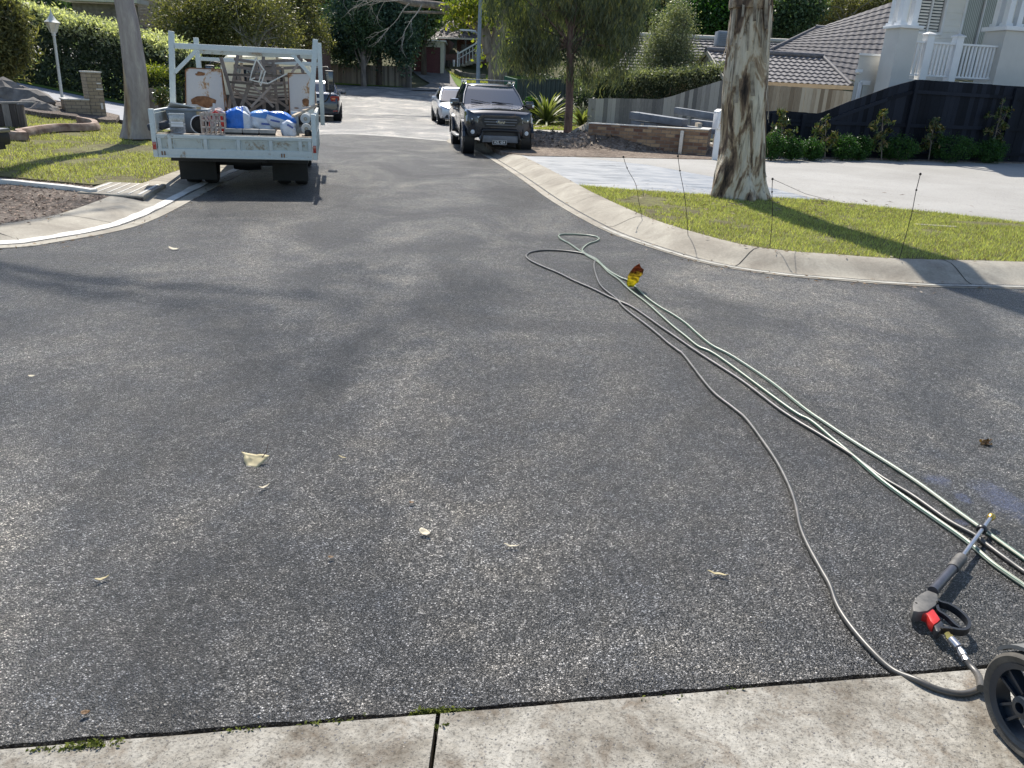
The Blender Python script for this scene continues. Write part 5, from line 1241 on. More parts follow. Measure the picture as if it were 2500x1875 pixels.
# green sheet metal fence
M['cb_green'] = simple('green_sheet_steel', (.015, .10, .055), .45, var=.15)
M['cb_grey'] = simple('slate_sheet_steel', (.035, .05, .05), .5, var=.15)
def sheet_fence(label, p0, p1, mat):
    a, b = Vector(p0), Vector(p1); t = thing('metal_fence', label, 'fence', (a.x, a.y, T(a.x, a.y))); d = Vector((b.x-a.x, b.y-a.y, 0)); L_ = d.length; d.normalize(); n = Vector((-d.y, d.x, 0))
    k = max(4, int(L_/.05)); mb = MB(); z0 = T(a.x, a.y)
    for i in range(k+1):
        f = i/k; off = .02 if (i//2) % 2 else -.02; p = d*(L_*f)+n*off; zt = a.z+(b.z-a.z)*f-z0
        mb.v += [(p.x, p.y, -.1), (p.x, p.y, zt)]
    for i in range(k): mb.f.append((2*i, 2*i+2, 2*i+3, 2*i+1))
    mb.build('sheet', mat, t); c = MB().bar(Vector((0, 0, a.z-z0+.02)), d*L_+Vector((0, 0, b.z-z0+.02)), .07, .05); c.build('capping', mat, t)
pa, pb, pc = at(1232, 188, 37.5), at(1263, 196, 36), at(1400, 196, 36)
sheet_fence('bright green steel fence panel beside the autumn tree', pa, pb, 'cb_green'); sheet_fence('dark slate steel fence panel behind the flax', pb, pc, 'cb_grey')
# ================================================================= brick letterbox pillar, lamp, rocks, crib
M['brick_cream'] = brick_mat('cream_brick', (.30, .24, .16), (.38, .31, .22), (.17, .14, .11), .23, .086, .008)
M['brick_brown'] = brick_mat('mixed_brown_brick', (.15, .075, .05), (.42, .29, .17), (.20, .17, .14), .24, .086, .008)
bB = gp(224, 292, .13); PA = R(38)
t = thing('brick_letterbox', 'stepped cream brick letterbox pillar with planter left of the gum', 'letterbox', (-11.55, 21.1, .22), PA)
MB().box((.28, .32, .62), (.36, .72, 1.24)).build('pillar', 'brick_cream', t)
mb = MB(); mb.box((-.14, .0, .28), (.46, .11, .56)); mb.box((-.14, .60, .28), (.46, .11, .56)); mb.box((-.42, .3, .28), (.11, .71, .56))
mb.build('planter', 'brick_cream', t)
MB().box((.28, .32, 1.26), (.40, .76, .035)).build('cap', 'kerb_white', t)
mb = MB(); mb.box((-.14, .0, .575), (.48, .13, .03)); mb.box((-.44, .3, .575), (.13, .71, .03)); mb.build('coping', 'kerb_white', t)
mb = MB()
for z, w_ in ((.98, .10), (.84, .16), (.42, .05)): mb.box((.38, -.045, z), (w_, .012, .03 if z > .5 else .16))
mb.build('mail_slots', 'kerb_white', t)
M['lamp_metal'] = simple('pale_lamp_paint', (.55, .56, .52), .45, var=.12, scale=6)
M['lamp_glass'] = simple('frosted_lamp_glass', (.55, .52, .42), .15, var=.2, scale=10)
c = at(152, 245, 23.6); zz = T(c.x, 23.6); top = at(124, 30, 23.6)
t = thing('garden_lamp', 'white colonial lamp post with pointed lantern beside the brick letterbox', 'lamp post', (c.x, 23.6, zz), rot=(0, math.atan2(top.x-c.x+.0, top.z-zz), 0)); hT = top.z-zz
k_ = 23.6*1.06/F
MB().lathe([(.07, 0), (.045, .12), (.04, .2), (.037, hT-.62), (.055, hT-.60), (.05, hT-.55), (.03, hT-.5)], 16).build('post', 'lamp_metal', t, smooth=40)
hb = hT-.52
def hexring(r, z): return [(r*math.cos(R(60*j+30)), r*math.sin(R(60*j+30)), z) for j in range(6)]
MB().loft([hexring(.075, hb), hexring(.17, hb+.25)]).build('lantern_glass', 'lamp_glass', t)
mb = MB()
for j in range(6): mb.tube([hexring(.078, hb)[j], hexring(.174, hb+.25)[j]], .009, 6)
mb.lathe([(.03, hb-.06), (.085, hb), (.085, hb+.015)], 6); mb.build('lantern_frame', 'lamp_metal', t)
MB().lathe([(.20, hb+.25), (.205, hb+.265), (.11, hb+.34), (.05, hb+.44), (.02, hb+.52), (.012, hb+.60), (.0, hb+.66)], 12).build('lantern_cap', 'lamp_metal', t, smooth=40)
M['rock'] = simple('grey_rock', (.10, .095, .095), .9, var=.4, scale=2.2, bmp=.6, bscale=14, c2=(.24, .22, .20))
def rock(name, label, cx, cy, sx_, sy_, sz_, seed, mat='rock', z=None, rz=0, group=None, cat='rock', pl_=.25):
    bm = bmesh.new(); bmesh.ops.create_icosphere(bm, subdivisions=3, radius=1)
    for v in bm.verts:
        n = mnoise.noise(v.co*1.3+Vector((seed, 0, 0)))*.45+mnoise.noise(v.co*3.4+Vector((0, seed, 0)))*.12; v.co *= 1+n
        v.co.x = round(v.co.x/pl_)*pl_*.45+v.co.x*.55; v.co.z = round(v.co.z/pl_)*pl_*.35+v.co.z*.65
        v.co = Vector((v.co.x*sx_, v.co.y*sy_, v.co.z*sz_))
    me = bpy.data.meshes.new(name); bm.to_mesh(me); bm.free(); me.materials.append(M[mat])
    o = link(bpy.data.objects.new(name, me)); z = (T(cx, cy)+.1) if z is None else z
    o.location = (cx, cy, z); o.rotation_euler = (0, 0, rz); return tag(o, label, cat, group)
RG = 'garden rocks by the brick letterbox'
def rp(px, py, Y): p = at(px, py, Y); return p.x, Y, p.z
for i, (px, py, Y, a, b, c_, lab) in enumerate(((22, 262, 20.8, 1.0, .6, .62, 'big dark boulder at the left frame edge'), (88, 282, 20.4, .5, .35, .38, 'triangular grey boulder next to the big dark boulder'), (52, 250, 21.4, .55, .4, .35, 'ridged boulder behind the triangular one'), (118, 262, 21.3, .33, .25, .15, 'flat rock on top of the rock pile'), (112, 275, 21.0, .26, .2, .12, 'small rock below the flat one'),
                                             (126, 290, 20.6, .28, .2, .13, 'lower rock beside the letterbox foot'), (133, 268, 21.4, .2, .2, .12, 'small rock touching the planter'), (100, 260, 21.8, .3, .22, .13, 'upper left rock of the pile'), (140, 298, 20.3, .22, .18, .09, 'low rock half sunk in the mulch'))):
    x, y, z = rp(px, py, Y); rock('rock', lab, x, y, a, b, c_, i*3.1+1, z=z, rz=i*.7, group=RG)
# crib of old sleepers
M['sleeper'] = island('old_sleepers', [(.3, (.07, .06, .055)), (.5, (.16, .14, .125)), (.75, (.30, .28, .26))], .9, (6, 6, .6))
p = gp(44, 312, .1); x, y, z = p.x, p.y+.2, T(p.x, p.y)+.1
t = thing('timber_crib', 'low retaining crib of upright weathered sleepers at the left edge', 'retaining wall', (x, y, z), R(14)); mb = MB(); rng = random.Random(3)
xx = -1.2
for k in range(9):
    w_ = rng.uniform(.10, .19); h_ = .50+.04*(k/9)+rng.uniform(-.02, .02); mb.box((xx+w_/2, rng.uniform(-.02, .02), h_/2-.05), (w_, .13, h_)); xx += w_+.012
mb.build('sleepers', 'sleeper', t, bevel=.008)
MB().box((-.45, .03, .50), (1.5, .2, .035), (0, -.05, 0)).build('cap_rail', 'pal_grey', t)
# ================================================================= brick wall, beams, letterbox
cB = gp(1722, 380, .13); zt = .86
def gz(px, py, z): d = ray(px, py); return CAM+d*((z-H)/d.z)
lt = onplane(1541, 303, (cB.x, cB.y), R(-8)); 
wl = Vector((cB.x-2.95, cB.y+.95, 0))
d = (Vector((cB.x, cB.y, 0))-wl); ang = math.atan2(d.y, d.x); L_ = d.length
ct = onplane(1722, 318, (cB.x, cB.y), 0).z; 
t = thing('brick_wall', 'low unfinished wall of mixed brown and cream bricks before the grey fence', 'wall', (wl.x, wl.y, 0), ang)
MB().box((L_/2, .11, ct/2), (L_, .22, ct)).build('wall', 'brick_brown', t)
MB().box((L_-.12, .62, ct/2-.001), (.22, .8, ct-.002)).build('return_wall', 'brick_brown', t)
MB().box((L_/2, .11, ct+.012), (L_+.02, .24, .024)).build('capping', 'kerb_white', t)
MB().box((L_-.12, .64, ct+.010), (.24, .80, .024)).build('capping', 'kerb_white', t)
fr = Frame(wl.x, wl.y, 0, ang)
q = fr.loc(1665, 330, -.06)
MB().box((q.x, -.05, ct/2-.02), (.085, .085, ct-.04)).build('steel_post', 'steel', t)
M['beam'] = simple('grey_primed_steel', (.13, .14, .16), .5, var=.15, c2=(.22, .235, .26))
def beam(label, p0, p1, w_, h_):
    a, b = Vector(p0), Vector(p1); c = (a+b)/2; t = thing('steel_beam', label, 'beam', (c.x, c.y, c.z), group='long grey beams stacked behind the brick wall')
    MB().bar(a-c, b-c, w_, h_).build('beam', 'beam', t, bevel=.012)
    return t
Yb = 23.8
beam('long grey box beam resting just over the brick wall', at(1545, 281, Yb+.5), at(1672, 300, Yb-.4), .5, .2)
beam('lower grey beam under the long one', at(1545, 300, Yb+.5), at(1760, 322, Yb-.6), .5, .14)
beam('highest grey beam leaning to the right behind the letterbox', at(1650, 270, Yb+1.2), at(1765, 288, Yb+.4), .3, .2)
beam('short right grey beam below the highest one', at(1690, 298, Yb+.4), at(1775, 309, Yb-.1), .4, .17)
t = thing('timber_blocks', 'stack of timber blocks carrying the grey beams', 'supports', (3.6, 23.9, .12)); mb = MB()
for px, Y in ((1568, Yb+.3), (1648, Yb), (1706, Yb-.2), (1755, Yb+.1)):
    p = at(px, 300, Y); mb.box((p.x-3.6, p.y-23.9, (p.z-.12)/2), (.12, .4, max(.05, p.z-.12)))
mb.build('blocks', 'pal_tan', t)
p = gp(1635, 326, .14); q = at(1536, 317, 23.6)
t = thing('white_plank', 'short white plank lying left of the brick wall', 'plank', (q.x, q.y, .16)); MB().box((0, 0, .04), (.75, .16, .07), (0, 0, -.1)).build('plank', 'kerb_white', t, bevel=.005)
M['white_paint'] = simple('white_paint', (.74, .75, .76), .45, var=.04, scale=3)
p = gp(1744, 390, .13)
t = thing('white_letterbox', 'white metal letterbox on a slim post half hidden by the gum trunk', 'letterbox', (p.x, p.y, .12), R(10))
bt = at(1744, 315, p.y).z-.12; tt = at(1750, 266, p.y).z-.12
MB().box((0, 0, bt/2), (.13, .05, bt)).build('post', 'white_paint', t, bevel=.006)
MB().box((.085, .02, bt+(tt-bt)*.44), (.36, .30, (tt-bt)*.86)).build('box', 'white_paint', t, bevel=.012)
MB().prism([(-.11, bt+(tt-bt)*.87), (.28, bt+(tt-bt)*.87), (.22, tt), (-.03, tt)], -.13, .17).build('lid', 'white_paint', t, bevel=.008)
M['orange'] = simple('orange_pipe', (.42, .13, .07), .5, var=.2)
a, b, c = at(1683, 367, 20.75), at(1697, 362, 20.85), at(1712, 369, 20.7)
t = thing('orange_pipe', 'bent orange pipe end poking from the soil heap', 'pipe', tuple(a)); MB().tube(catmull([(-.08, 0, -.1), (0, 0, 0), tuple(b-a), tuple(c-a), tuple(c-a+Vector((.1, 0, -.05)))], 5), .022, 10).build('pipe', 'orange', t, smooth=60)
# ================================================================= street light pole
M['galv'] = simple('galvanised_pole', (.20, .24, .29), .5, .3, var=.12, scale=3)
c = at(1167, 200, 38); zz = T(c.x, 38); top = at(1176, -80, 38)
t = thing('street_light', 'grey street light pole with short arm behind the ute', 'street light', (c.x, 38, zz))
MB().tube([(0, 0, -.1), (0, 0, 3.0), (top.x-c.x, 0, top.z-zz)], [.10, .09, .07], 16).build('pole', 'galv', t, smooth=60)
a = at(1172, 88, 38)-Vector((c.x, 38, zz)); b = at(1150, 78, 38)-Vector((c.x, 38, zz))
MB().tube(catmull([tuple(a), ((a.x+b.x)/2, -.05, b.z+.0), tuple(b)], 5), .035, 8).build('arm', 'galv', t, smooth=60)
MB().loft([[(b.x+.22+dx, y, b.z+h_+.02) for y, h_ in ((-.05, 0), (.05, 0), (.03, .05), (-.03, .05))] for dx in (0,)] + [[(b.x-dx, y*1.9, b.z+h_*1.4+.03) for y, h_ in ((-.05, 0), (.05, 0), (.03, .05), (-.03, .05))] for dx in (.05, .35)] + [[(b.x-.52, y, b.z+h_+.05) for y, h_ in ((-.05, 0), (.05, 0), (.03, .05), (-.03, .05))]]).build('lamp_head', 'lamp_metal', t, smooth=30)
# ================================================================= far garage and house
M['maroon'] = simple('maroon_door', (.085, .014, .020), .5, var=.12)
M['wb_cream'] = simple('cream_boards', (.50, .48, .41), .6, var=.06)
M['brick_red'] = brick_mat('red_brick', (.17, .07, .05), (.24, .11, .08), (.18, .15, .13), .25, .09, .01)
M['tile_brown'] = simple('brown_roof_tile', (.13, .105, .095), .7, var=.25, scale=5, c2=(.22, .185, .17))
M['tile_grey'] = simple('slate_roof_tile', (.08, .073, .074), .8, var=.3, scale=6, c2=(.16, .15, .155))
M['tile_light'] = simple('grey_glazed_tile', (.12, .115, .12), .6, var=.2, scale=6, c2=(.19, .18, .185), spec=.25)
M['dark_void'] = simple('deep_shade_glass', (.02, .022, .025), .3, var=.3)
M['gutter'] = simple('cream_gutter', (.5, .46, .38), .5, var=.1)
def clap(parent, name, mat, x0, x1, z0, z1, y, step=.18, th=.03, lap=.02):
    mb = MB(); z = z0
    while z < z1-.01:
        z2 = min(z+step, z1); mb.prism([(y-th-lap, z), (y, z), (y, z2), (y-th, z2)], x0, x1, 'X'); z += step
    return mb.build(name, mat, parent)
def tile_roof(name, parent, mat, bl_, br_, tl_, tr_, row=.33, wave=.3, amp=.03, lip=.045, org=Vector((0, 0, 0)), ns=8):
    BL, BR, TL, TR = [Vector(v)-org for v in (bl_, br_, tl_, tr_)]
    ud = (BR-BL).normalized(); n = ud.cross(TL-BL).normalized()
    if n.z < 0: n = -n
    Lv = ((TL-BL)-ud*(TL-BL).dot(ud)).length; rows = max(2, int(Lv/row)); nu = int(max((BR-BL).length, (TR-TL).length)/(wave/ns)); V = []
    for r in range(rows):
        for (v, h_) in ((r/rows, lip), ((r+1)/rows, 0)):
            a, b = BL.lerp(TL, v), BR.lerp(TR, v)
            for i in range(nu+1):
                p = a.lerp(b, i/nu); xa = (p-BL).dot(ud); V.append(p+n*(h_+amp*math.cos(2*math.pi*xa/wave)*(1 if amp else 0)))
    w_ = nu+1; Fa = []
    for r in range(2*rows-1):
        for i in range(nu): Fa.append((r*w_+i, r*w_+i+1, (r+1)*w_+i+1, (r+1)*w_+i))
    me = fast_mesh(name, [tuple(v) for v in V], Fa); me.materials.append(M[mat]); me.polygons.foreach_set('use_smooth', [True]*len(me.polygons)); me.set_sharp_from_angle(angle=R(50))
    return link(bpy.data.objects.new(name, me), parent)
GY = 66.5
gc = at(1040, 173, GY); gang = R(4); gz0 = T(gc.x, GY)+.05
t = thing('garage', 'cream weatherboard garage with maroon roller door at the road end', 'garage', (gc.x, GY, gz0), gang); fr = Frame(gc.x, GY, gz0, gang)
xl, xr = fr.loc(1003, 172, 0).x, fr.loc(1075, 170, 0).x; zt_ = fr.loc(1040, 114, 0).z; zr = fr.loc(1060, 101, 0).z; xe = fr.loc(1084, 150, 0).x
clap(t, 'wall', 'wb_cream', xr, xe, 0, zt_, 0); clap(t, 'wall', 'wb_cream', xl-.4, xe, zt_, zr, 0)
clap(t, 'wall', 'wb_cream', xl-.4, xl, 0, zt_, 0)
mb = MB(); n_ = 14
for i in range(n_): mb.box(((xl+xr)/2, .10+.006*(i % 2), zt_*(i+.5)/n_), (xr-xl, .04, zt_/n_-.02))
mb.box(((xl+xr)/2, .14, zt_/2), (xr-xl, .03, zt_)); mb.build('roller_door', 'maroon', t)
MB().box(((xl+xe)/2-.2, 3.3, zr/2), (xe-xl+.38, 5.9, zr-.02)).build('body', 'wb_cream', t)
MB().box(((xl+xe)/2-.2, 3.0, zr+.05), (xe-xl+.7, 6.5, .08), (.0, 0, 0)).build('roof', 'white_paint', t)
HY = 71
hc = at(1095, 150, HY); hz = T(hc.x, HY)-.1
t = thing('brick_house', 'brick house with brown hip roof behind the maroon garage', 'house', (hc.x, HY, hz)); fr = Frame(hc.x, HY, hz, 0); o_ = Vector((hc.x, HY, hz))
e = lambda px, py, y: Vector(at(px, py, HY+y))
ez = e(1100, 92, 0).z
xa, xb = e(1068, 92, 0).x-hc.x, e(1150, 92, 0).x-hc.x+3.5
mb = MB(); mb.box((xa+.35, 5, (ez-hz)/2), (.5, 9.5, ez-hz)); mb.box(((xa+xb)/2+1, 2.2, (ez-hz)/2), (xb-xa-1, .2, ez-hz)); mb.build('wall', 'brick_red', t)
MB().box(((xa+xb)/2+.8, 2.04, (ez-hz)*.45), (xb-xa-2.2, .08, (ez-hz)*.7)).build('window', 'dark_void', t)
mb = MB()
for x in (xa+.3, xa+2.4, xa+4.6): mb.box((x, .3, (ez-hz)/2), (.11, .11, ez-hz))
mb.build('verandah_posts', 'dark_void', t)
MB().box(((xa+xb)/2, 1.1, .35), (xb-xa-.4, 2.0, .7)).build('verandah_floor', 'brick_red', t)
fl, fr2 = e(1068, 92, 0), e(1170, 92, 0); fr2 = Vector((fr2.x+2, fr2.y, fl.z)); fl.z = ez; fr2.z = ez
apx = e(1112, 40, 5.5); apr = Vector((apx.x+3, apx.y, apx.z)); bkl = Vector((e(1036, 84, 9).x, HY+10, ez))
tile_roof('roof', t, 'tile_brown', fl, fr2, apx, apr, .36, .33, .02, .05, o_, 4)
tile_roof('roof', t, 'tile_brown', bkl, fl, apx+Vector((-.6, 3, 0)), apx, .36, .33, .02, .05, o_, 4)
MB().bar(fl-o_+Vector((0, -.05, -.04)), fr2-o_+Vector((0, -.05, -.04)), .12, .14).build('gutter', 'gutter', t); MB().bar(bkl-o_+Vector((0, -.05, -.04)), fl-o_+Vector((0, -.05, -.04)), .12, .14).build('gutter', 'gutter', t)
MB().tube([fl-o_, apx-o_+Vector((0, 0, .05))], .11, 8).build('hip_capping', 'tile_brown', t, smooth=60)
s1, s2_ = at(1122, 150, 69.5), at(1150, 122, 69.9)
st = thing('entry_steps', 'front steps with white handrail beside the brick house', 'steps', (s1.x, 69.5, T(s1.x, 69.5)))
mb = MB(); zz_ = T(s1.x, 69.5)
for k in range(6): mb.box((.35+.3*k, .2, .09+.17*k/2+.085*k), (.32, 1.2, .18+.17*k))
mb.build('steps', 'kerbc', st)
mb = MB()
mb.bar((-.1, -.5, .95), (2.0, -.5, 2.15), .06, .12); mb.bar((-.1, -.5, .55), (2.0, -.5, 1.75), .05, .06)
for k in range(8): mb.box((.05+.27*k, -.5, .45+.15*k), (.05, .05, .95))
mb.box((-.12, -.5, .55), (.12, .12, 1.2)); mb.build('handrail', 'white_paint', st)
# low stone edging of the far lawn
pts = [G(1112, 183), G(1125, 190), G(1150, 194), G(1185, 196)]; mb = MB()
for a, b in zip(pts, pts[1:]): mb.bar((a[0], a[1], T(*a)+.2), (b[0], b[1], T(*b)+.2), .3, .5)
o = mb.build('stone_edging', 'rock', bevel=.04); recenter(o); tag(o, 'low dark stone edging round the far lawn', 'edging')
for i, (px, py, lab, col) in enumerate(((1094, 163, 'squat dark tub by the garage corner', 'dark_void'), (1108, 162, 'small white bottle shape before the verandah', 'white_paint'))):
    p = gp(px, py); t = thing('garden_pot', lab, 'pot', tuple(p)); MB().lathe([(.16-.08*i, 0), (.2-.1*i, .3), (.22-.11*i, .5), (.18-.1*i, .5)], 14).build('pot', col, t, smooth=40)
# house seen through the trees behind the truck
oc = at(640, 70, 54); t = thing('tiled_house', 'low brick house half hidden by trees behind the truck', 'house', (oc.x, 54, T(oc.x, 54))); o_ = Vector((oc.x, 54, T(oc.x, 54)))
a, b, c, d_ = at(540, 95, 54), at(800, 105, 54), at(570, 25, 58.5), at(740, 32, 58.5); b.z = a.z = (a.z+b.z)/2; d_.z = c.z = (c.z+d_.z)/2
tile_roof('roof', t, 'tile_light', a, b, c, d_, .36, .33, .02, .06, o_, 3)
MB().box(((a.x+b.x)/2-oc.x, 1.5, (a.z-o_.z)/2), (b.x-a.x-1, 2.4, a.z-o_.z)).build('wall', 'brick_red', t)
oc = at(420, 60, 50); t = thing('timber_house', 'pale house side glimpsed between gum trunk and olive tree', 'house', (oc.x, 50, T(oc.x, 50))); zt_ = at(420, -10, 50).z-T(oc.x, 50)
clap(t, 'wall', 'brick_cream', -2.2, 1.6, 0, zt_, 0, .3)
MB().box((-.3, .5, at(410, 72, 50).z-T(oc.x, 50)), (4.2, 1.6, .14)).build('roof', 'tile_brown', t)
oc = at(265, 10, 46); t = thing('timber_house', 'brown eaves glimpsed above the tall hedge beside the gum', 'house', (oc.x, 46, T(oc.x, 46))); zz_ = oc.z-T(oc.x, 46)
clap(t, 'wall', 'tile_brown', -2, 1.6, 0, zz_, 0, .2); MB().box((-.2, -.2, zz_+.15), (4.4, 1.4, .22)).build('roof', 'gutter', t)
# ================================================================= roofs on the right
M['cream_sheet'] = simple('cream_gable', (.42, .38, .29), .7, var=.06)
M['fascia'] = simple('tan_fascia', (.62, .45, .28), .6, var=.12)
y0_, y1_, y2_ = 33.5, 36.2, 38.8
ap = at(1723, 124, y1_); apR = at(2010, 130, y1_+1.4); eR = at(2078, 210, y0_+1.6); eL = at(1768, 196, y0_); bk = at(1670, 186, y2_)
apR.z = ap.z; eL.z = eR.z = bk.z = (eL.z+eR.z)/2
o_ = Vector((ap.x, y0_, 0)); t = thing('tiled_garage', 'outbuilding with wavy grey tile roof and cream gable behind the gum', 'garage', tuple(o_))
tile_roof('roof', t, 'tile_light', eL, eR, ap, apR, .33, .30, .020, .038, o_, 8)
bkR = Vector((apR.x+2, bk.y+2, bk.z)); tile_roof('roof', t, 'tile_light', bk, bkR, ap+Vector((0, .02, 0)), apR+Vector((0, .02, 0)), .33, .30, .035, .06, o_, 4)
gv = [eL-o_+Vector((.15, .1, -.05)), ap-o_+Vector((.12, 0, -.12)), bk-o_+Vector((.15, -.1, -.05))]
mb = MB(); inw = Vector((.12, 0, 0)); lo_ = Vector((0, 0, -1.9))
vs = [gv[0]+lo_, gv[0], gv[1], gv[2], gv[2]+lo_]; mb.add([tuple(v) for v in vs]+[tuple(v+inw) for v in vs], [(0, 1, 2, 3, 4), (9, 8, 7, 6, 5), (0, 5, 6, 1), (1, 6, 7, 2), (2, 7, 8, 3), (3, 8, 9, 4), (4, 9, 5, 0)])
mb.build('gable', 'cream_sheet', t)
mb = MB(); mb.bar(eL-o_+Vector((.04, -.05, -.05)), ap-o_+Vector((.04, 0, -.03)), .05, .16); mb.bar(ap-o_+Vector((.04, 0, -.03)), bk-o_+Vector((.04, .05, -.05)), .05, .16); mb.build('barge_boards', 'gutter', t)
mb = MB()
for k in range(7):
    f = (k+1)/8; a = gv[1].lerp(gv[2], f); m_ = Vector((a.x-.02, a.y, a.z)); cx_ = gv[1].lerp((gv[0]+gv[2])/2, 0); mb.bar(m_+Vector((0, -.05, -.12)), Vector((gv[1].x-.02, gv[1].y+.05, a.z-.35)), .02, .03)
mb.bar(gv[1]+Vector((-.02, .0, -.1)), Vector((gv[1].x-.02, gv[1].y, gv[0].z-1.5)), .02, .04); mb.build('gable_battens', 'pal_tan', t)
MB().bar(eL-o_+Vector((0, -.05, -.07)), eR-o_+Vector((.1, -.05, -.07)), .1, .16).build('fascia', 'fascia', t)
MB().tube([ap-o_+Vector((0, 0, .05)), apR-o_+Vector((0, 0, .05))], .12, 8).build('ridge_capping', 'tile_light', t, smooth=60); MB().tube([apR-o_+Vector((0, 0, .04)), eR-o_+Vector((0, 0, .04))], .10, 8).build('hip_capping', 'tile_light', t, smooth=60)
MB().box(((eL.x+eR.x)/2-o_.x, 1.5, eL.z/2), (eR.x-eL.x-.8, .2, eL.z-.1)).build('wall', 'brick_cream', t)
# corrugated house behind
a, b, c, d_ = at(1480, 190, 43), at(2010, 205, 43), at(1560, 92, 48), at(1985, 104, 48); a.z = b.z = (a.z+b.z)/2; c.z = d_.z = (c.z+d_.z)/2
o_ = Vector((a.x, 43, T(a.x, 43))); t = thing('tiled_house', 'long low house with striped grey tile roof behind the grey green tree', 'house', tuple(o_))
tile_roof('roof', t, 'tile_light', a, b, c, d_, .38, .33, .018, .07, o_, 4)
MB().tube([c-o_+Vector((0, 0, .08)), d_-o_+Vector((0, 0, .08))], .13, 8).build('ridge_capping', 'gutter', t, smooth=60)
MB().box(((a.x+b.x)/2-o_.x, 1.4, (a.z-o_.z)/2), (b.x-a.x-1, .2, a.z-o_.z-.1)).build('wall', 'brick_cream', t)
p = at(1767, 110, 45.5); M['cooler'] = simple('grey_cooler', (.20, .23, .27), .5, var=.1)
t = thing('roof_cooler', 'grey evaporative cooler box on the striped roof beside the gum trunk', 'cooler', (p.x, 45.5, at(1767, 116, 45.5).z))
MB().box((0, 0, .42), (.95, .8, .75)).build('cabinet', 'cooler', t, bevel=.05); MB().box((0, 0, -.1), (.7, .6, .35)).build('duct', 'cooler', t)
mb = MB()
for k in range(6): mb.box((0, -.41, .2+.09*k), (.75, .03, .03))
mb.build('louvres', 'beam', t)
# large dark tiled roof
a, b, c, d_ = at(1850, 140, 38.5), at(2140, 196, 36), at(1985, 68, 42), at(2230, -6, 42); 
zb_ = (a.z+b.z)/2; 
o_ = Vector((a.x, 38, T(a.x, 38))); t = thing('slate_roof_house', 'house with large dark brown grey tile roof left of the white balcony', 'house', tuple(o_))
a2 = at(1840, 142, 39); b2 = at(2250, 235, 36.5); c2 = at(1990, 70, 42.5); d2 = at(2250, -20, 43.5)
tile_roof('roof', t, 'tile_grey', a2, b2, c2, d2, .33, .3, .010, .03, o_, 6)
MB().tube([c2-o_+Vector((0, 0, .05)), at(2062, 74, 42)-o_], .13, 8).build('ridge_capping', 'tile_light', t, smooth=60)
MB().tube([c2-o_, a2-o_], .11, 8).build('hip_capping', 'tile_grey', t, smooth=60)
MB().box((5.0, 2.2, 1.0), (8, .2, 2.0)).build('wall', 'brick_cream', t)
MB().bar(a2-o_+Vector((0, -.05, -.1)), b2-o_+Vector((0, -.05, -.1)), .12, .14).build('gutter', 'gutter', t)
# ================================================================= white balcony house
M['render'] = simple('stone_coloured_render', (.56, .55, .52), .85, var=.05, scale=2)
M['wb_white'] = simple('white_boards', (.78, .77, .73), .55, var=.03)
M['glass_dark'] = simple('window_glass', (.06, .075, .08), .06, var=.2, scale=1)
M['curtain'] = None
m_, t_, b_ = nodes('curtain'); wv_ = N(t_, 'TexWave'); wv_.inputs['Scale'].default_value = 5; wv_.inputs['Distortion'].default_value = 1.5
t_.links.new(mapping(t_, (1, 1, .1)), wv_.inputs['Vector']); t_.links.new(ramp(t_, [(.2, (.14, .16, .15)), (.8, (.34, .36, .34))], wv_.outputs[0]), b_.inputs['Base Color']); b_.inputs['Roughness'].default_value = .35; b_.inputs['Coat Weight'].default_value = .6; M['curtain'] = m_
HF = Frame(9, 23, 0, A13); L = HF.loc
t = thing('white_house', 'white weatherboard house with stone pillars and balcony behind the dark fence', 'house', (9, 23, 0), A13)
def bx2(name, x0, x1, y0, y1, z0, z1, mat, **k): return MB().box(((x0+x1)/2, (y0+y1)/2, (z0+z1)/2), (abs(x1-x0), abs(y1-y0), abs(z1-z0))).build(name, mat, t, **k)
xp0, xp1 = L(2199, 68, 0).x, L(2245, 68, 0).x; zc = L(2200, 68, 0).z; zct = L(2200, 62, 0).z+.02; WD = 2.0
bx2('pillar', xp0, xp1, 0, .62, 0, zc, 'render'); bx2('pillar_cap', xp0-.07, xp1+.08, -.08, .68, zc+.002, zct, 'white_paint', bevel=.01)
xq0 = L(2457, 75, 0).x; bx2('pillar', xq0, xq0+1.25, 0, .78, 0, L(2457, 74, 0).z, 'render'); zq = L(2457, 74, 0).z; bx2('pillar_cap', xq0-.09, xq0+1.35, -.08, .86, zq+.002, zq+.12, 'white_paint', bevel=.01)
for (x0, zb_) in ((xp0, zct), (xq0, zq+.12)):
    for dx in (.06, .42):
        bx2('column', x0+dx, x0+dx+.17, .14, .31, zb_+.06, 5.9, 'white_paint'); bx2('column_base', x0+dx-.04, x0+dx+.21, .10, .35, zb_, zb_+.08, 'white_paint')
    bx2('column', x0+.06, x0+.23, .50, .67, zb_+.06, 5.9, 'white_paint'); bx2('column_base', x0+.02, x0+.27, .46, .71, zb_, zb_+.08, 'white_paint')
zd = L(2200, 190, 0).z-.02
bx2('balcony_slab', xp1-.001, xq0, .1, WD, zd-.25, zd, 'render'); bx2('balcony_wall', xp1, xq0, .12, .32, 0, zd-.252, 'render')
bx2('balcony_slab', xq0+1.25, xq0+5, .1, WD, zd-.25, zd, 'render'); bx2('balcony_wall', xq0+1.25, xq0+5, .12, .32, 0, zd-.252, 'render')
zr1 = L(2215, 98, .2).z; zr0 = zd+.14
ps = [L(2258, 100, .2).x, L(2331, 100, .2).x]
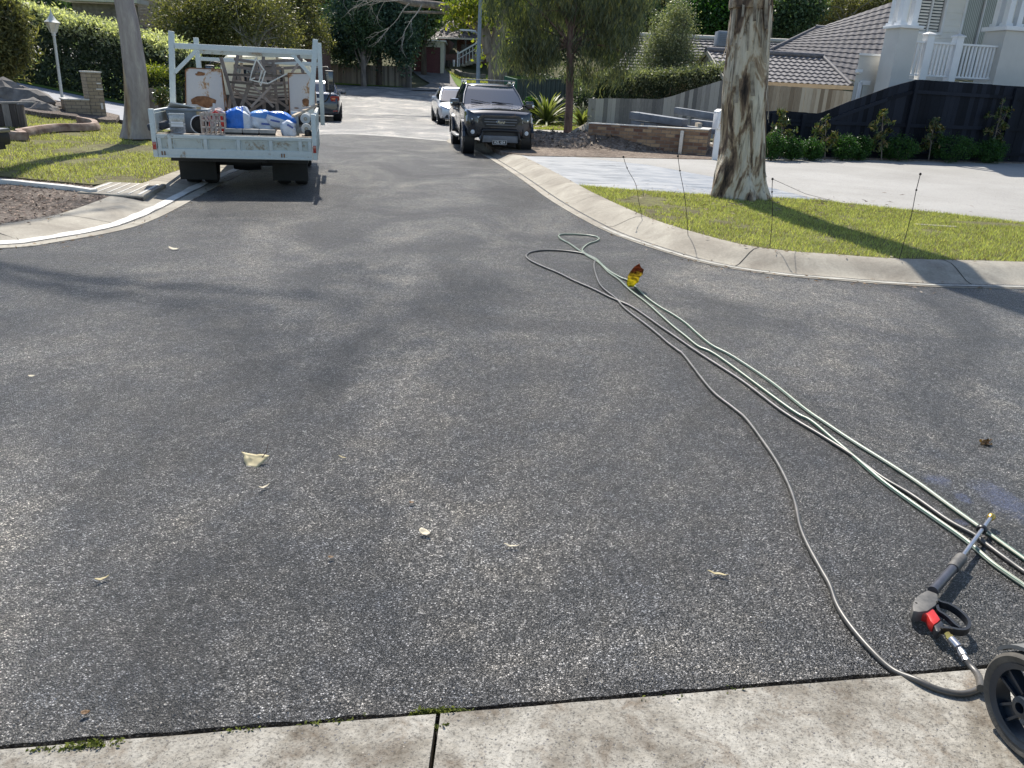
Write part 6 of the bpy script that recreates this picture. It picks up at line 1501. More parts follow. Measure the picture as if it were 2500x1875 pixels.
for i, x in enumerate(ps):
    bx2('balustrade_post', x, x+.22, .10, .32, zd+.001, zr1+.16, 'white_paint'); MB().loft([[(x-.03+e_, .07+e_, zr1+.16+h_), (x+.25-e_, .07+e_, zr1+.16+h_), (x+.25-e_, .35-e_, zr1+.16+h_), (x-.03+e_, .35-e_, zr1+.16+h_)] for e_, h_ in ((0, 0), (0, .03), (.12, .09))]).build('post_cap', 'white_paint', t)
def balus(x0, x1):
    bx2('handrail', x0, x1, .15, .25, zr1-.05, zr1, 'white_paint'); bx2('bottom_rail', x0, x1, .165, .235, zr0-.04, zr0, 'white_paint'); mb = MB(); n_ = max(2, int((x1-x0)/.115))
    for k in range(n_): mb.box((x0+(x1-x0)*(k+.5)/n_, .2, (zr0+zr1-.05)/2), (.042, .042, zr1-.05-zr0))
    mb.build('balusters', 'white_paint', t)
balus(xp1, ps[0]); balus(ps[0]+.22, ps[1]); balus(ps[1]+.22, xq0); balus(xq0+1.25, xq0+4.5)
# wall with weatherboards, openings
w1a, w1b = L(2230, 60, WD).x, L(2300, 60, WD).x; z1a, z1b = L(2262, 84, WD).z, 5.4
w2a, w2b = L(2342, 60, WD).x, L(2442, 60, WD).x; w3a = L(2470, 60, WD).x
XR = xq0+5
clap(t, 'weatherboard_wall', 'wb_white', L(2196, 60, WD).x, w1a, zd, 5.9, WD); clap(t, 'weatherboard_wall', 'wb_white', w1a, w1b, zd, z1a, WD); clap(t, 'weatherboard_wall', 'wb_white', w1b, w2a, zd, 5.9, WD); clap(t, 'weatherboard_wall', 'wb_white', w2b, w3a, zd, 5.9, WD)
clap(t, 'weatherboard_wall', 'wb_white', w1a, w1b, 4.9, 5.9, WD)
def window(x0, x1, z0, z1, n_, shut, curt):
    fr_ = MB(); e_ = .07
    for xx0, xx1, zz0, zz1 in ((x0, x0+e_, z0, z1), (x1-e_, x1, z0, z1), (x0+e_, x1-e_, z0, z0+e_), (x0+e_, x1-e_, z1-e_, z1)): fr_.box(((xx0+xx1)/2, WD-.02, (zz0+zz1)/2), (xx1-xx0, .12, zz1-zz0))
    f = fr_.build('window', 'white_paint', t); W_ = (x1-x0-2*e_)/n_
    for k in range(n_):
        a = x0+e_+W_*k; 
        pn = MB().box((a+W_/2, WD+.03, (z0+z1)/2), (W_-.03, .02, z1-z0-2*e_)).build('pane', 'curtain' if curt else 'glass_dark', f)
        if k: MB().box((a, WD-.01, (z0+z1)/2), (.045, .07, z1-z0-2*e_)).build('mullion', 'white_paint', f)
        if shut:
            mb = MB(); zz_ = z0+.12
            while zz_ < z1-.12: mb.box((a+W_/2, WD-.004, zz_), (W_-.12, .03, .045), (.5, 0, 0)); zz_ += .085
            mb.build('shutter', 'wb_white', f)
window(w1a, w1b, z1a, 4.9, 2, True, False); window(w2a, w2b, zd+.12, 5.3, 2, False, True); window(w3a, w3a+2.2, zd+.12, 5.3, 2, False, True)
clap(t, 'weatherboard_wall', 'wb_white', w3a+2.2, XR, zd, 5.9, WD)
xs0, xs1 = L(2196, 60, WD).x, L(2212, 60, 8).x
MB().prism([(xs0-.12, WD+.001), (xs0+.02, WD+.001), (xs1+.14, 8), (xs1, 8)], 0, 5.9, 'Z').build('side_wall', 'render', t)
MB().prism([(xp0-.5, -.5), (XR, -.5), (XR, 8), (xs1, 8), (xs0-.3, WD)], 5.902, 6.1, 'Z').build('roof', 'tile_grey', t)
# low wing to the left
xw0, xw1 = L(2098, 140, .9).x, xp0; zw = L(2100, 135, .9).z
MB().prism([(xw0, .9), (xp1-.02, .9), (xp1-.02, 2.4)], 0, zw, 'Z').build('low_wing', 'render', t)
MB().prism([(xw0-.05, .86), (xp1-.02, .86), (xp1-.02, 2.45)], zw+.001, zw+.06, 'Z').build('wing_coping', 'white_paint', t)
xa_ = L(2097, 205, .86).x; MB().box(((xa_+xw1)/2+.02, .86, L(2110, 202, .86).z), (xw1-xa_-.05, .06, .12)).build('window_trim', 'white_paint', t); MB().box((xa_+.04, .86, 1.1), (.10, .06, 2.0)).build('window_trim', 'white_paint', t)
MB().box(((xa_+xw1)/2+.06, .89, 1.15), (xw1-xa_-.2, .04, 1.9)).build('pane', 'lamp_metal', t)
p_ = L(2096, 176, .85); mb = MB(); mb.cyl((p_.x, .9, p_.z), (p_.x, .78, p_.z), .05); mb.box((p_.x-.08, .72, p_.z+.03), (.18, .09, .08)); mb.build('security_light', 'white_paint', t)
# ================================================================= vehicles
M['tyre'] = simple('tyre_rubber', (.018, .018, .018), .85, var=.3)
M['alloy'] = simple('alloy', (.30, .30, .31), .3, .8, var=.1)
M['auto_glass'] = simple('auto_glass', (.010, .020, .034), .02, var=.1, spec=.6, coat=1)  # blue in the base colour stands in for reflected sky
M['navy'] = simple('navy_paint', (.012, .017, .032), .24, .3, var=.12, coat=1)
M['charcoal'] = simple('charcoal_paint', (.012, .015, .024), .24, .3, var=.12, coat=1)
M['silver'] = simple('silver_paint', (.50, .53, .58), .3, .5, var=.05, coat=1)
M['trim'] = simple('black_trim', (.012, .013, .015), .5, var=.2)
M['chrome'] = simple('chrome', (.6, .62, .65), .12, 1, var=.05)
M['lamp_clear'] = simple('clear_lamp', (.50, .55, .60), .12, 0, var=.3, scale=14, coat=1)
M['lamp_red'] = simple('red_lamp', (.32, .018, .012), .15, var=.4, scale=14, coat=1)
M['lamp_orange'] = simple('orange_lamp', (.55, .16, .03), .15, var=.2, coat=1)
M['plate_dark'] = simple('dark_plate', (.02, .022, .03), .4, var=.1)
M['plate_text'] = simple('plate_white', (.78, .78, .76), .4, var=.03)
def wheel(parent, x, y, r, wd, side, rimmat='alloy', spokes=6):
    c = Matrix.Translation((x, y, r))
    tmb = MB().lathe([(r*.62, -wd*.46), (r*.80, -wd*.5), (r*.95, -wd*.46), (r, -wd*.30), (r, wd*.30), (r*.95, wd*.46), (r*.80, wd*.5), (r*.62, wd*.46)], 36, c, 'X', loop=True)
    w_ = tmb.build('wheel', 'tyre', parent, smooth=40)
    mb = MB(); mb.lathe([(.01, side*wd*.12), (r*.60, side*wd*.10), (r*.64, side*wd*.46), (r*.60, side*wd*.48), (r*.57, side*wd*.18)], 28, c, 'X')
    for k in range(spokes):
        q = 2*math.pi*k/spokes; mb.bar((x+side*wd*.36, y+math.cos(q)*r*.08, r+math.sin(q)*r*.08), (x+side*wd*.40, y+math.cos(q)*r*.58, r+math.sin(q)*r*.58), r*.16, wd*.12, upv=(1, 0, 0))
    mb.cyl((x+side*wd*.2, y, r), (x+side*wd*.46, y, r), r*.14, n=14); mb.build('rim', rimmat, w_, smooth=30); return w_
def ring_sec(y, w_, z0, z1, zs, crown, tuck=.86, top=.90):
    """closed ring around the car body at station y"""
    L_ = [(0, z0), (w_*.75, z0), (w_*.93, z0+.06), (w_, z0+(zs-z0)*.45), (w_*.985, zs-.05), (w_*top, z1), (w_*.5, z1+crown*.75), (0, z1+crown)]
    R__ = [(-a, b) for a, b in L_[1:-1]][::-1]
    return [(a, y, b) for a, b in L_+R__]
def car(name, label, cat, loc, rz, P, group=None):
    t = thing(name, label, cat, loc, rz, group); W2 = P['w']/2; Lf, Lr = P['front'], P['rear']; bw = P['belt']
    secs = [ring_sec(y, W2*wf, z0, z1, z1, cr, top=tp_) for (y, wf, z0, z1, cr, tp_) in P['body']]
    MB().loft(secs).build('body', P['paint'], t, bevel=0, smooth=32)
    g_ = P['glass']   # (y_front_base,y_front_top,y_rear_top,y_rear_base, z_base, z_top, wbase, wtop)
    yf, yt, yrt, yrb, zb, zt, wb, wt = g_; n_ = 4
    def q(y, z, w_): return [(-w_, y, z), (w_, y, z)]
    def ringat(f):
        z = zb+(zt-zb)*f; w_ = wb+(wt-wb)*f+.03*math.sin(f*math.pi); ya = yf+(yt-yf)*f; yb_ = yrb+(yrt-yrb)*f
        bow = .10*(1-f*.6)
        fr_ = [(w_*u_, ya+bow*(1-u_*u_), z) for u_ in (1, .6, 0, -.6, -1)]; bk_ = [(w_*u_, yb_-bow*.6*(1-u_*u_), z) for u_ in (-1, -.6, 0, .6, 1)]
        return fr_+[(-w_*1.015, (ya+yb_)/2, z)]+bk_+[(w_*1.015, (ya+yb_)/2, z)]
    MB().loft([ringat(f) for f in (0, .25, .5, .75, 1)]).build('windows', 'auto_glass', t, smooth=40)
    roof = MB(); r0_ = ringat(1); cx = lambda rg, s_, dz, dy=0: [(p[0]*s_, (p[1]-(yt+yrt)/2)*s_+(yt+yrt)/2, p[2]+dz) for p in rg]
    roof.loft([cx(r0_, 1.02, -.035), cx(r0_, 1.02, .0), cx(r0_, .95, .028), cx(r0_, .72, .05), cx(r0_, .3, .06)]); roof.build('roof', P['paint'], t, smooth=50)
    A0, A1 = ringat(0), ringat(1)
    for (i, wd_) in ((0, .05), (4, .05), (6, .06), (10, .06)): MB().tube([A0[i], ringat(.5)[i], A1[i]], [wd_*.62]*3, 8).build('pillar', P.get('pillar', P['paint']), t, smooth=50)
    for sgn, idx in ((1, 11), (-1, 5)):
        a, b = Vector(A0[idx]), Vector(A1[idx]); off = Vector((sgn*.004, 0, 0)); MB().bar(a+off, b+off, .03, .09, upv=(0, 1, 0)).build('pillar', P.get('pillar', P['paint']), t)
    for (y, r) in ((P['axf'], P['r']), (P['axr'], P['r'])):
        for sd_ in (1, -1):
            xo = sd_*(W2-.10); wheel(t, xo, y, r, .23, sd_, P.get('rim', 'alloy'))
            arch = MB().lathe([(r*1.13, sd_*(W2-.30)), (r*1.13, sd_*(W2+.002)), (.02, sd_*(W2+.001)), (.02, sd_*(W2-.30))], 28, Matrix.Translation((0, y, r*1.02)), 'X')
            arch.build('dark_wheel_well', 'trim', t, smooth=30)  # black disc stands in for the dark inside of the wheel well
    return t
def faceplate(t, name, mat, pts, ysurf, th, sgn=1, bevel=.004, mirror=False):
    """pts (x,z) outline laid on curved nose ysurf(x,z)"""
    for m_ in ((1, -1) if mirror else (1,)):
        mb = MB(); n = len(pts); P2 = [(p[0]*m_, p[1]) for p in pts]
        vs = [(x, ysurf(x, z)-sgn*.03, z) for x, z in P2]+[(x, ysurf(x, z)+sgn*th, z) for x, z in P2]
        tri = tessellate_polygon([[Vector((p[0], p[1], 0)) for p in P2]]); fs = [(i, (i+1) % n, (i+1) % n+n, i+n) for i in range(n)]
        for q in tri: fs += [tuple(q), tuple(i+n for i in reversed(q))]
        mb.add(vs, fs).build(name, mat, t, bevel=bevel)
# ---- charcoal dual cab ute facing the camera
ub = gp(1218, 376, 0); URZ = math.pi+R(10)
ute = dict(w=1.86, front=2.6, rear=-2.7, belt=1.25, paint='charcoal', axf=1.72, axr=-1.5, r=.39, rim='alloy',
    body=[(2.47, .62, .62, .98, .0, .9), (2.43, .80, .52, 1.06, .02, .92), (2.34, .92, .47, 1.11, .03, .93), (2.18, .98, .45, 1.14, .03, .93), (2.0, .99, .44, 1.155, .04, .93), (1.4, 1, .42, 1.20, .05, .92), (.95, 1, .42, 1.25, .04, .92), (.6, 1, .42, 1.27, .0, .95), (-1.2, 1, .42, 1.28, 0, .95), (-1.5, 1, .44, 1.28, 0, .97), (-2.6, .99, .52, 1.30, 0, .97), (-2.68, .96, .60, 1.28, 0, .97)],
    glass=(1.08, .28, -1.02, -1.34, 1.24, 1.73, .84, .66))
t = car('utility_truck', 'charcoal dual cab ute with bull bar and roof racks facing up the road', 'ute', (ub.x-.36, ub.y+1.58, -.01), URZ, ute); t.scale = (.90, .90, .91)
UT = t
ys = lambda x, z: 2.485-.26*(abs(x)/.93)**3.6-.05*max(0, z-.85)
faceplate(t, 'grille_frame', 'charcoal', [(-.50, 1.03), (.50, 1.03), (.60, .93), (.46, .70), (-.46, .70), (-.60, .93)], ys, .05)
faceplate(t, 'grille', 'trim', [(-.44, .985), (.44, .985), (.52, .92), (.41, .745), (-.41, .745), (-.52, .92)], ys, .062)
mb = MB()
for z in (.80, .865, .93): mb.box((0, ys(.25, z)+.07, z), (.86-.1*(z < .85), .02, .018))
mb.build('grille_bars', 'beam', t)
o = MB().lathe([(.001, -.012), (.10, -.012), (.115, 0), (.10, .012), (.001, .012)], 28, Matrix.Scale(1, 4), 'Y'); o.v = [(v[0], v[1]+ys(0, .865)+.085, v[2]*.46+.865) for v in o.v]; ov = o.build('badge', 'navy', t, smooth=50)
o = MB().lathe([(.104, -.010), (.118, 0), (.104, .016), (.100, .012)], 28, None, 'Y', loop=True); o.v = [(v[0], v[1]+ys(0, .865)+.085, v[2]*.46+.865) for v in o.v]; o.build('badge_rim', 'chrome', ov, smooth=50)
text_obj('lettering', 'Ford', .085, 'chrome', ov, (0, ys(0, .865)+.100, .862), (R(90), 0, math.pi), .002, .35, 1.15, .001)
faceplate(t, 'headlight', 'lamp_clear', [(.55, .985), (.66, .985), (.86, 1.01), (.90, .97), (.88, .86), (.78, .82), (.60, .84), (.585, .90)], ys, .035, mirror=True)
for sg in (1, -1): MB().lathe([(.001, .0), (.055, .0), (.06, .02), (.045, .03), (.001, .032)], 18, Matrix.Translation((sg*.70, ys(.70, .9)+.012, .905)), 'Y').build('headlight_lens', 'chrome', t, smooth=50)
faceplate(t, 'fog_lamp_surround', 'trim', [(.60, .70), (.82, .72), (.86, .60), (.80, .48), (.62, .50)], ys, .04, mirror=True)
for sg in (1, -1): MB().lathe([(.001, 0), (.05, 0), (.055, .02), (.001, .03)], 16, Matrix.Translation((sg*.72, ys(.72, .6)+.035, .60)), 'Y').build('fog_lamp', 'lamp_clear', t, smooth=50)
faceplate(t, 'lower_intake', 'trim', [(-.45, .62), (.45, .62), (.45, .47), (-.45, .47)], ys, .055)
bb = [( -.50, ys(.5, .4)+.03, .36), (-.50, ys(.5, .5)+.15, .45), (-.47, 2.60, .60), (-.38, 2.62, .66), (.38, 2.62, .66), (.47, 2.60, .60), (.50, ys(.5, .5)+.15, .45), (.50, ys(.5, .4)+.03, .36)]
MB().tube(catmull(bb, 4), .034, 10).build('nudge_bar', 'trim', t, smooth=60)
MB().prism([(-.56, .46), (-.50, .53), (.50, .53), (.56, .46), (.50, .36), (-.50, .36)], 2.40, 2.56).build('skid_plate', 'beam', t, bevel=.02)
pl_ = MB().box((.02, 2.585, .365), (.372, .012, .107)).build('number_plate', 'plate_dark', t)
mb = MB(); 
for dx, dz, sx_, sz_ in ((0, .05, .372, .007), (0, -.05, .372, .007), (.1825, 0, .007, .107), (-.1825, 0, .007, .107)): mb.box((.02+dx, 2.593, .365+dz), (sx_, .006, sz_))
mb.build('plate_border', 'plate_text', pl_)
text_obj('plate_lettering', 'AZL 654', .088, 'plate_text', pl_, (.02, 2.593, .365), (R(90), 0, math.pi), .002, 0, .92, .0015)
MB().loft([[(x, y, z) for x, z in ((-.86, 1.10+dz), (-.45, 1.15+dz), (0, 1.165+dz), (.45, 1.15+dz), (.86, 1.10+dz), (.80, 1.08+dz), (0, 1.125+dz), (-.80, 1.08+dz))] for y, dz in ((2.18, .0), (2.30, .015))]).build('bonnet_protector', 'trim', t)
for z in (0,):
    mb = MB(); mb.bar((-.75, .05, 1.87), (.75, .05, 1.87), .07, .03); mb.bar((-.75, -.75, 1.88), (.75, -.75, 1.88), .07, .03); mb.build('roof_bars', 'beam', t, bevel=.006)
    mb = MB()
    for sg in (1, -1): mb.tube([(sg*.68, .22, 1.74), (sg*.70, .1, 1.80), (sg*.70, -.9, 1.82), (sg*.68, -1.05, 1.76)], .022, 8); mb.box((sg*.70, .05, 1.83), (.07, .08, .06)); mb.box((sg*.70, -.75, 1.84), (.07, .08, .06))
    mb.build('roof_rails', 'chrome', t, smooth=50)
for sg in (1, -1):
    m_ = MB().box((sg*1.06, .82, 1.27), (.24, .16, .20)).build('side_mirror', 'charcoal', t, bevel=.05); MB().box((sg*.93, .80, 1.22), (.12, .07, .07)).build('mirror_arm', 'trim', m_)
    MB().box((sg*1.155, .87, 1.24), (.06, .06, .07)).build('indicator', 'chrome', m_, bevel=.01)
    for y in (1.72, -1.5):
        fl_ = MB()
        for k in range(12):
            q0, q1 = R(-10+200*k/12), R(-10+200*(k+1)/12); r_ = .47
            fl_.bar((sg*.935, y+r_*math.cos(q0), .41+r_*math.sin(q0)), (sg*.935, y+r_*math.cos(q1), .41+r_*math.sin(q1)), .06, .07, upv=(1, 0, 0))
        fl_.build('arch_flare', 'charcoal', t)
    MB().box((sg*.95, .1, .40), (.16, 1.75, .05)).build('side_step', 'alloy', t, bevel=.015)
    mb = MB()
    for y in (.35, -.65): mb.box((sg*.945, y, 1.10), (.03, .22, .035))
    mb.build('door_handles', 'chrome', t, bevel=.008)
    mb = MB()
    for y in (1.0, -.05, -1.15): mb.box((sg*.931, y, .85), (.004, .008, .75))
    mb.build('door_seams', 'trim', t)
MB().tube([(.75, 1.95, 1.14), (.8, 1.9, 1.2)], .004, 5).build('aerial', 'trim', t)
wp = MB(); wp.bar((.1, 1.14, 1.285), (.62, .99, 1.36), .02, .015); wp.bar((-.55, 1.12, 1.285), (.05, 1.05, 1.32), .02, .015); wp.build('wipers', 'trim', t)
for sg in (1, -1): MB().box((sg*.80, -2.695, 1.0), (.14, .03, .36)).build('tail_light', 'lamp_red', t)
# tonneau tub opening
MB().box((0, -2.0, 1.285), (1.5, 1.15, .02)).build('tub_cover', 'trim', t)
# ---- silver small car behind it
sb = gp(1085, 304, 0)
sv = dict(w=1.76, front=2.2, rear=-2.2, belt=.95, paint='silver', axf=1.38, axr=-1.3, r=.315, rim='alloy',
    body=[(2.24, .62, .36, .60, .0, .9), (2.16, .86, .24, .66, .02, .9), (1.95, .96, .20, .72, .04, .90), (1.5, 1, .18, .80, .06, .88), (1.05, 1, .18, .88, .06, .88), (.7, 1, .18, .93, .04, .92), (-1.2, 1, .18, .97, 0, .93), (-1.7, .99, .2, .98, .03, .88), (-2.1, .92, .26, .95, .02, .86), (-2.24, .8, .34, .80, 0, .9)],
    glass=(1.25, .25, -.95, -1.65, .90, 1.38, .76, .56))
t = car('parked_car', 'silver small car parked behind the charcoal ute', 'car', (sb.x+.30, sb.y+1.55, 0), math.pi+R(11), sv); SV = t
yv = lambda x, z: 2.25-.34*(abs(x)/.88)**4.5-.10*max(0, z-.62)
faceplate(t, 'headlight', 'lamp_clear', [(.42, .62), (.60, .69), (.82, .73), (.80, .62), (.60, .56), (.45, .57)], yv, .03, mirror=True)
faceplate(t, 'grille', 'trim', [(-.36, .66), (.36, .66), (.30, .57), (-.30, .57)], yv, .03)
faceplate(t, 'lower_intake', 'trim', [(-.40, .40), (.40, .40), (.36, .26), (-.36, .26)], yv, .03)
faceplate(t, 'fog_lamp', 'trim', [(.52, .40), (.74, .41), (.74, .30), (.52, .28)], yv, .03, mirror=True)
for sg in (1, -1):
    MB().box((sg*.97, .92, 1.0), (.20, .12, .13)).build('side_mirror', 'silver', t, bevel=.04)
MB().box((0, 2.25, .50), (.37, .012, .10)).build('number_plate', 'plate_dark', t)
# ---- dark blue sedan beyond the truck, rear towards camera
db = gp(820, 296, 0)
sd_ = dict(w=1.76, front=2.2, rear=-2.3, belt=1.0, paint='navy', axf=1.35, axr=-1.3, r=.32, rim='alloy',
    body=[(2.2, .7, .34, .62, .0, .9), (2.05, .92, .22, .72, .03, .9), (1.4, 1, .18, .86, .05, .88), (.9, 1, .18, .94, .04, .9), (-1.1, 1, .18, 1.0, .0, .92), (-1.55, 1, .2, 1.03, .03, .9), (-2.0, .97, .24, 1.04, .02, .88), (-2.2, .92, .26, 1.0, .0, .9), (-2.28, .86, .30, .70, 0, .95)],
    glass=(1.15, .2, -1.0, -1.62, .96, 1.43, .76, .58))
t = car('parked_car', 'dark blue sedan parked ahead of the truck', 'car', (db.x-1.02, db.y+1.55, 0), R(12), sd_)
yr = lambda x, z: -2.285+.14*(abs(x)/.88)**6
faceplate(t, 'tail_light', 'lamp_red', [(.50, .90), (.60, .94), (.84, .93), (.86, .80), (.72, .73), (.54, .76)], yr, .03, -1, mirror=True)
faceplate(t, 'reversing_light', 'lamp_orange', [(.56, .865), (.70, .875), (.70, .81), (.58, .81)], yr, .045, -1, mirror=True)
faceplate(t, 'bumper_reflector', 'lamp_red', [(.60, .42), (.76, .43), (.76, .38), (.60, .37)], yr, .05, -1, mirror=True)
faceplate(t, 'rear_bumper', 'navy', [(-.82, .60), (.82, .60), (.80, .30), (-.80, .30)], yr, .03, -1)
MB().box((0, -2.30, .80), (.37, .012, .10)).build('number_plate', 'plate_text', t)
for sg in (1, -1): MB().box((sg*.98, .78, 1.02), (.22, .12, .14)).build('side_mirror', 'navy', t, bevel=.04)
MB().tube([(-.3, -2.2, .22), (-.3, -2.36, .22)], .03, 10).build('exhaust', 'chrome', t)
# ---- rear corner of a vehicle at the left frame edge
e_ = gp(2, 408, 0)
lv = dict(w=1.85, front=2.4, rear=-2.4, belt=1.1, paint='silver', axf=1.4, axr=-1.4, r=.36, rim='alloy',
    body=[(2.3, .8, .40, .9, .0, .9), (1.6, 1, .36, 1.05, .03, .9), (.9, 1, .36, 1.12, .02, .92), (-1.6, 1, .36, 1.15, .0, .94), (-2.2, .99, .38, 1.15, 0, .95), (-2.36, .95, .42, 1.1, 0, .95)],
    glass=(1.2, .5, -1.9, -2.25, 1.12, 1.75, .84, .70))
LVF = Vector((-9.55, 14.1, .12))
t = car('parked_wagon', 'silver wagon of which only the rear bumper corner shows at the left edge', 'car', (at(10, 375, 12.6).x-2.26, 11.55, .0), R(90), lv)
faceplate(t, 'tail_light', 'lamp_red', [(.72, 1.08), (.90, 1.05), (.90, .76), (.74, .74)], lambda x, z: -2.36+.1*(abs(x)/.9)**3, .03, -1, mirror=True)
MB().box((0, -2.42, .50), (1.84, .18, .20)).build('rear_bumper', 'trim', t, bevel=.05); MB().box((0, -2.43, .62), (1.86, .18, .06)).build('bumper_step', 'alloy', t, bevel=.02)
MB().tube([(0, -2.4, .38), (0, -2.56, .38)], .03, 10).build('tow_bar', 'trim', t); MB().box((.62, -2.46, .40), (.22, .12, .10)).build('tow_bracket', 'trim', t)

# ================================================================= tipper truck with load
M['tr_paint'] = worn('truck_paint', (.56, .60, .57), (.30, .24, .17), .60, .5, 5)
M['tr_panel'] = worn('truck_panel', (.50, .53, .48), (.30, .24, .16), .56, .55, 4)
M['tr_frame'] = worn('rack_paint', (.60, .66, .64), (.42, .40, .35), .64, .45, 6)
M['cab_cream'] = worn('cab_cream', (.66, .63, .50), (.45, .38, .25), .66, .4, 3)
M['deck'] = worn('deck_timber', (.42, .36, .29), (.20, .16, .13), .5, .85, 6, (1, .2, 1))
M['rust_panel'] = None
m_, t_, b_ = nodes('rusty_panel'); v_ = mapping(t_); n1 = noise(t_, v_, 2.3, 8, .68, .7); n2 = noise(t_, v_, 14, 6, .7)
f_ = math_(t_, 'ADD', math_(t_, 'MULTIPLY', n1, .75), math_(t_, 'MULTIPLY', n2, .25))
c_ = ramp(t_, [(.0, (.52, .52, .54)), (.46, (.46, .45, .45)), (.515, (.50, .48, .47)), (.54, (.38, .25, .14)), (.57, (.20, .08, .03)), (.61, (.05, .03, .02)), (.66, (.28, .13, .05))], f_)
t_.links.new(c_, b_.inputs['Base Color']); b_.inputs['Roughness'].default_value = .6; bump(t_, n2, b_, .3, .01); M['rust_panel'] = m_
M['rust'] = simple('rust', (.16, .06, .025), .9, var=.5, scale=12, c2=(.30, .15, .07))
M['old_wood'] = island('old_grey_wood', [(.3, (.09, .08, .07)), (.5, (.17, .15, .135)), (.75, (.28, .25, .23))], .9, (3, 3, 3))
M['flap'] = simple('mud_flap', (.016, .016, .015), .8, var=.3, scale=4)
TO = Vector((-3.98, 10.98, 0)); TA = R(13.5)
TF = Frame(TO.x, TO.y, 0, TA); TL_ = TF.loc
t = thing('tipper_truck', 'old white drop side truck parked with its tailgate to the camera', 'truck', tuple(TO), TA); TR = t
HW = 1.02; ZD = .80; LEN = 3.15
zb0 = .50
def tb(name, c, d, mat, bev=.006, rot=(0, 0, 0), par=None): return MB().box(c, d, rot).build(name, mat, par or t, bevel=bev)
tg_ = tb('tailgate', (0, 0, .635), (2*HW, .035, .30), 'tr_panel', .004)
mb = MB(); mb.box((0, -.025, .765), (2*HW, .03, .05)); mb.box((0, -.025, .555), (2*HW, .03, .10)); mb.box((0, -.03, .503), (2*HW, .05, .03))
for x in (-.99, -.86, -.40, .0+.03, .46, .86, .99): mb.box((x, -.0245, .665), (.05, .028, .152))
mb.build('tailgate_frame', 'tr_paint', tg_, bevel=.005)
mb = MB()
for x0 in (-.63, -.185, .245, .66): 
    for dx, dz, sx_, sz_ in ((0, .063, .36, .008), (0, -.060, .36, .008), (.18, 0, .008, .13), (-.18, 0, .008, .13)): mb.box((x0+dx, -.021, .665+dz), (sx_, .012, sz_))
mb.build('pressed_panels', 'tr_frame', tg_)
tb('top_rail', (0, .03, ZD-.015), (2*HW, .10, .035), 'deck')
mb = MB(); 
for x in (-.97, .6): mb.box((x, -.045, .545), (.015, .01, .05)); mb.box((x+.035, -.045, .545), (.015, .01, .05))
mb.build('catches', 'rust', t)
tb('deck', (0, LEN/2, ZD-.05), (2*HW, LEN, .05), 'deck')
tb('chassis', (0, 2.6, .52), (.75, 5.0, .18), 'trim'); tb('cross_member', (0, .25, .62), (2*HW-.1, .12, .14), 'trim'); tb('cross_member', (0, 1.9, .62), (2*HW-.1, .12, .14), 'trim')
# corner posts and side boards
for sg in (1, -1):
    cp = tb('corner_post', (sg*(HW+.035), .01, .80), (.06, .09, .62), 'tr_frame')
    MB().box((sg*(HW+.035), -.045, .64), (.045, .02, .10)).build('tail_light', 'lamp_red', t, bevel=.004)
    s_ = MB(); s_.box((sg*(HW+.03), LEN*.5, .955), (.03, LEN-.1, .19)); sb_ = s_.build('side_board', 'tr_panel', t)
    f_ = MB(); f_.box((sg*(HW+.045), LEN*.5, 1.065), (.05, LEN-.1, .05)); f_.box((sg*(HW+.045), LEN*.5, .83), (.05, LEN-.1, .05))
    for k in range(8): f_.box((sg*(HW+.045), .12+k*(LEN-.25)/7, .945), (.045, .05, .20))
    f_.build('side_frame', 'tr_paint', sb_, bevel=.005)
    f_ = MB(); f_.box((sg*(HW+.03), LEN*.5, .66), (.04, LEN-.1, .09)); 
    for k in range(4): f_.box((sg*(HW+.05), .5+k*.8, .60), (.03, .06, .28))
    f_.build('skirt_rail', 'tr_paint', t, bevel=.005)
    # mud flap and dual wheels
    tb('mud_flap', (sg*.66, .78, .31), (.52, .02, .42), 'flap', .01)
    for dx in (.54, .80): wheel(t, sg*dx, 1.25, .33, .20, sg, 'trim', 5)
    wheel(t, sg*.80, 3.95, .34, .2, sg, 'alloy', 5)
tb('axle', (0, 1.25, .33), (1.3, .12, .12), 'trim', .03); tb('fuel_box', (.62, 2.4, .48), (.35, .7, .30), 'trim', .03); tb('rear_beam', (0, .45, .47), (1.9, .10, .14), 'trim')
MB().lathe([(.12, -.2), (.14, 0), (.12, .2)], 16, Matrix.Translation((0, 1.25, .33)), 'X').build('differential', 'trim', t, smooth=60)
# racks
YA, YB = 1.25, LEN-.06
ll, lr = TL_(440, 250, YA), TL_(782, 270, YA); lt, rt = TL_(422, 75, YA), TL_(768, 95, YA)
xa, xb = -1.0, .99; zA = TL_(421, 76, YA).z; zAr = TL_(768, 96, YA).z; zT_ = (zA+zAr)/2
MB().bar((xa, YA, 1.0), (TL_(418, 76, YA).x, YA, zA), .075, .075, upv=(0, 1, 0)).build('rack_post', 'tr_frame', t, bevel=.006); mb = MB(); mb.bar((xb, YA, 1.0), (TL_(770, 95, YA).x, YA, zAr), .075, .075, upv=(0, 1, 0))
zb_ = TL_(440, 108, YA).z
beamz = (TL_(440, 112, YA).z+TL_(750, 128, YA).z)/2
xA0, xA1 = TL_(421, 108, YA).x, TL_(768, 125, YA).x
rk = mb.build('rack_post', 'tr_frame', t, bevel=.006)
tb('rack_beam', ((xA0+xA1)/2, YA+.002, beamz), (xA1-xA0-.05, .06, .075), 'tr_frame')
mb = MB(); mb.bar((xA0-.01, YA, beamz-.36), (xA0+.33, YA, beamz-.04), .05, .05, upv=(0, 1, 0)); mb.bar((xA1-.04, YA, beamz-.36), (xA1-.33, YA, beamz-.04), .05, .05, upv=(0, 1, 0)); mb.build('rack_braces', 'tr_frame', t)
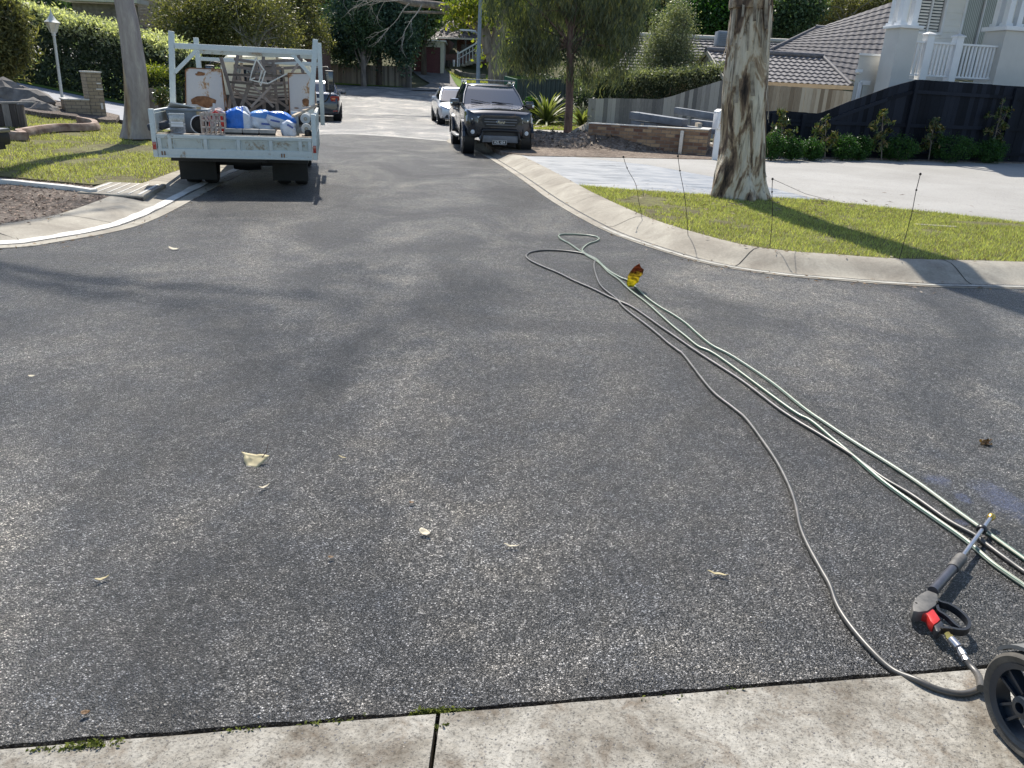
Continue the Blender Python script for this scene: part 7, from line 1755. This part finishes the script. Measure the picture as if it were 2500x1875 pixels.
zBl, zBr = TL_(479, 92, YB).z, TL_(779, 105, YB).z; xB0, xB1 = TL_(484, 140, YB).x, TL_(781, 160, YB).x
MB().bar((xB0, YB, .8), (TL_(478, 92, YB).x, YB, zBl), .075, .075, upv=(0, 1, 0)).build('rack_post', 'tr_frame', t, bevel=.006); mb = MB(); mb.bar((xB1, YB, .8), (TL_(779, 105, YB).x, YB, zBr), .075, .075, upv=(0, 1, 0)); mb.build('rack_post', 'tr_frame', t, bevel=.006)
z1_, z2_ = (TL_(500, 120, YB).z+TL_(760, 134, YB).z)/2, (TL_(490, 145, YB).z+TL_(760, 155, YB).z)/2
tb('rack_board', ((xB0+xB1)/2, YB+.01, z1_), (xB1-xB0-.06, .03, .14), 'tr_panel'); tb('rack_beam', ((xB0+xB1)/2, YB, z2_), (xB1-xB0-.06, .05, .06), 'tr_frame')
mb = MB()
for px in (588, 676): x = TL_(px, 140, YB).x; mb.box((x, YB+.03, (z1_+z2_)/2-.12), (.045, .02, z1_-z2_+.45))
mb.build('headboard_uprights', 'pal_tan', t)
hb = MB(); 
hb.box((0, YB+.05, 1.02), (2*HW-.1, .04, .46)); hb.build('dark_backing', 'trim', t)  # dark panel added behind the frames to darken gaps in the load
# cab
yc = LEN+.12; zc0, zc1 = .62, TL_(640, 136, yc).z
cx0, cx1 = TL_(537, 150, yc).x, TL_(757, 165, yc).x; cw = (cx1-cx0); ccx = (cx0+cx1)/2
def cabring(y, s_, zt, hw): 
    P_ = [(-hw, zc0), (hw, zc0), (hw*1.02, 1.25), (hw*.97, zt-.32), (hw*.91, zt-.10), (hw*.80, zt-.015), (0, zt+.03), (-hw*.80, zt-.015), (-hw*.91, zt-.10), (-hw*.97, zt-.32), (-hw*1.02, 1.25)]
    return [(ccx+a, y, b) for a, b in P_]
hw = max(.80, cw/2+.02)
MB().loft([cabring(yc, 1, zc1-.04, hw*.97), cabring(yc+.08, 1, zc1, hw), cabring(yc+1.15, 1, zc1, hw), cabring(yc+1.45, 1, zc1-.25, hw*.98)], cap=True).build('cab', 'cab_cream', t, bevel=.02, smooth=40)
MB().loft([cabring(yc+1.46, 1, zc1-.28, hw*.96), [(p[0], p[1], min(p[2], 1.30)) for p in cabring(yc+1.80, 1, 1.3, hw*.96)]]).build('windscreen', 'auto_glass', t)
zw0, zw1 = TL_(640, 205, yc).z, TL_(640, 160, yc).z; xw0, xw1 = TL_(572, 180, yc).x, TL_(692, 185, yc).x
MB().box(((xw0+xw1)/2, yc-.005, (zw0+zw1)/2), (xw1-xw0, .03, zw1-zw0)).build('rear_window_seal', 'trim', t, bevel=.03, seg=3)
MB().box(((xw0+xw1)/2, yc-.02, (zw0+zw1)/2), (xw1-xw0-.07, .02, zw1-zw0-.07)).build('rear_window', 'auto_glass', t, bevel=.008)
for sg in (1, -1):
    MB().box((ccx+sg*(hw*.985), yc+.75, 1.52), (.03, .75, .42)).build('side_window', 'auto_glass', t)
    mb = MB(); q = [(ccx+sg*hw, yc+1.35, 1.75), (ccx+sg*(hw+.24), yc+1.2, 1.78), (ccx+sg*(hw+.27), yc+1.15, 1.74), (ccx+sg*(hw+.27), yc+1.15, 1.30), (ccx+sg*(hw+.2), yc+1.2, 1.18), (ccx+sg*hw, yc+1.35, 1.08)]
    mb.tube(q, .014, 8); ar = mb.build('mirror_arm', 'trim', t, smooth=60)
    MB().box((ccx+sg*(hw+.27), yc+1.12, 1.53), (.17, .07, .38)).build('wing_mirror', 'trim', t, bevel=.03)
    MB().box((ccx+sg*(hw+.27), yc+1.078, 1.53), (.13, .01, .33)).build('mirror_glass', 'auto_glass', t, bevel=.003)
# ---- load
def item(name, label, cat, px, py, yl, rz=0, z=None, group=None, rot=None):
    p = TL_(px, py, yl); z = ZD if z is None else z
    w_ = TO + Vector((math.cos(TA)*p.x-math.sin(TA)*yl, math.sin(TA)*p.x+math.cos(TA)*yl, 0))
    k = thing(name, label, cat, (w_.x, w_.y, z-.02), TA+rz, group)
    if rot: k.rotation_euler = (rot[0], rot[1], TA+rz+rot[2])
    return k
def size(px0, px1, py0, py1, yl): a, b = TL_(px0, py1, yl), TL_(px1, py0, yl); return abs(b.x-a.x), abs(b.z-a.z)
M['clear_box'] = simple('smoky_clear_plastic', (.12, .13, .14), .12, var=.6, scale=9, c2=(.45, .47, .50), coat=1)
w_, h_ = size(420, 452, 273, 323, .22); k = item('organiser_box', 'smoky clear plastic organiser standing upright at the left of the tray', 'box', 436, 323, .22)
MB().box((0, 0, h_/2), (w_, .07, h_)).build('case', 'clear_box', k, bevel=.006)
MB().box((.0, -.038, h_*.48), (w_*.8, .006, h_*.24)).build('label_strip', 'white_paint', k)
mb = MB(); mb.box((0, -.037, h_/2), (w_+.012, .012, .012)); mb.box((0, -.037, .01), (w_+.012, .012, .014)); mb.box((0, -.037, h_-.01), (w_+.012, .012, .014)); mb.build('edges', 'lamp_metal', k)
M['seat_blue'] = simple('dark_blue_vinyl', (.018, .026, .045), .45, var=.3)
k = item('seat_cushion', 'dark blue cushion lying tilted behind the clear organiser', 'cushion', 402, 318, .55); MB().box((0, 0, .10), (.40, .45, .09), (0, R(-10), .1)).build('cushion', 'seat_blue', k, bevel=.025, seg=3)
M['tub_grey'] = simple('grey_plastic_tub', (.17, .20, .22), .6, var=.15, c2=(.28, .31, .33))
k = item('plastic_tub', 'grey plastic tub behind the clear organiser', 'tub', 465, 318, .80); MB().loft([[(sx_*(.24+dz*.1), sy_*(.2+dz*.1), dz) for sx_, sy_ in ((-1, -1), (1, -1), (1, 1), (-1, 1))] for dz in (0, .30)]).build('tub', 'tub_grey', k, bevel=.015)
MB().box((0, 0, .305), (.58, .50, .03)).build('rim', 'tub_grey', k, bevel=.008)
k = item('white_board', 'pale board lying tilted over the grey tub', 'board', 462, 270, .95, z=1.10, rot=(R(-12), R(10), .25)); MB().box((0, .1, 0), (.55, .7, .018)).build('board', 'kerb_white', k, bevel=.003)
k = item('trolley_wheel', 'black trolley wheel with white rim lying beside the milk crate', 'wheel', 489, 316, .38, rz=.3)
MB().lathe([(.07, -.03), (.115, -.035), (.125, -.015), (.125, .015), (.115, .035), (.07, .03)], 28, Matrix.Translation((0, 0, .125)), 'Y', loop=True).build('tyre', 'tyre', k, smooth=40); MB().lathe([(.01, -.03), (.075, -.028), (.08, .0), (.075, .028), (.01, .03)], 24, Matrix.Translation((0, 0, .125)), 'Y').build('rim', 'trim', k, smooth=40)
MB().lathe([(.118, -.040), (.130, -.036), (.130, -.026), (.118, -.030)], 28, Matrix.Translation((0, 0, .125)), 'Y', loop=True).build('white_band', 'white_paint', k, smooth=40)
# milk crate
M['crate'] = simple('dusty_crate', (.42, .36, .31), .7, var=.15, scale=6)
w_, h_ = size(500, 552, 272, 324, .28); k = item('milk_crate', 'dusty pink grey milk crate with red things inside at tray centre left', 'crate', 526, 324, .28)
CW, CD, CH = w_, .30, h_; mb = MB()
for y in (-CD/2, CD/2):
    for z in (.012, CH*.36, CH*.66, CH-.015): mb.box((0, y, z), (CW, .014, .022 if z > .02 and z < CH*.9 else .035))
    for j in range(6): mb.box((-CW/2+CW*j/5, y, CH/2), (.018, .014, CH))
for x in (-CW/2, CW/2):
    for z in (.012, CH*.36, CH*.66, CH-.015): mb.box((x, 0, z), (.014, CD, .026))
    for j in range(5): mb.box((x, -CD/2+CD*j/4, CH/2), (.014, .018, CH))
mb.box((0, 0, .008), (CW, CD, .012)); mb.build('crate', 'crate', k)
k2 = item('red_tool', 'red handled tool inside the milk crate', 'tool', 530, 318, .28, z=.86)
MB().tube([(-.09, 0, .02), (-.07, 0, .20), (.0, 0, .25), (.07, 0, .20), (.09, 0, .03)], .016, 8).build('handle', 'red', k2, smooth=60); mb = MB(); mb.box((.09, -.05, .1), (.05, .04, .06)); mb.box((.08, -.05, .02), (.05, .04, .06)); mb.build('clips', 'red', k2, bevel=.006)
rng = random.Random(6)
k3 = item('offcuts', 'white and grey plastic offcuts sticking out of the milk crate', 'offcuts', 515, 318, .36, z=.84); mb = MB()
for j in range(7): mb.bar((rng.uniform(-.12, .1), rng.uniform(-.05, .05), .0), (rng.uniform(-.22, .16), rng.uniform(0, .1), rng.uniform(.22, .42)), .035, .012)
mb.build('strips', 'lamp_metal', k3)
k = item('paper_bundle', 'crumpled pinkish paper on top of the milk crate', 'paper', 532, 270, .45, z=1.05); M['pinkpaper'] = simple('pink_paper', (.55, .34, .30), .8, var=.3, scale=14, c2=(.62, .55, .50)); r_ = rock('paper', None, 0, 0, .10, .08, .045, 7, 'pinkpaper', z=.05); r_.parent = k
k = item('jar', 'yellow lidded jar standing between the grey tub and milk crate', 'jar', 488, 292, .60, z=.96); M['tan_lid'] = simple('tan_plastic', (.52, .38, .20), .5, var=.2); MB().lathe([(.04, 0), (.045, .02), (.045, .13), (.03, .16), (.032, .19)], 16).build('jar', 'tan_lid', k, smooth=40)
# bags
M['bag_white'] = simple('white_plastic_bag', (.66, .68, .72), .45, var=.12, scale=14, bmp=.3, bscale=20)
def bag_mat(name, dirx, pos, wid, blue=(.02, .17, .62)):
    m, t_, b = nodes(name); tc = t_.nodes.new('ShaderNodeTexCoord'); sp = t_.nodes.new('ShaderNodeSeparateXYZ'); t_.links.new(tc.outputs['Object'], sp.inputs[0])
    d_ = math_(t_, 'ABSOLUTE', math_(t_, 'SUBTRACT', sp.outputs[dirx], pos)); f = ramp(t_, [(wid, g(1)), (wid+.004, g(0))], d_)
    n = noise(t_, mapping(t_), 11, 5, .6)
    c = mix(t_, f, (.66, .68, .72), blue); t_.links.new(mix(t_, 1.0, c, ramp(t_, [(.3, g(.8)), (.7, g(1.08))], n), 'MULTIPLY'), b.inputs['Base Color']); b.inputs['Roughness'].default_value = .3
    bump(t_, n, b, .8, .03); return m
M['bagA'] = bag_mat('blue_white_bag_a', 0, -.06, .145); M['bagB'] = bag_mat('blue_white_bag_b', 2, .26, .085, (.10, .28, .62)); M['bagC'] = bag_mat('blue_white_bag_c', 2, .21, .07)
def bag(label, px, py, yl, sx_, sy_, sz_, mat, seed, rz=0, tilt=(0, 0), z=None, txt=None):
    k = item('cement_bag', label, 'bag', px, py, yl, rz, z, 'blue and white bags on the truck tray'); bm = bmesh.new(); bmesh.ops.create_cube(bm, size=2); bmesh.ops.subdivide_edges(bm, edges=bm.edges[:], cuts=9, use_grid_fill=True)
    for v in bm.verts:
        c = v.co; p_ = Vector((c.x, c.y, c.z)); l = max(1e-6, (abs(p_.x)**4+abs(p_.y)**4+abs(p_.z)**4)**.25); p_ /= l
        n = mnoise.noise(p_*2.1+Vector((seed, 0, 0)))*.16+mnoise.noise(p_*5+Vector((0, seed, 0)))*.05; p_ *= 1+n
        if p_.z > 0: p_.z *= 1-.35*abs(p_.x)
        v.co = Vector((p_.x*sx_, p_.y*sy_, p_.z*sz_+sz_*.92))
    me = bpy.data.meshes.new('bag'); bm.to_mesh(me); bm.free(); me.materials.append(M[mat]); me.polygons.foreach_set('use_smooth', [True]*len(me.polygons))
    o = link(bpy.data.objects.new('sack', me), k); o.rotation_euler = (tilt[0], tilt[1], 0)
    return k
M['print'] = simple('blue_print', (.03, .08, .35), .5, var=.1)
def printed(k, x, y, z, rot, s_):  # blurred block lettering band printed on the bag end
    mb = MB(); rng = random.Random(3); cx = -s_/2
    while cx < s_/2: w = rng.uniform(.010, .016); mb.box((cx+w/2, 0, rng.uniform(-.001, .001)), (w*.75, .004, .024)); cx += w
    o = mb.build('print', 'print', k); o.location = (x, y, z); o.rotation_euler = rot
k = bag('blue bag with white ends standing open next to the milk crate', 583, 314, .40, .19, .15, .19, 'bagA', 2)
MB().loft([[(-.17, -.08, .30), (.17, -.08, .30), (.18, .10, .27), (-.18, .10, .27)], [(-.10, -.0, .35), (.10, -.02, .40), (.14, .06, .38), (-.06, .08, .34)]]).build('open_top', 'bagA', k, bevel=.02)
k = bag('white bag with pale blue top lying in the middle of the bags', 641, 309, .50, .20, .16, .15, 'bagB', 5, .2, (0, R(8)), z=.86); printed(k, .03, -.178, .10, (0, R(4), 0), .13)
k = bag('white bag with bright blue band draped over the middle bag', 684, 312, .42, .20, .15, .125, 'bagC', 8, -.15, (R(-4), R(16)), z=.90); printed(k, -.03, -.162, .11, (0, R(10), 0), .13)
k = bag('small white bag slumped at the right end of the bags', 707, 330, .26, .10, .09, .12, 'bag_white', 11, .2, (0, R(-8))); printed(k, 0, -.100, .15, (0, R(30), 0), .09)
k = item('bucket', 'white bucket under the middle bags', 'bucket', 650, 318, .42); MB().lathe([(.10, 0), (.12, .09), (.125, .10)], 20).build('bucket', 'white_paint', k, smooth=40)
M['paver'] = simple('grey_paver', (.30, .29, .27), .85, var=.25, scale=6); M['paver_d'] = simple('dark_underside', (.05, .05, .048), .9, var=.3)
for i, (a, b, lab) in enumerate(((550, 594, 'left of the three grey slabs along the tailgate'), (594, 634, 'middle of the three grey slabs along the tailgate'), (634, 674, 'right of the three grey slabs along the tailgate'))):
    w_, h_ = size(a, b, 312, 322, .17); k = item('paving_slab', lab, 'slab', (a+b)/2, 326, .17, group='grey slabs lined up inside the tailgate')
    MB().box((0, 0, .075), (w_-.012, .22, .05)).build('slab', 'paver', k, bevel=.006); MB().box((0, .01, .025), (w_-.03, .2, .05)).build('base', 'paver_d', k)
# rolls
M['film'] = simple('white_film', (.60, .60, .57), .35, var=.12, scale=10)
for px, py, yl, z, lab in ((747, 300, .55, .97, 'upper white film roll at the right side of the tray'), (749, 322, .42, .84, 'lower white film roll at the right side of the tray')):
    k = item('film_roll', lab, 'roll', px, py, yl, z=z, group='white film rolls at the right of the tray')
    MB().lathe([(.025, -.25), (.07, -.25), (.072, -.24), (.072, .3), (.025, .3)], 24, Matrix.Translation((0, .1, .075)), 'Y').build('film', 'film', k, smooth=40); MB().lathe([(.010, -.262), (.026, -.262), (.026, -.24), (.010, -.24)], 16, Matrix.Translation((0, .1, .075)), 'Y', loop=True).build('core', 'pal_tan', k, smooth=40)
a, b = TL_(716, 284, .25), TL_(772, 256, 1.15)
def toW(p): return TO+Vector((math.cos(TA)*p.x-math.sin(TA)*p.y, math.sin(TA)*p.x+math.cos(TA)*p.y, p.z))
aw, bw_ = toW(a), toW(b); k = thing('timber_batten', 'tan timber batten leaning over the right side of the tray', 'batten', tuple(aw)); MB().bar((0, 0, 0), bw_-aw, .05, .03).build('batten', 'pal_tan', k)
k = item('steel_bracket', 'pale folded bracket standing beside the film rolls', 'bracket', 722, 322, .5); mb = MB(); mb.box((0, 0, .17), (.10, .02, .34)); mb.bar((-.02, -.02, .03), (.2, .0, .16), .03, .05); mb.build('bracket', 'lamp_metal', k, bevel=.004)
k = item('black_can', 'small black can in the right rear corner of the tray', 'can', 753, 338, .25); MB().lathe([(.045, 0), (.05, .01), (.05, .08), (.03, .10)], 16).build('can', 'trim', k, smooth=40)
# rusty panels
def panel(label, pts, yl, lean, hole=None):
    P3 = [TL_(px, py, yl) for px, py in pts]; cx = sum(p.x for p in P3)/len(P3); zmin = min(p.z for p in P3)
    w_ = toW(Vector((cx, yl, zmin))); k = thing('rusty_panel', label, 'panel', tuple(w_), TA, 'rusty white steel panels on the truck')
    k.rotation_euler = (R(-lean), 0, TA)
    MB().prism([(p.x-cx, p.z-zmin) for p in P3], -.03, .03).build('sheet', 'rust_panel', k, bevel=.012)
    mb = MB(); n = len(P3)
    for a, b in zip(P3, P3[1:]+P3[:1]): mb.bar((a.x-cx, -.034, a.z-zmin), (b.x-cx, -.034, b.z-zmin), .012, .012)
    mb.build('rust_edge', 'rust', k); return k, P3, cx, zmin
k, P3, cx, zm = panel('rusty white steel panel leaning on the left rack with a big rust hole', [(455, 262), (452, 170), (462, 166), (540, 169), (551, 270), (500, 272)], 1.75, 6)
c = TL_(497, 248, 1.75); r_ = rock('rust_patch', None, c.x-cx, 0, .17, .02, .075, 4, 'rust', z=c.z-zm, pl_=.5); r_.parent = k; r_.location.y = -.035
c = TL_(488, 180, 1.75); r_ = rock('rust_patch', None, c.x-cx, 0, .07, .012, .03, 9, 'rust', z=c.z-zm, pl_=.5); r_.parent = k; r_.location.y = -.033
k, P3, cx, zm = panel('white steel panel fragment beside the left rusty panel', [(528, 268), (519, 170), (541, 172), (556, 262)], 1.9, 6)
k, P3, cx, zm = panel('white steel panel with lacy rust holes on the right of the tray', [(708, 280), (703, 179), (760, 179), (768, 200), (772, 262), (760, 275)], 1.75, 5)
for px, py, a_, b_ in ((748, 250, .06, .06), (724, 264, .04, .008)):
    c = TL_(px, py, 1.75); r_ = rock('rust_patch', None, c.x-cx, 0, a_, .012, b_, px, 'rust', z=c.z-zm, pl_=.5); r_.parent = k; r_.location.y = -.033
# old slatted timber chairs
for (lab, xo, yo, sc, lean) in (('weathered folding chair leaning at the left of the cab window', 560, 2.25, 1.0, 6), ('second weathered folding chair leaning behind the tangled frame', 655, 2.55, 1.05, -5)):
    p = TL_(xo, 265, yo); wv = toW(Vector((p.x+.35, yo, ZD))); k = thing('folding_chair', lab, 'chair', tuple(wv), TA, 'weathered slatted garden chairs on the truck')
    k.rotation_euler = (0, R(lean), TA); k.scale = (sc, sc, sc); mb = MB()
    for x in (-.36, .36): mb.bar((x*1.15, 0, 0), (x*.75, .12, 1.05), .05, .035, upv=(0, 1, 0))
    mb.build('frame', 'old_wood', k)
    mb = MB()
    for j in range(4): mb.box((0, .115-.01*j, .98-j*.11), (.66, .02, .045))
    mb.build('backrest_slats', 'old_wood', k); mb = MB()
    for j in range(4): mb.box((0, .03, .56-j*.05), (.72, .02, .03))
    mb.build('seat_slats', 'old_wood', k)
    for s_ in (1, -1): MB().bar((s_*.34, -.02, 0), (-s_*.30, .02, .52), .04, .03, upv=(0, 1, 0)).build('leg', 'old_wood', k)
p0, p1, p2, p3 = TL_(538, 140, 2.0), TL_(562, 255, 1.9), TL_(640, 145, 2.0), TL_(592, 255, 1.9)
k = thing('timber_trestle', 'old grey timber trestle legs crossing in front of the cab', 'trestle', tuple(toW(Vector((0, 2.0, ZD)))), TA); mb = MB()
for (a, b) in (((538, 140), (575, 262)), ((628, 148), (588, 262)), ((632, 148), (648, 205)), ((730, 152), (712, 178)), ((600, 210), (690, 208)), ((610, 200), (668, 262)), ((668, 205), (612, 262)), ((690, 165), (700, 255)), ((555, 200), (620, 205)), ((550, 182), (705, 186))):
    A0 = TL_(*a, 1.95+.0); B0 = TL_(*b, 1.95); mb.bar((A0.x, .0+rng.uniform(-.12, .08), A0.z-ZD), (B0.x, rng.uniform(-.12, .02), B0.z-ZD), .055 if b[1] > 200 and a[1] < 150 else .035, .03, upv=(0, 1, 0))
mb.build('timbers', 'old_wood', k)
k = thing('folding_stand', 'thin pale folding metal frame hung from the truck rack', 'frame', tuple(toW(Vector((0, 1.6, ZD)))), TA); mb = MB()
for pl_ in ([(627, 140), (615, 175), (610, 195), (640, 202), (655, 204)], [(640, 172), (632, 200)], [(622, 190), (610, 195)], [(648, 173), (636, 210), (632, 200)], [(656, 203), (700, 180)], [(622, 142), (630, 150), (645, 172)]):
    mb.tube([(TL_(*q, 1.6).x, .0, TL_(*q, 1.6).z-ZD) for q in pl_], .011, 6)
mb.build('tubes', 'lamp_metal', k, smooth=50)
k = thing('rope_tangle', 'frayed tan rope knotted round the rack board', 'rope', tuple(toW(Vector((0, YB-.05, 1.9)))), TA); mb = MB(); cpt = TL_(626, 128, YB-.06)
for j in range(5):
    mb.tube(catmull([(cpt.x+rng.uniform(-.09, .09), 0, cpt.z-1.9+rng.uniform(-.04, .06)) for _ in range(5)], 4), .007, 5)
mb.tube(catmull([(cpt.x, 0, cpt.z-1.9), (cpt.x+.01, -.05, cpt.z-2.1), (cpt.x-.03, -.05, cpt.z-2.3)], 4), .006, 5); mb.build('rope', 'pal_tan', k, smooth=60)
